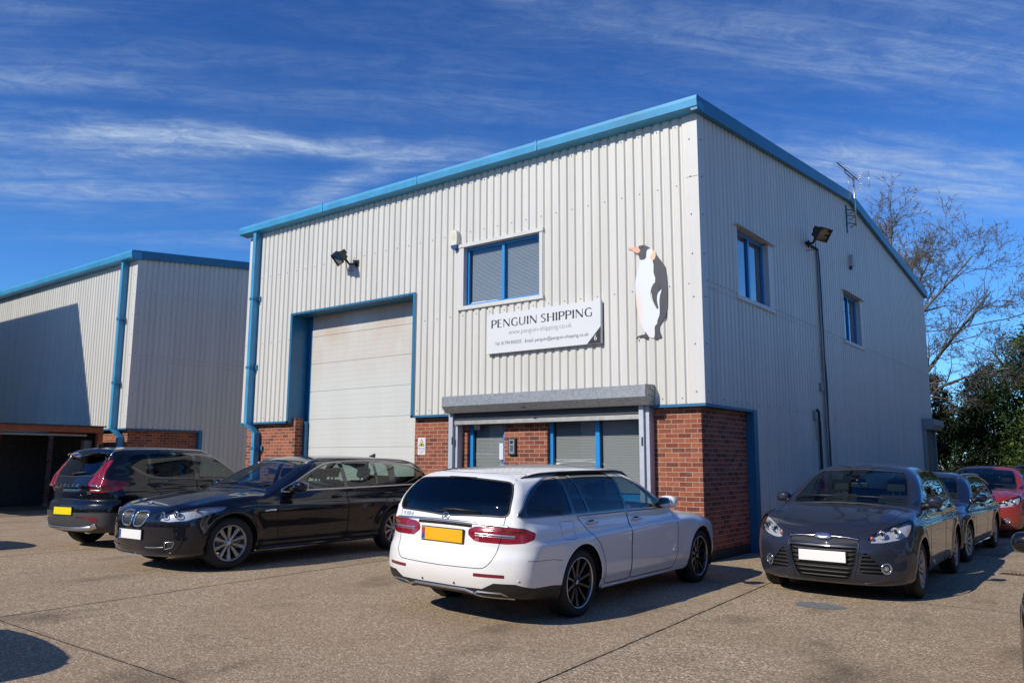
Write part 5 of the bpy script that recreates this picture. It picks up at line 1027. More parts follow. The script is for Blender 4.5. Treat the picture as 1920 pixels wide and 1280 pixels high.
def make_car(C, name, label, loc, heading, group=None):
    """C: dict of curves, outlines and finishes in car coordinates (x forward from the rear axle, y left, z up)"""
    root = empty(name, loc); root.rotation_euler = (0, 0, 0)
    root.rotation_mode = 'QUATERNION'
    n = Vector((-(gz(loc[0] + .8) - gz(loc[0] - .8)) / 1.6, 0, 1)).normalized(); fwd = Vector((math.cos(heading), math.sin(heading), 0)); fwd = (fwd - n * fwd.dot(n)).normalized(); lf = n.cross(fwd)
    root.rotation_quaternion = Matrix((fwd, lf, n)).transposed().to_quaternion()
    tag(root, label, 'car', group)
    sh = Shape(C); ct = Cutter(sh, C.get('res', 0.028)); body = C['paint']; wb = C['wb']; wr = C['wr']; ar = C['ar']
    regs = {}   # id -> dict
    def reg(nm, mat, inset=0.0, skirt=False, parentreg=None, label=None):
        i = len(regs) + 1; regs[i] = dict(n=nm, m=mat, i=inset, s=skirt, p=parentreg, l=label); return i
    gaps = MB(); chromes = {1: MB(), -1: MB()}; chrome = MB(); seals = [MB(), MB()]
    S = [(1, (0, 1, 0)), (-1, (0, -1, 0))]
    def sd_(pts, s): return [np.array((p[0], s * 0.9, p[1])) for p in pts]
    # lower trim band
    if 'lowtrim' in C:
        i = reg('lower_bumper', C.get('lowmat', CM['trim']))
        for s, d in S: ct.cut(sd_(C['lowtrim'], s), d, i, nmin=-0.2, cond=(lambda c, s=s: c.y * s >= -0.02))
        for dd, key in ((1, 'lowfront'), (-1, 'lowrear')):
            if key in C: ct.cut([np.array((dd, a, b)) for a, b in C[key]], (dd, 0, 0), i, nmin=0.02, cond=lambda c, dd=dd: c.x > wb + 0.3 if dd > 0 else c.x < -0.3)
    # doors
    for s, d in S:
        for q, dp in enumerate(C['doors']):
            i = reg('door', body); pl = rounded(sd_(dp, s), 0.05); ct.cut(pl, d, i, nmin=0.0, cond=lambda c, s=s: c.y * s > 0); ribbon(gaps, sh, pl, d, 0.010, closed=True)
            regs[i]['door'] = (s, q)
        if 'flap' in C: pl = rounded(sd_(C['flap'], s), 0.035); (ribbon(gaps, sh, pl, d, 0.004, 0.0006, closed=True) if s == C.get('flapside', -1) else None)
    # bonnet and tailgate
    if 'bonnet' in C:
        i = reg('bonnet', body); pl = [np.array((a, b, 1.0)) for a, b in C['bonnet']]; full = pl + mir(pl)[::-1]; full = rounded(full, 0.06)
        ct.cut(full, (0.02, 0, 1), i, nmin=0.25, only={0}); ribbon(gaps, sh, full, (0.02, 0, 1), 0.007, closed=True)
    if 'tailgate' in C:
        i = reg('tailgate', body); pl = [np.array((-1.0, a, b)) for a, b in C['tailgate']]; full = rounded(pl + mir(pl)[::-1], 0.06)
        ct.cut(full, (-1, 0, 0.02), i, nmin=0.25, only={0}); ribbon(gaps, sh, full, (-1, 0, 0), 0.007, closed=True)
    # glass
    pl = [np.array((2, a, b)) for a, b in C['windscreen']]; full = rounded(pl + mir(pl)[::-1], 0.07)
    d = (1, 0, 0.35); q = sh.hit(full, (1, 0, 0)); i = reg('windscreen', CM['glass'], 0.004, True); ct.cut(list(q), d, i, nmin=0.1, cond=lambda c: c.x > 0.8); ribbon(seals[0], sh, list(q), d, 0.022, 0.0015, closed=True)
    pl = [np.array((-1, a, b)) for a, b in C['backlight']]; full = rounded(pl + mir(pl)[::-1], 0.07)
    d = (-1, 0, 0.3); q = sh.hit(full, (-1, 0, 0)); i = reg('rear_window', C.get('rearglassmat', CM['privacy']), 0.004, True); ct.cut(list(q), d, i, nmin=0.1, cond=lambda c: c.x < 0.3); ribbon(seals[1], sh, list(q), d, 0.02, 0.0015, closed=True)
    for s, d in S:
        dlo = smoothpoly(sd_(C['dlo'], s), 4) if C.get('dlosmooth', True) else rounded(sd_(C['dlo'], s), 0.03)
        if C.get('chrome'): ribbon(chromes[s], sh, dlo, d, C.get('chromew', 0.016), 0.004, closed=True)
        i = reg('window_surround', CM['gloss'])
        ct.cut(dlo, d, i, nmin=0.05, cond=lambda c, s=s: c.y * s > 0)
        for k, wp in enumerate(C['windows']):
            i2 = reg('side_window', C['wmats'][k], 0.004, True); pl = rounded(sd_(wp, s), 0.045, 4); ct.cut(pl, d, i2, nmin=0.05, only={i}, cond=lambda c, s=s: c.y * s > 0)
        # wheel arches
        for wx in (0.0, wb):
            pl = [np.array((wx + ar * math.cos(a), s * 0.9, wr + ar * math.sin(a))) for a in np.linspace(0, 2 * math.pi, 40, endpoint=False)]
            ct.cut(pl, d, 99, nmin=-1.0, cond=lambda c, s=s: c.y * s > 0.52)
    # lamps, grilles and other cut panels; each entry: name, material, direction, points(3-D), inset, mirrored
    for e in C['panels']:
        for s in ((1, -1) if e.get('mirror', True) else (1,)):
            pts = [np.array(p, float) for p in e['pts']]
            if e.get('sym'): pts = pts + mir(pts)[::-1]
            dd = np.array(e['d'], float)
            if s < 0: pts = mir(pts); dd = dd * np.array((1, -1, 1))
            pts = smoothpoly(pts, 4) if e.get('smooth') else rounded(pts, e.get('r', 0.02), 3)
            if e.get('proj', True): pts = list(sh.hit(pts, dd))
            i = reg(e['n'], e['m'], e.get('inset', 0), e.get('inset', 0) != 0, label=e.get('label')); regs[i]['e'] = e; regs[i]['pl'] = pts; regs[i]['dd'] = dd; regs[i]['side'] = s
            ct.cut(pts, dd, i, nmin=e.get('nmin', 0.05), cond=e.get('cond'))
            if e.get('rim'): ribbon(chrome if e['rim'] == 'chrome' else gaps, sh, pts, dd, e.get('rimw', 0.012), 0.003, closed=True)
    P = ct.polys(); objs = {}
    objs[0] = emit(sh, 'body', body, root, P.get(0, []))
    for i, r_ in regs.items():
        if i in P: objs[i] = emit(sh, r_['n'], r_['m'], root, P[i], r_['i'], r_['s'], label=r_['l'])
    # things behind lamp lenses
    for i, r_ in regs.items():
        e = r_.get('e')
        if e and e.get('lamp') and i in P and objs.get(i): lamp_inside(sh, objs[i], P[i], r_, e)
        if e and e.get('bars') and i in P and objs.get(i): bars(sh, objs[i], r_, e)
    if gaps.f: gaps.build('shut_lines', CM['gap'], root, autonorm=False)
    if chrome.f: chrome.build('grille_surround', C.get('chromemat', CM['chrome']), root, autonorm=False)
    for q in chromes.values():
        if q.f: q.build('window_trim', CM['satin'], root, autonorm=False)
    for q in seals: q.build('glass_seal', CM['trim'], root, autonorm=False)
    # arch liners and wheels
    for s in (1, -1):
        for wx in (0.0, wb):
            m = MB(); n_ = 28; i0 = 0
            for k in range(n_ + 1):
                a = math.pi * (-0.12 + 1.24 * k / n_); m.v += [(wx + (ar + 0.004) * math.cos(a), s * yy, wr + (ar + 0.004) * math.sin(a)) for yy in (0.50, 0.90 if C['section'][3][1] > 0.9 else 0.87)]
            for k in range(n_): m.f.append((2 * k, 2 * k + 1, 2 * k + 3, 2 * k + 2)); m.m.append(0); m.sm.append(True)
            c0 = len(m.v); m.v.append((wx, s * 0.50, wr)); 
            for k in range(n_): m.f.append((c0, 2 * k, 2 * k + 2)); m.m.append(0); m.sm.append(False)
            m.build('wheel_arch_liner', CM['well'], root)
            wo = C.get('tracky', 0.80)
            wl = wheel('wheel', root, wx, s * wo, wr, C['rim'], C.get('tw', 0.225), C['wheel'], s)
            if wx > 0 and C.get('steer'): wl.rotation_euler = (0, 0, C['steer'])
    # handles
    for s in (1, -1):
        for q, (hx, hz) in enumerate(C['handles']):
            m = MB(); p = sh.hit([(hx, s, hz)], (0, s, 0))[0]; nn = sh.normal(np.array([p]))[0]
            pts = [(-0.105, 0.0), (-0.085, 0.022), (-0.03, 0.034), (0.04, 0.034), (0.085, 0.024), (0.105, 0.0)]
            m.tube([(a, s * b, 0) for a, b in pts], [0.006, 0.011, 0.012, 0.012, 0.011, 0.006], 8)
            ellipsoid(m, (0.0, s * 0.002, 0), (0.06, 0.006, 0.024), m=1, n=14, k=6)
            pr = [objs[i] for i, r_ in regs.items() if r_.get('door') == (s, q) and i in objs]
            h = m.build('door_handle', [C.get('handlemat', body), CM['gap']], (pr[0] if pr and pr[0] else root)); h.location = tuple(p)
    # mirrors
    for s in (1, -1):
        mx_, mz = C['mirror']; p = sh.hit([(mx_, s, mz)], (0, s, 0))[0]
        m = MB(); c = (mx_ - 0.03, p[1] + s * C.get('moff', 0.135), mz + 0.050); rot = Matrix.Rotation(s * 0.12, 3, 'Z')
        ellipsoid(m, c, (0.080, C.get('mwid', 0.108), 0.072), m=0, rot=rot, p=2.7, n=24, k=14)
        m.tube([(mx_ + 0.02, p[1] - s * 0.02, mz + 0.0), (mx_, p[1] + s * 0.05, mz + 0.012), (mx_ - 0.02, p[1] + s * 0.12, mz + 0.02)], [0.042, 0.034, 0.036], 8, m=1)
        cc = Vector(c) + rot @ Vector((-0.078, 0, 0)); m2 = MB(); ellipsoid(m2, cc, (0.012, C.get('mwid', .108) - .016, 0.056), rot=rot, p=3, n=20, k=8)
        o = m.build('door_mirror', [C.get('mirrormat', body), CM['trim']], root); m2.build('mirror_glass', CM['mirrorglass'], o)
    if C.get('rails'):
        x0, x1, yr = C['rails']
        for s in (1, -1):
            xs = np.linspace(x0, x1, 24); q = sh.hit([(x, s * (yr - 0.02 * ((x - (x0 + x1) / 2) / 1.3)**2 * (1 if x < 0.6 else 2.2)), 1.3) for x in xs], (0, 0, 1)); m = MB()
            hgt = C.get('railh', 0.032); t = np.linspace(0, 1, 24); lift = hgt * np.clip(np.minimum(t, 1 - t) * 9, 0, 1)
            pts = [tuple(a + np.array((0, 0, l - 0.004))) for a, l in zip(q, lift)]
            m.tube(pts, [0.006 + 0.008 * min(1, float(l) / hgt + 0.2) for l in lift], 8)
            if hgt < 0.03: pass
            m.build('roof_rail', C.get('railmat', CM['satin']), root)
    if C.get('fin'):
        fx, fz = C['fin']; q = sh.hit([(fx, 0, 1.3)], (0, 0, 1))[0]; m = MB()
        m.prism([(fx + 0.09, q[2] - 0.005), (fx + 0.03, q[2] + 0.03), (fx - 0.06, q[2] + 0.065), (fx - 0.075, q[2] + 0.06), (fx - 0.07, q[2] - 0.005)], -0.018, 0.018); m.build('roof_aerial', C.get('finmat', CM['gloss']), root)
    interior(C, root, sh)
    for fn in C.get('extra', []): fn(root, sh, C, objs, regs)
    return root

def lamp_inside(sh, lens, polys, r_, e):
    """a reflector bowl panel behind the lens, with bulbs"""
    key = {}; V = []; Fc = []
    for pl in polys:
        f = []
        for p in pl:
            k = tuple(round(c, 5) for c in p)
            if k not in key: key[k] = len(V); V.append(p)
            f.append(key[k])
        Fc.append(f)
    V = np.array(V); Nn = sh.normal(V); D = np.array(r_['dd'], float); D /= np.linalg.norm(D)
    V2 = V - D * 0.05 - Nn * 0.012; me = bpy.data.meshes.new('reflector'); me.from_pydata([tuple(v) for v in V2], [], Fc)
    me.materials.append(e.get('inner', CM['bowl'])); o = bpy.data.objects.new('reflector', me); COL.objects.link(o); o.parent = lens
    for k, (fx, fz, rr, kind) in enumerate(e['lamp']):
        # bowls are placed as fractions of the lens box
        lo, hi = V.min(0), V.max(0); s = r_['side']
        yy = (lo[1] + (hi[1] - lo[1]) * fx) if s > 0 else (hi[1] - (hi[1] - lo[1]) * fx); zz_ = lo[2] + (hi[2] - lo[2]) * fz
        c = sh.hit([(0, yy, zz_)], (1 if D[0] > 0 else -1, 0, 0))[0]; c = c - D * 0.035 - np.array((0.03 if D[0] > 0 else -0.03, 0, 0)) * 0
        m = MB(); dd = 1 if D[0] > 0 else -1
        if kind == 'bowl': m.lathe([(rr, 0.022 * dd), (rr * 0.97, 0.0), (rr * 0.75, -0.02 * dd), (rr * 0.3, -0.035 * dd), (0.0, -0.036 * dd)], 28, 'x', m=0); ellipsoid(m, (0, 0, 0), (0.014, rr * 0.3, rr * 0.3), m=1, n=12, k=8)
        elif kind == 'proj': m.lathe([(rr, 0.012 * dd), (rr * 0.9, 0.02 * dd), (rr * 0.72, 0.006 * dd)], 28, 'x', m=0); ellipsoid(m, (0, 0, 0), (0.022, rr * 0.72, rr * 0.72), m=1, n=20, k=10)
        elif kind == 'ring': m.lathe([(rr, 0.012 * dd), (rr * 0.95, 0.026 * dd), (rr * 0.80, 0.026 * dd), (rr * 0.76, 0.012 * dd)], 32, 'x', m=0); ellipsoid(m, (0, 0, 0), (0.02, rr * 0.55, rr * 0.55), m=1, n=20, k=10)
        else: ellipsoid(m, (0, 0, 0), (0.02, rr, rr * 0.8), m=2, n=12, k=8)
        o2 = m.build('bulb_housing', [CM['chrome'], CM['gloss'], CM['amber']], lens); o2.location = tuple(c)

def bars(sh, panel, r_, e):
    """slats across a grille or air intake"""
    m = MB(); b = e['bars']; pl = np.array(r_['pl']); y0, y1, z0, z1 = pl[:, 1].min(), pl[:, 1].max(), pl[:, 2].min(), pl[:, 2].max(); dd = np.array(r_['dd'], float)
    P2 = [(p[1], p[2]) for p in pl]
    def inside(y, z): return inpoly(y, z, P2)
    if b[0] == 'h':
        for k in range(b[1]):
            z = z0 + (z1 - z0) * (k + 0.7) / (b[1] + 0.4); ys = [y for y in np.linspace(y0, y1, 60) if inside(y, z)]
            if len(ys) > 3: q = sh.hit([(0, y, z) for y in np.linspace(ys[0], ys[-1], 16)], (dd[0], 0, 0)) - sh.normal(sh.hit([(0, y, z) for y in np.linspace(ys[0], ys[-1], 16)], (dd[0], 0, 0))) * (e.get('inset', 0) * 0.45); m.tube([tuple(p) for p in q], b[2], 6)
    else:
        for k in range(b[1]):
            y = y0 + (y1 - y0) * (k + 0.7) / (b[1] + 0.4); zs = [z for z in np.linspace(z0, z1, 50) if inside(y, z)]
            if len(zs) > 3: q0 = sh.hit([(0, y, z) for z in np.linspace(zs[0], zs[-1], 10)], (dd[0], 0, 0)); q = q0 - sh.normal(q0) * (e.get('inset', 0) * 0.35); m.tube([tuple(p) for p in q], b[2], 6)
    if m.f: m.build('grille_slats', e.get('barmat', CM['trim']), panel)

def interior(C, root, sh):
    wb = C['wb']; ws0 = C['screen'][1][1] if False else None
    m = MB(); m.box(C['x0'] + 0.40, wb + 0.05, -0.70, 0.70, 0.30, 0.36); m.box(C['x0'] + 0.20, C['x0'] + 0.45, -0.6, 0.6, 0.36, 0.60); m.build('cabin_floor', CM['inner'], root)
    xs = C.get('seatx', (1.35, 0.42)); hz_ = C.get('seatz', 0.0)
    for row, sx in enumerate(xs):
        for sy in (0.36, -0.36):
            m = MB(); zz0 = 0.50 + hz_
            m.box(sx - 0.02, sx + 0.50, sy - 0.24, sy + 0.24, 0.36, zz0 + 0.06, b=0.05)
            Mx = Matrix.Translation((sx, sy, zz0)) @ Matrix.Rotation(R(-17), 4, 'Y')
            m.box(-0.06, 0.06, -0.23, 0.23, 0.0, 0.60, b=0.05, M=Mx); m.box(-0.045, 0.045, -0.12, 0.12, 0.64, 0.80, b=0.035, M=Mx); m.box(-0.01, 0.01, -0.05, -0.035, 0.58, 0.66, M=Mx); m.box(-0.01, 0.01, 0.035, 0.05, 0.58, 0.66, M=Mx)
            m.build('seat', CM['inner'], root)
    dx = C.get('dashx', 2.05); m = MB(); m.box(dx - 0.28, dx + 0.38, -0.70, 0.70, 0.62, 0.88, b=0.07); m.box(dx - 0.33, dx - 0.05, -0.14, 0.14, 0.5, 0.9, b=0.04); m.build('dashboard', CM['inner'], root)
    sy = -0.36; m = MB(); Mx = Matrix.Translation((dx - 0.40, sy, 0.86)) @ Matrix.Rotation(R(-68), 4, 'Y')
    rng_ = [tuple(Mx @ Vector((0.185 * math.cos(a), 0.185 * math.sin(a), 0))) for a in np.linspace(0, 2 * math.pi, 29)]
    m.tube(rng_, 0.015, 8, cap=False); m.tube([tuple(Mx @ Vector((0, -0.17, 0))), tuple(Mx @ Vector((0, 0.17, 0)))], 0.016, 6); m.tube([tuple(Mx @ Vector((0, 0, 0))), tuple(Mx @ Vector((-0.17, 0, 0)))], 0.016, 6); m.tube([tuple(Mx @ Vector((0, 0, 0.02))), tuple(Mx @ Vector((0, 0, -0.22)))], 0.03, 8)
    m.build('steering_wheel', CM['inner'], root)
    q = sh.hit([(dx - 0.33, 0, 1.2)], (0, 0, 1))[0]; m = MB(); m.box(q[0] - 0.02, q[0] + 0.015, -0.11, 0.11, q[2] - 0.15, q[2] - 0.085, b=0.012); m.tube([(q[0] + 0.02, 0, q[2] - 0.1), (q[0] + 0.12, 0, q[2] - 0.05)], 0.012, 6); m.build('rear_view_mirror', CM['trim'], root)
def at_surface(sh, o, p, d, up=(0, 0, 1), off=0.004):
    q = sh.hit([p], d)[0]; n = sh.normal(np.array([q]))[0]; o.location = tuple(q + n * off); orient(o, n, up); return q, n

# ---------------------------------------------------------------- white estate
def white_car():
    P = dict(paint=paint('white paint', (0.80, 0.80, 0.79), rough=0.28), wb=2.94, wr=0.338, ar=0.385, h=1.49, x0=-1.15, x1=3.80,
        top=[(-1.2, .93), (-1.05, .99), (-.6, 1.01), (0.6, .985), (2.0, .965), (2.5, .955), (2.9, .915), (3.3, .84), (3.6, .75), (3.8, .62)],
        bot=[(-1.15, .30), (-.7, .24), (-.3, .20), (2.6, .20), (3.3, .19), (3.8, .22)],
        nose=[(.15, 3.62), (.3, 3.76), (.5, 3.80), (.65, 3.78), (.8, 3.70)], tail=[(.2, -1.02), (.32, -1.10), (.50, -1.145), (.62, -1.13), (.72, -1.085), (.86, -1.07), (1.0, -1.045), (1.1, -1.0)],
        section=[(.15, .83), (.22, .875), (.30, .89), (.36, .912), (.5, .925), (.70, .926), (.82, .915), (.92, .885), (1.0, .85)],
        taper=[(-1.2, .955), (-.8, .985), (-.3, 1), (2.8, 1), (3.3, .975), (3.8, .93)],
        screen=[(.85, 2.62), (.97, 2.40), (1.15, 2.04), (1.3, 1.75), (1.44, 1.44)], rearglass=[(.9, -1.055), (1.1, -1.005), (1.25, -.89), (1.38, -.76), (1.46, -.64)],
        roof=[(-.9, 1.385), (-.6, 1.425), (0, 1.465), (.6, 1.482), (1.2, 1.47), (1.65, 1.40), (2.1, 1.25)], cabin=[(.85, .885), (.98, .862), (1.15, .795), (1.3, .715), (1.42, .62), (1.5, .54)],
        gtaper=[(-1.15, .90), (-.7, .955), (0, 1), (1.6, 1), (2.4, .97)], crease=(.80, .028, .030), flare=.018, rgn=.85, rgc=.17, crp=.20, cr=.26, cf=.34,
        dlo=[(2.06, 1.0), (1.84, 1.115), (1.60, 1.24), (1.34, 1.345), (1.0, 1.405), (.5, 1.420), (.0, 1.400), (-.38, 1.345), (-.66, 1.25), (-.84, 1.10), (-.88, 1.005), (-.4, 1.0), (.3, 1.0), (.9, 1.0), (1.5, 1.0)],
        windows=[[(1.06, 1.018), (1.96, 1.018), (1.58, 1.232), (1.32, 1.332), (1.06, 1.376)], [(.26, 1.018), (1.00, 1.018), (1.00, 1.386), (.18, 1.398)], [(-.03, 1.018), (.22, 1.018), (.14, 1.396), (-.03, 1.382)], [(-.80, 1.018), (-.09, 1.018), (-.09, 1.372), (-.34, 1.334), (-.60, 1.245), (-.78, 1.11)]],
        doors=[[(1.07, .27), (2.16, .27), (2.23, .42), (2.24, .7), (2.18, .985), (1.03, .99)], [(.50, .27), (1.06, .27), (1.02, .99), (-.03, .99), (.14, .84), (.36, .68), (.47, .50)]],
        flap=[(-.33, .78), (-.12, .78), (-.10, .95), (-.35, .95)], flapside=-1,
        tailgate=[(0.0, .535), (.53, .545), (.60, .62), (.64, .80), (.665, 1.0), (.66, 1.22), (.56, 1.40)], bonnet=[(3.66, .0), (3.60, .45), (3.40, .66), (2.5, .70), (2.52, .0)],
        windscreen=[(0, 1.0), (.66, 1.0), (.585, 1.30), (.50, 1.39), (0, 1.415)], backlight=[(0, .995), (.70, 1.015), (.68, 1.18), (.60, 1.325), (0, 1.355)],
        chrome=True, chromew=.02, handles=[(1.22, .90), (.24, .915)], mirror=(1.88, 1.02), handlemat=None, rails=(-.62, 1.72, .60), railh=.022, railmat=None,
        wheel='mb', rim=.245, tw=.245, tracky=.79, seatx=(1.42, .5), dashx=2.06,
        lowtrim=[(-1.3, .10), (-.40, .10), (-.40, .215), (-.72, .235), (-.95, .30), (-1.3, .42)], lowrear=[(-.95, .10), (.95, .10), (.95, .36), (.80, .42), (.62, .42), (.50, .36), (-.50, .36), (-.62, .42), (-.80, .42), (-.95, .36)])
    P['handlemat'] = CM['satin']; P['railmat'] = CM['trim']
    P['wmats'] = [CM['glass'], CM['privacy'], CM['privacy'], CM['privacy']]
    P['panels'] = [
        dict(n='tail_light', m=CM['red'], d=(-1, .75, 0), pts=[(-1.1, .335, .885), (-1.1, .42, .915), (-1.05, .72, .930), (-.92, .86, .915), (-.79, .90, .872), (-.82, .91, .815), (-.94, .88, .780), (-1.03, .74, .768), (-1.1, .42, .775), (-1.1, .335, .83)], inset=.003, nmin=.0, cond=lambda c: c.x < -.3),
        dict(n='rear_reflector', m=CM['darkred'], d=(-1, .3, 0), pts=[(-1.1, .42, .50), (-1.1, .74, .50), (-1.1, .74, .470), (-1.1, .42, .470)], inset=-.002, r=.01),
        dict(n='headlight', m=CM['lens'], d=(1, .6, .1), pts=[(3.7, .55, .62), (3.7, .52, .72), (3.5, .70, .80), (3.3, .84, .79), (3.4, .86, .70), (3.6, .75, .62)], inset=.004, lamp=[(.4, .5, .05, 'bowl')], nmin=0, cond=lambda c: c.x > 2.9),
        dict(n='grille', m=CM['mesh'], d=(1, 0, 0), pts=[(3.8, 0, .44), (3.8, .36, .46), (3.8, .42, .60), (3.8, .34, .71), (3.8, 0, .72)], sym=True, mirror=False, inset=.03, bars=('h', 3, .01), barmat=CM['chrome'])]
    def extra(root, sh, C, objs, regs):
        tail = [o for i, o in objs.items() if i and regs[i]['n'] == 'tailgate']; tg = tail[0] if tail else root
        for i, r_ in regs.items():
            if r_['n'] == 'tail_light' and objs.get(i):
                s = r_['side']; m = MB()
                ribbon(m, sh, [np.array((-1.05, s * y, z)) for y, z in ((.38, .850), (.60, .846), (.82, .840))], (-1, s * .5, 0), .016, .0022)
                ribbon(m, sh, [np.array((-1.05, s * y, z)) for y, z in ((.38, .832), (.60, .828), (.82, .822))], (-1, s * .5, 0), .006, .0022)
                m.build('light_strip', CM['lampwhite'], objs[i], autonorm=False)
        m = MB(); ribbon(m, sh, [np.array((-1.05, y, 0.945 - .02 * (abs(y) / .7)**2)) for y in np.linspace(-.70, .70, 12)], (-1, 0, 0), .026, .010); m.build('chrome_strip', CM['satin'], tg, autonorm=False)
        m = MB(); ribbon(m, sh, [np.array((-1.05, y, 0.918 - .02 * (abs(y) / .7)**2)) for y in np.linspace(-.34, .34, 12)], (-1, 0, 0), .03, .004); m.build('plate_recess_shadow_gap', CM['gap'], tg, autonorm=False).name = 'plate_lamp_recess'  # raised dark strip standing in for the shade above the plate
        pl = plate(root, sh, 0, .81, -1, CM['plateY'], band=CM['blue'], h=.12)
        m = MB(); m.box(-.25, -.218, -.004, .045, .0053, .0058); m.build('plate_band_emblem', simple('flag red', (.5, .03, .03), .4), pl)
        # round emblem with three-pointed star
        m = MB(); ring = [(.042 * math.cos(a), .042 * math.sin(a), 0) for a in np.linspace(0, 2 * math.pi, 33)]; m.tube(ring, .0042, 6, cap=False)
        for k in range(3):
            a = math.pi / 2 + k * 2 * math.pi / 3; u = (math.cos(a), math.sin(a)); v = (-u[1], u[0])
            m.face([(u[0] * .041, u[1] * .041, .001), (v[0] * .007, v[1] * .007, .001), (0, 0, .006)]); m.face([(u[0] * .041, u[1] * .041, .001), (0, 0, .006), (-v[0] * .007, -v[1] * .007, .001)])
        o = m.build('badge', CM['chrome'], tg); at_surface(sh, o, (-1, 0, .985 - .005), (-1, 0, 0), off=.006)
        o = text('model_badge', 'E 350 d', .052, CM['chrome'], tg, (0, 0, 0), (-1, 0, 0)); at_surface(sh, o, (-1, .53, .972), (-1, 0, 0))
        # wiper
        q = sh.hit([(-1, .02, 1.045), (-1, -.1, 1.05), (-1, -.38, 1.045)], (-1, 0, 0)); n = sh.normal(q); m = MB(); pts = [tuple(a + b * .022) for a, b in zip(q, n)]; m.tube(pts, [.014, .011, .006], 6)
        q2 = sh.hit([(-1, .14, 1.03), (-1, -.40, 1.035)], (-1, 0, 0)); m.tube([tuple(a + b * .01) for a, b in zip(q2, sh.normal(q2))], .006, 6); m.build('rear_wiper', CM['trim'], root)
        # high stop lamp and roof spoiler lip
        q = sh.hit([(-1, y, 1.415) for y in np.linspace(-.17, .17, 7)], (-1, 0, .3)); m = MB(); m.tube([tuple(a + np.array((-.004, 0, 0))) for a in q], .009, 6); m.build('high_stop_lamp', CM['gloss'], root)
        # exhaust finishers, chrome and diffuser
        for s in (1, -1):
            m = MB(); yc, zc = s * .56, .30; out = [(-.17, .004), (-.11, .040), (.12, .036), (.17, .0), (.12, -.036), (-.12, -.040)]
            xo = [q[0] - .010 for q in sh.hit([(0, yc + s * a, zc + b) for a, b in out], (-1, 0, 0))]
            o_ = [(x0, yc + s * a, zc + b) for (a, b), x0 in zip(out, xo)]; in_ = [(x0 - .004, yc + s * a * .84, zc + b * .66) for (a, b), x0 in zip(out, xo)]; de = [(x0 + .10, yc + s * a * .80, zc + b * .60) for (a, b), x0 in zip(out, xo)]; bk = [(x0 + .05, yc + s * a, zc + b) for (a, b), x0 in zip(out, xo)]
            for k in range(6):
                k2 = (k + 1) % 6; m.face([o_[k], o_[k2], in_[k2], in_[k]], 0); m.face([in_[k], in_[k2], de[k2], de[k]], 1); m.face([o_[k2], o_[k], bk[k], bk[k2]], 0)
            m.face(de, 1); m.build('exhaust_finisher', [CM['satin'], CM['gap']], root)
        m = MB(); ribbon(m, sh, [np.array((-1.05, y, z)) for y, z in ((.70, .262), (.58, .252), (.47, .268), (.39, .315), (.31, .335), (0, .335), (-.31, .335), (-.39, .315), (-.47, .268), (-.58, .252), (-.70, .262))], (-1, 0, 0), .026, .012); m.build('bumper_strip', CM['satin'], root, autonorm=False)
        for s in (1, -1):
            for y in (.20, .84):
                o = MB(); o.lathe([(0, .002), (.011, .002), (.012, 0)], 14, 'z'); o = o.build('parking_sensor', P['paint'] if y > .5 else CM['gloss'], root); at_surface(sh, o, (-1, s * y, .45 if y > .5 else .385), (-1, s * .3 * (y > .5), 0), off=.002)
        # side sills
        for s in (1, -1):
            m = MB(); ribbon(m, sh, [np.array((x, s, .235)) for x in np.linspace(.44, 2.50, 14)], (0, s, 0), .05, .012); m.build('side_skirt', P['paint'], root, autonorm=False)
            m = MB(); ribbon(m, sh, [np.array((-.88, s, .625)), np.array((-.52, s, .615)), np.array((-.385, s, .595))], (0, s, 0), .005, .0008); m.build('bumper_seam', CM['gap'], root, autonorm=False)
        # panoramic roof glass
        q = [np.array((a, b, 1.5)) for a, b in ((.05, .48), (1.45, .46), (1.45, -.46), (.05, -.48))]
    P['extra'] = [extra]
    return P

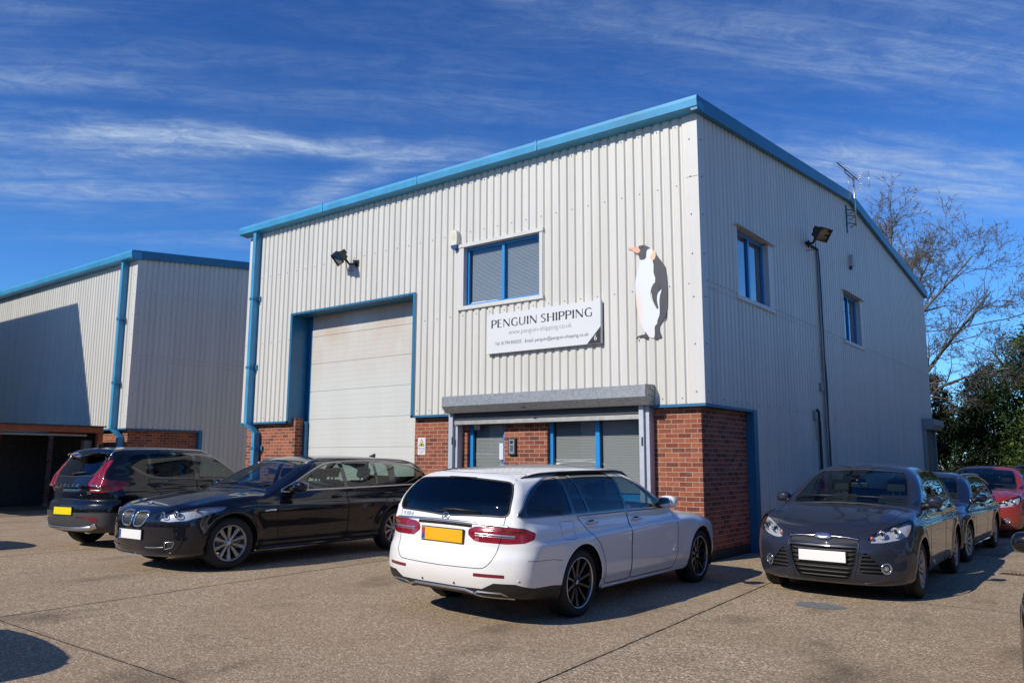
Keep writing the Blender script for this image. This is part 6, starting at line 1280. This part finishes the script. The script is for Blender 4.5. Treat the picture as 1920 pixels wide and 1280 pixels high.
# ---------------------------------------------------------------- black estate with twin grille
def black_estate():
    P = dict(paint=paint('blue black paint', (0.004, 0.005, 0.010), rough=0.25), wb=2.97, wr=0.332, ar=0.375, h=1.49, x0=-1.12, x1=3.82,
        top=[(-1.2, .93), (-1.05, 1.00), (-.6, 1.015), (0.6, .985), (2.0, .965), (2.5, .965), (2.9, .94), (3.3, .885), (3.6, .82), (3.76, .765), (3.85, .70)],
        bot=[(-1.15, .30), (-.7, .24), (-.3, .19), (2.6, .19), (3.3, .17), (3.8, .19)],
        kend=.09, nose=[(.15, 3.70), (.25, 3.79), (.40, 3.82), (.55, 3.82), (.70, 3.79), (.8, 3.73)], tail=[(.2, -1.0), (.32, -1.08), (.50, -1.12), (.66, -1.10), (.86, -1.05), (1.0, -1.02)],
        section=[(.15, .83), (.22, .875), (.30, .89), (.36, .912), (.5, .925), (.70, .928), (.82, .915), (.92, .888), (1.0, .85)],
        taper=[(-1.2, .95), (-.8, .985), (-.3, 1), (2.8, 1), (3.3, .98), (3.8, .94)],
        screen=[(.85, 2.75), (.95, 2.52), (1.15, 2.10), (1.3, 1.78), (1.42, 1.46)], rearglass=[(.9, -1.02), (1.1, -.99), (1.25, -.90), (1.38, -.78), (1.46, -.66)],
        roof=[(-.9, 1.375), (-.6, 1.415), (0, 1.455), (.6, 1.470), (1.2, 1.455), (1.7, 1.38), (2.2, 1.20)], cabin=[(.85, .885), (.98, .862), (1.15, .795), (1.3, .715), (1.42, .62), (1.5, .54)],
        gtaper=[(-1.15, .90), (-.7, .955), (0, 1), (1.6, 1), (2.4, .97)], crease=(.78, .012, .036), flare=.020, cf=.36, cr=.26,
        dlo=[(2.18, .965), (1.90, 1.10), (1.60, 1.235), (1.30, 1.335), (.9, 1.378), (.4, 1.386), (-.1, 1.366), (-.5, 1.308), (-.78, 1.21), (-.94, 1.085), (-.88, 1.022), (-.5, 1.008), (.3, .992), (1.0, .980), (1.7, .97)],
        windows=[[(1.05, .995), (2.02, .985), (1.58, 1.222), (1.27, 1.322), (1.05, 1.352)], [(.40, 1.008), (.97, .997), (.97, 1.362), (.34, 1.368)], [(.10, 1.016), (.345, 1.01), (.285, 1.366), (.05, 1.356)], [(-.86, 1.04), (-.03, 1.022), (-.12, 1.342), (-.45, 1.295), (-.72, 1.205), (-.85, 1.10)]],
        doors=[[(1.03, .27), (2.20, .27), (2.27, .42), (2.29, .7), (2.25, .955), (1.01, .972)], [(.50, .27), (1.02, .27), (1.0, .972), (-.02, .99), (.14, .84), (.36, .68), (.47, .50)]],
        flap=[(-.45, .80), (-.24, .80), (-.22, .95), (-.47, .95)], tailgate=[(0.0, .60), (.60, .61), (.70, .86), (.70, 1.06), (.56, 1.38)],
        bonnet=[(3.70, .0), (3.68, .30), (3.52, .62), (3.2, .74), (2.52, .72), (2.50, .0)],
        windscreen=[(0, .985), (.67, .99), (.585, 1.285), (.50, 1.365), (0, 1.39)], backlight=[(0, 1.10), (.68, 1.12), (.65, 1.24), (.57, 1.35), (0, 1.37)],
        chrome=True, chromew=.022, handles=[(1.20, .875), (.18, .89)], mirror=(2.0, .975), rails=(-.70, 1.55, .60), railh=.03, fin=(-.30, 1.4), moff=.12,
        wheel='bmw', rim=.222, tw=.225, tracky=.80, seatx=(1.36, .42), dashx=2.02, steer=-.10,
        lowfront=[(-.60, .205), (.60, .205), (.66, .30), (.60, .365), (-.60, .365), (-.66, .30)], lowmat=CM['mesh'])
    P['wmats'] = [CM['glass'], CM['glass'], CM['glass'], CM['glass']]; P['rearglassmat'] = CM['glass']
    P['panels'] = [
        dict(n='headlight', m=CM['lens'], d=(1, .62, .15), pts=[(3.7, .390, .632), (3.7, .42, .690), (3.6, .56, .745), (3.3, .78, .795), (3.05, .86, .810), (2.95, .88, .795), (3.08, .90, .745), (3.35, .87, .675), (3.5, .78, .630), (3.62, .60, .612)], inset=.003, lamp=[(.20, .42, .042, 'ring'), (.50, .50, .046, 'ring'), (.80, .72, .02, 'amber')], nmin=-.1, cond=lambda c: c.x > 2.7, inner=simple('lamp housing', (.52, .53, .56), .3, .3, var=.3, vscale=30)),
        dict(n='kidney_grille', m=CM['mesh'], d=(1, 0, .1), pts=[(3.8, .035, .575), (3.8, .030, .70), (3.8, .06, .745), (3.8, .22, .755), (3.8, .300, .73), (3.8, .29, .65), (3.8, .22, .565), (3.8, .08, .553)], inset=.02, bars=('v', 11, .0034), barmat=simple('kidney slat', (.16, .16, .17), .35, .7), rim='chrome', rimw=.020, r=.03, cond=lambda c: c.x > 3.3),
        dict(n='fog_lamp', m=CM['lens'], d=(1, .4, 0), pts=[(3.7, .60, .29), (3.7, .60, .375), (3.7, .735, .385), (3.7, .705, .315)], inset=.003, lamp=[(.6, .5, .028, 'bowl')], r=.015, rim='chrome', rimw=.008, cond=lambda c: c.x > 3.0),
        dict(n='tail_light', m=CM['red'], d=(-1, .8, 0), pts=[(-1.0, .45, .97), (-1.0, .74, 1.0), (-.7, .9, .98), (-.6, .9, .9), (-.8, .9, .84), (-1.0, .74, .82), (-1.0, .45, .86)], inset=.003, nmin=0, cond=lambda c: c.x < -.3)]
    def extra(root, sh, C, objs, regs):
        plate(root, sh, 0, .455, 1, CM['plateW'], band=CM['blue'], h=.115)
        for s in (1, -1):
            m = MB(); ribbon(m, sh, [np.array((3.7, s * y, z)) for y, z in ((.32, .310), (.45, .310), (.59, .318))], (1, 0, 0), .014, .012); m.build('chrome_blade', CM['chrome'], root, autonorm=False)
            m = MB(); ribbon(m, sh, [np.array((3.6, s * y, z)) for y, z in ((.0, .212), (.45, .215), (.66, .245), (.76, .33), (.80, .43))], (1, s * .25, 0), .022, .010); m.build('bumper_lip', P['paint'], root, autonorm=False)
            m = MB(); ribbon(m, sh, [np.array((x, s, z)) for x, z in ((2.32, .722), (2.40, .725), (2.50, .716))], (0, s, 0), .028, .008); m.build('side_indicator', CM['lampwhite'], root, autonorm=False)
            m = MB(); ribbon(m, sh, [np.array((x, s, .225)) for x in np.linspace(.42, 2.55, 14)], (0, s, 0), .05, .012); m.build('side_skirt', P['paint'], root, autonorm=False)
        o = MB(); o.lathe([(0, .003), (.030, .003), (.032, 0)], 24, 'z', m=1); o.lathe([(.032, 0), (.038, .004), (.041, 0)], 24, 'z', m=0)
        for q in range(4):
            a0 = q * math.pi / 2; o.face([(0, 0, .0045)] + [(.029 * math.cos(a0 + t), .029 * math.sin(a0 + t), .0045) for t in np.linspace(0, math.pi / 2, 7)], 2 if q % 2 else 3)
        o = o.build('badge', [CM['chrome'], CM['gloss'], CM['plateW'], CM['blue']], root); at_surface(sh, o, (3.70, 0, 1.0), (.7, 0, 1), up=(0, 0, 1))
        m = MB(); q = sh.hit([(2.48, -.62, 1.2), (2.50, 0, 1.2), (2.46, .05, 1.2)], (0, 0, 1)); 
        for a, b in ((.60, -.02), (-.02, -.62)):
            q = sh.hit([(1.9, a, .993), (1.9, (a + b) / 2, .999), (1.9, b, 1.0)], (1, 0, .2)); n = sh.normal(q); m.tube([tuple(u + v_ * .018) for u, v_ in zip(q, n)], [.008, .010, .007], 6)
        m.build('windscreen_wiper', CM['trim'], root)
        m = MB(); ribbon(m, sh, [np.array((2.3, y, z)) for y, z in ((-.70, .972), (-.35, .978), (0, .980), (.35, .978), (.70, .972))], (1, 0, .6), .035, .003); m.build('cowl_panel', CM['trim'], root, autonorm=False)
    P['extra'] = [extra]; return P

# ---------------------------------------------------------------- black suv
def black_suv():
    P = dict(paint=paint('black paint', (0.004, 0.004, 0.006), rough=0.25), wb=2.70, wr=0.352, ar=0.40, h=1.68, x0=-.90, x1=3.58,
        top=[(-1.0, 1.0), (-.8, 1.08), (-.4, 1.10), (.6, 1.07), (1.8, 1.05), (2.2, 1.06), (2.7, 1.03), (3.1, .98), (3.4, .90), (3.6, .78)],
        bot=[(-.9, .27), (-.5, .25), (-.1, .24), (2.6, .24), (3.2, .22), (3.6, .26)],
        nose=[(.2, 3.46), (.4, 3.56), (.6, 3.58), (.8, 3.55), (.95, 3.46)], tail=[(.25, -.74), (.38, -.85), (.60, -.88), (.70, -.86), (.78, -.80), (.9, -.80), (1.05, -.77), (1.15, -.72)],
        section=[(.2, .84), (.28, .885), (.36, .90), (.45, .92), (.6, .928), (.80, .930), (.92, .915), (1.02, .888), (1.1, .86)],
        taper=[(-.9, .955), (-.6, .985), (-.2, 1), (2.6, 1), (3.1, .98), (3.6, .93)],
        screen=[(.95, 2.42), (1.05, 2.24), (1.25, 1.90), (1.45, 1.56), (1.58, 1.26)], rearglass=[(1.05, -.80), (1.15, -.76), (1.3, -.66), (1.45, -.56), (1.60, -.50)],
        roof=[(-.8, 1.56), (-.5, 1.60), (0, 1.625), (.5, 1.635), (1.0, 1.62), (1.5, 1.54), (2.0, 1.38)], cabin=[(.95, .882), (1.08, .858), (1.25, .80), (1.45, .72), (1.56, .64), (1.65, .56)],
        gtaper=[(-.9, .92), (-.5, .965), (0, 1), (1.4, 1), (2.2, .97)], crease=(.90, .02, .02), flare=.024, cabz=.98, cf=.34, cr=.26, rgc=.12,
        dlo=[(1.98, 1.065), (1.70, 1.23), (1.42, 1.38), (1.12, 1.485), (.7, 1.53), (.2, 1.535), (-.2, 1.51), (-.36, 1.44), (-.30, 1.32), (-.12, 1.20), (.12, 1.115), (.4, 1.085), (1.0, 1.075), (1.5, 1.07)],
        windows=[[(.98, 1.095), (1.84, 1.085), (1.38, 1.375), (1.10, 1.468), (.98, 1.49)], [(.12, 1.13), (.90, 1.097), (.90, 1.50), (.12, 1.512)], [(.05, 1.16), (.05, 1.51), (-.18, 1.485), (-.30, 1.42), (-.24, 1.32)]],
        doors=[[(.95, .34), (1.95, .34), (2.03, .5), (2.05, .8), (2.0, 1.05), (.93, 1.072)], [(.46, .34), (.94, .34), (.92, 1.072), (.0, 1.10), (.10, .95), (.36, .78), (.46, .55)]],
        tailgate=[(0, .70), (.60, .70), (.66, .80), (.60, .9), (.62, 1.10), (.66, 1.2), (.56, 1.50)], bonnet=[(3.50, 0), (3.40, .5), (3.2, .68), (2.2, .72), (2.2, 0)],
        windscreen=[(0, 1.09), (.68, 1.10), (.60, 1.42), (.50, 1.52), (0, 1.55)], backlight=[(0, 1.14), (.52, 1.155), (.565, 1.24), (.54, 1.42), (.50, 1.46), (0, 1.485)],
        chrome=False, handles=[(1.10, .965), (.16, .985)], mirror=(1.88, 1.08), rails=(-.55, 1.42, .60), railh=.035, fin=(-.32, 1.6),
        wheel='five', rim=.235, tw=.235, tracky=.80, seatx=(1.25, .35), seatz=.12, dashx=1.85,
        lowtrim=[(-1.1, .1), (3.7, .1), (3.7, .44), (3.12, .44), (3.10, .62), (2.95, .76), (2.70, .81), (2.45, .76), (2.28, .60), (2.22, .40), (2.15, .33), (.55, .33), (.48, .42), (.42, .60), (.25, .76), (0, .81), (-.25, .76), (-.42, .62), (-.5, .58), (-1.1, .58)],
        lowrear=[(-1, .1), (1, .1), (1, .58), (-1, .58)], lowfront=[(-1, .1), (1, .1), (1, .40), (-1, .40)], lowmat=CM['cladding'])
    P['wmats'] = [CM['glass'], CM['privacy'], CM['privacy']]
    P['panels'] = [
        dict(n='tail_light', m=CM['red'], d=(-1, .85, 0), pts=[(-.55, .615, 1.40), (-.50, .690, 1.40), (-.62, .715, 1.26), (-.68, .735, 1.13), (-.62, .83, 1.085), (-.42, .90, 1.065), (-.36, .92, 1.02), (-.45, .92, .955), (-.62, .90, .905), (-.78, .74, .89), (-.8, .545, .895), (-.8, .50, 1.03), (-.78, .555, 1.12), (-.68, .60, 1.27)], inset=.003, nmin=-.1, r=.012, cond=lambda c: c.x < -.1),
        dict(n='rear_reflector', m=CM['darkred'], d=(-1, .3, 0), pts=[(-.9, .36, .515), (-.9, .78, .515), (-.9, .80, .44), (-.9, .66, .44), (-.9, .60, .495), (-.9, .36, .50)], inset=-.003, r=.008),
        dict(n='headlight', m=CM['lens'], d=(1, .6, .1), pts=[(3.5, .5, .74), (3.5, .52, .86), (3.2, .86, .88), (3.2, .88, .78)], inset=.003, lamp=[(.4, .5, .05, 'bowl')], nmin=0, cond=lambda c: c.x > 2.6)]
    def extra(root, sh, C, objs, regs):
        tail = [o for i, o in objs.items() if i and regs[i]['n'] == 'tailgate']; tg = tail[0] if tail else root
        plate(root, sh, 0, .60, -1, CM['plateYb'], h=.115)
        for k, ch in enumerate('VOLVO'):
            o = text('badge_letter', ch, .062, CM['satin'], tg, (0, 0, 0), (-1, 0, 0), ext=.003); at_surface(sh, o, (-1, .25 - k * .125, 1.0), (-1, 0, 0))
        o = text('model_badge', 'D3', .062, CM['satin'], tg, (0, 0, 0), (-1, 0, 0), ext=.003); at_surface(sh, o, (-1, -.50, .88), (-1, 0, 0))
        for i, r_ in regs.items():
            if r_['n'] == 'tail_light' and objs.get(i):
                s = r_['side']; m = MB(); ribbon(m, sh, [np.array((-.8, s * y, z)) for y, z in ((.56, 1.00), (.74, 1.0), (.77, .98), (.77, .94), (.74, .925), (.56, .925))], (-1, s * .6, 0), .018, .003); m.build('light_strip', CM['lampwhite'], objs[i], autonorm=False)
                m = MB(); ribbon(m, sh, [np.array((-.7, s * y, z)) for y, z in ((.655, 1.38), (.665, 1.26), (.655, 1.14), (.60, 1.06))], (-1, s * .6, 0), .012, .002); m.build('light_guide', simple('red guide', (.5, .02, .04), .3), objs[i], autonorm=False)
        m = MB(); ribbon(m, sh, [np.array((-.9, y, z)) for y, z in ((-.72, .385), (-.62, .34), (-.4, .325), (0, .32), (.4, .325), (.62, .34), (.72, .385))], (-1, 0, 0), .085, .016); m.build('skid_plate', CM['satin'], root, autonorm=False)
        q = sh.hit([(-.54 + .10 * (y / .6)**2, y, 1.3) for y in np.linspace(-.58, .58, 17)], (0, 0, 1)); m = MB()
        for a, b in zip(q[:-1], q[1:]):
            A = lambda p, dx, dz: (p[0] + dx, p[1], p[2] + dz)
            m.face([A(a, .10, .006), A(b, .10, .006), A(b, -.13, -.035), A(a, -.13, -.035)], smooth=True); m.face([A(a, -.13, -.035), A(b, -.13, -.035), A(b, -.12, -.06), A(a, -.12, -.06)], smooth=True); m.face([A(a, -.12, -.06), A(b, -.12, -.06), A(b, .04, -.05), A(a, .04, -.05)], smooth=True)
        for p in (q[0], q[-1]): m.face([(p[0] + .10, p[1], p[2] + .006), (p[0] - .13, p[1], p[2] - .035), (p[0] - .12, p[1], p[2] - .06), (p[0] + .04, p[1], p[2] - .05)])
        m.build('roof_spoiler', CM['gloss'], root)
        q = sh.hit([(-1, .02, 1.17), (-1, -.1, 1.185), (-1, -.36, 1.205)], (-1, 0, 0)); n = sh.normal(q); m = MB(); m.tube([tuple(a + b * .024) for a, b in zip(q, n)], [.02, .014, .006], 6); m.build('rear_wiper', CM['trim'], root)
    P['extra'] = [extra]; return P

# ---------------------------------------------------------------- grey hatchback
def grey_hatch():
    P = dict(paint=paint('slate grey paint', (0.020, 0.024, 0.040), metal=0.15, rough=0.35), wb=2.65, wr=0.318, ar=0.362, h=1.51, x0=-.86, x1=3.54,
        top=[(-1.0, .95), (-.7, 1.02), (-.3, 1.04), (.6, 1.01), (1.6, .985), (2.1, .985), (2.45, .985), (2.8, .945), (3.1, .875), (3.35, .79), (3.52, .69)],
        bot=[(-.9, .30), (-.5, .24), (-.2, .20), (2.4, .19), (3.0, .17), (3.5, .17)],
        nose=[(.12, 3.40), (.2, 3.48), (.35, 3.53), (.5, 3.53), (.65, 3.49), (.76, 3.42)], tail=[(.2, -.75), (.35, -.83), (.5, -.85), (.7, -.82), (.9, -.78), (1.05, -.72)],
        section=[(.12, .82), (.2, .862), (.28, .875), (.36, .895), (.5, .908), (.70, .910), (.84, .895), (.94, .870), (1.03, .84)],
        taper=[(-.9, .95), (-.6, .98), (-.2, 1), (2.5, 1), (3.0, .985), (3.5, .945)],
        screen=[(.85, 2.72), (.98, 2.42), (1.15, 2.02), (1.3, 1.69), (1.42, 1.36)], rearglass=[(1.0, -.76), (1.1, -.72), (1.25, -.62), (1.36, -.52), (1.46, -.42)],
        roof=[(-.8, 1.36), (-.4, 1.425), (.1, 1.47), (.6, 1.488), (1.1, 1.476), (1.55, 1.40), (2.0, 1.25)], cabin=[(.85, .87), (1.0, .842), (1.15, .782), (1.3, .71), (1.42, .62), (1.5, .55)],
        gtaper=[(-.9, .90), (-.5, .955), (0, 1), (1.4, 1), (2.2, .98)], crease=(.80, .01, .030), flare=.020, cabz=.90, cf=.42, cr=.25, ktop=.09,
        dlo=[(2.20, .995), (1.92, 1.10), (1.62, 1.235), (1.30, 1.345), (.95, 1.395), (.5, 1.408), (.0, 1.385), (-.35, 1.32), (-.55, 1.225), (-.40, 1.12), (-.1, 1.06), (.4, 1.035), (1.0, 1.015), (1.6, 1.003)],
        windows=[[(.98, 1.035), (1.86, 1.02), (1.58, 1.235), (1.26, 1.33), (.98, 1.37)], [(.08, 1.075), (.90, 1.04), (.90, 1.378), (.30, 1.388), (.08, 1.375)], [(.02, 1.085), (.02, 1.37), (-.28, 1.315), (-.44, 1.225), (-.34, 1.14)]],
        doors=[[(.96, .27), (2.00, .27), (2.07, .42), (2.10, .7), (2.07, .975), (.94, 1.0)], [(.44, .27), (.95, .27), (.93, 1.0), (.0, 1.03), (.10, .90), (.34, .72), (.44, .50)]],
        tailgate=[(0, .62), (.55, .64), (.62, .86), (.62, 1.06), (.52, 1.38)], bonnet=[(3.44, 0), (3.42, .32), (3.30, .55), (3.0, .68), (2.45, .74), (2.42, 0)],
        windscreen=[(0, .985), (.71, .995), (.605, 1.28), (.53, 1.385), (0, 1.415)], backlight=[(0, 1.08), (.56, 1.10), (.54, 1.24), (.48, 1.33), (0, 1.36)],
        chrome=False, handles=[(1.13, .905), (.17, .93)], mirror=(1.90, .985), moff=.105, mwid=.092, wheel='ten', rim=.205, tw=.21, tracky=.79, seatx=(1.30, .38), dashx=1.95,
        lowfront=[(-.5, .10), (.5, .10), (.44, .178), (-.44, .178)], lowmat=CM['trim'])
    P['wmats'] = [CM['glass']] * 3; P['rearglassmat'] = CM['glass']
    P['panels'] = [
        dict(n='headlight', m=CM['lens'], d=(1, .55, .25), pts=[(3.4, .455, .650), (3.4, .50, .715), (3.3, .60, .775), (3.1, .74, .835), (2.9, .82, .875), (2.85, .85, .86), (3.0, .875, .78), (3.1, .87, .725), (3.25, .76, .672), (3.35, .62, .640), (3.4, .50, .632)], inset=.003, lamp=[(.35, .40, .050, 'bowl'), (.66, .50, .055, 'bowl'), (.12, .22, .026, 'amber')], nmin=-.1, cond=lambda c: c.x > 2.55),
        dict(n='upper_grille', m=CM['mesh'], d=(1, 0, .15), pts=[(3.5, 0, .728), (3.5, .40, .690), (3.5, .405, .655), (3.5, .37, .635), (3.5, 0, .650)], sym=True, mirror=False, inset=.012, cond=lambda c: c.x > 3.0),
        dict(n='lower_grille', m=CM['mesh'], d=(1, 0, 0), pts=[(3.5, 0, .575), (3.5, .375, .580), (3.5, .345, .42), (3.5, .30, .29), (3.5, .26, .235), (3.5, 0, .225)], sym=True, mirror=False, inset=.03, bars=('h', 7, .011), cond=lambda c: c.x > 3.0, rim='gap', rimw=.01),
        dict(n='side_intake', m=CM['mesh'], d=(1, .1, 0), pts=[(3.4, .425, .525), (3.4, .46, .535), (3.4, .655, .33), (3.4, .62, .305), (3.4, .40, .315), (3.4, .385, .36)], inset=.025, bars=('h', 5, .012), cond=lambda c: c.x > 3.0),
        dict(n='tail_light', m=CM['red'], d=(-1, .8, 0), pts=[(-.8, .55, 1.0), (-.6, .8, 1.02), (-.3, .9, 1.0), (-.4, .9, .86), (-.7, .86, .78), (-.8, .6, .8)], inset=.003, nmin=0, cond=lambda c: c.x < 0)]
    def extra(root, sh, C, objs, regs):
        pl = plate(root, sh, 0, .475, 1, CM['plateW'], h=.115)
        for s in (1, -1):
            m = MB(); ribbon(m, sh, [np.array((3.5, s * y, z)) for y, z in ((.09, .688), (.25, .683), (.385, .668))], (1, 0, 0), .016, .008); m.build('chrome_bar', CM['chrome'], root, autonorm=False)
            q = sh.hit([(3.4, s * .66, .375)], (1, s * .35, 0))[0]; n = sh.normal(np.array([q]))[0]; m = MB(); m.lathe([(.058, -.004), (.062, .004), (.046, .008), (.044, 0)], 28, 'z', m=0); m.lathe([(.044, 0), (.034, -.004), (.0, .012)], 28, 'z', m=1); o = m.build('fog_lamp', [CM['chrome'], CM['lampwhite']], root); o.location = tuple(q); orient(o, n)
            m = MB(); ribbon(m, sh, [np.array((3.4, s * y, z)) for y, z in ((.36, .70), (.385, .60), (.36, .42), (.32, .27), (.34, .215), (.42, .20), (.68, .255))], (1, s * .1, 0), .018, .007); m.build('bumper_crease', P['paint'], root, autonorm=False)
            q = sh.hit([(2.75, s * .28, 1.2)], (0, 0, 1))[0]; m = MB(); ellipsoid(m, tuple(q), (.014, .02, .008), n=10, k=6); m.build('washer_jet', CM['trim'], root)
        m = MB(); m.lathe([(.0, .012), (.5, .011), (.9, .006), (1.0, 0)], 36, 'z', m=0); m.lathe([(.72, .0125), (.80, .0135), (.84, .0105)], 36, 'z', m=1)
        o = m.build('badge', [CM['satin'], CM['chrome']], root); at_surface(sh, o, (3.5, 0, .690), (1, 0, .1), off=.006); o.scale = (.100, .044, 1)
        o2 = text('badge_script', 'Ford', .040, CM['blue'], root, (0, 0, 0), (1, 0, 0), ext=.001); at_surface(sh, o2, (3.5, 0, .690), (1, 0, .1), off=.019)
        m = MB(); ribbon(m, sh, [np.array((3.5, y, z)) for y, z in ((-.37, .612), (0, .608), (.37, .612))], (1, 0, 0), .022, .012); m.build('bumper_bar', P['paint'], root, autonorm=False)
        m = MB()
        for a, b in ((.62, -.02), (-.06, -.66)):
            q = sh.hit([(1.9, a, 1.008), (1.9, (a + b) / 2, 1.014), (1.9, b, 1.018)], (1, 0, .2)); n = sh.normal(q); m.tube([tuple(u + v_ * .018) for u, v_ in zip(q, n)], [.007, .010, .007], 6)
        m.build('windscreen_wiper', CM['trim'], root)
        m = MB(); ribbon(m, sh, [np.array((2.3, y, z)) for y, z in ((-.72, .985), (-.35, .993), (0, .996), (.35, .993), (.72, .985))], (1, 0, .6), .045, .003); m.build('cowl_panel', CM['trim'], root, autonorm=False)
    P['extra'] = [extra]; return P
# ================================================================ build
car_mats(); place_mats(); ground(); warehouse(); neighbour(); wall_things(); greenery()
def stand(x, y): return (x, y, gz(x))
make_car(black_suv(), 'parked_car', 'black suv with tall red tail lights and a yellow plate, parked furthest left', stand(-8.62, -4.70), R(94.5))
make_car(black_estate(), 'parked_car', 'black estate with a twin chrome grille facing the camera in front of the loading door', stand(-5.10, -2.45), R(271.0))
make_car(white_car(), 'parked_car', 'white estate parked with its rear to the camera in front of the brick corner', stand(-.25, -4.62), R(91.2))
hatch = make_car(grey_hatch(), 'parked_car', 'dark grey hatchback facing the camera beside the shaded side wall', stand(2.13, 1.62), R(271.4)); hatch.scale = (1, 1, 1.03)
def copy_tree(o, parent=None):
    c = o.copy(); COL.objects.link(c)
    if parent: c.parent = parent
    for ch in o.children: copy_tree(ch, c)
    return c
def place(src, label, x, y, heading, col=None, scale=1.0, drop=()):
    c = copy_tree(src); old = src['_paint']; c['label'] = label
    n = Vector((-(gz(x + .8) - gz(x - .8)) / 1.6, 0, 1)).normalized(); f = Vector((math.cos(heading), math.sin(heading), 0)); f = (f - n * f.dot(n)).normalized(); c.rotation_mode = 'QUATERNION'; c.rotation_quaternion = Matrix((f, n.cross(f), n)).transposed().to_quaternion(); c.location = stand(x, y); c.scale = (scale,) * 3
    def rec(o):
        if col and o.type == 'MESH':
            for s in o.material_slots:
                if s.material and s.material.name == old: s.link = 'OBJECT'; s.material = col
        for ch in list(o.children):
            if any(ch.name.startswith(d) for d in drop): bpy.data.objects.remove(ch)
            else: rec(ch)
    rec(c); return c
hatch['_paint'] = 'slate grey paint'
be = [o for o in COL.objects if o.get('label', '').startswith('black estate')][0]; be['_paint'] = 'blue black paint'
red = paint('red paint', (.26, .018, .005), rough=.3); navy = paint('navy paint', (.010, .016, .040), metal=.3, rough=.3); blk = paint('black car paint', (.006, .006, .008), rough=.25)
place(be, 'dark navy car parked directly behind the grey hatchback', 2.12, 6.1, R(269.4), navy, .95, drop=('roof_aerial',))
place(hatch, 'red hatchback third in the row along the side wall', 2.42, 11.6, R(268), red, 1.0, drop=('badge_script',))
place(hatch, 'black car behind the red hatchback, only its roof showing', 3.0, 17.2, R(268), blk, 1.04, drop=('badge_script',))
place(hatch, 'dark car cut off by the right edge, its door mirror showing', 5.44, -3.05, R(270.5), blk, 1.0, drop=('badge_script',))
place(hatch, 'black hatchback outside the lower left of the photo, casting the nearest shadow', -2.36, -13.0, R(88), blk, 1.0, drop=('badge_script',))
place(hatch, 'black hatchback outside the left of the photo, casting the further shadow', -10.35, -9.95, R(90), blk, 1.0, drop=('badge_script',))
for o in list(COL.objects):
    if '_paint' in o: del o['_paint']
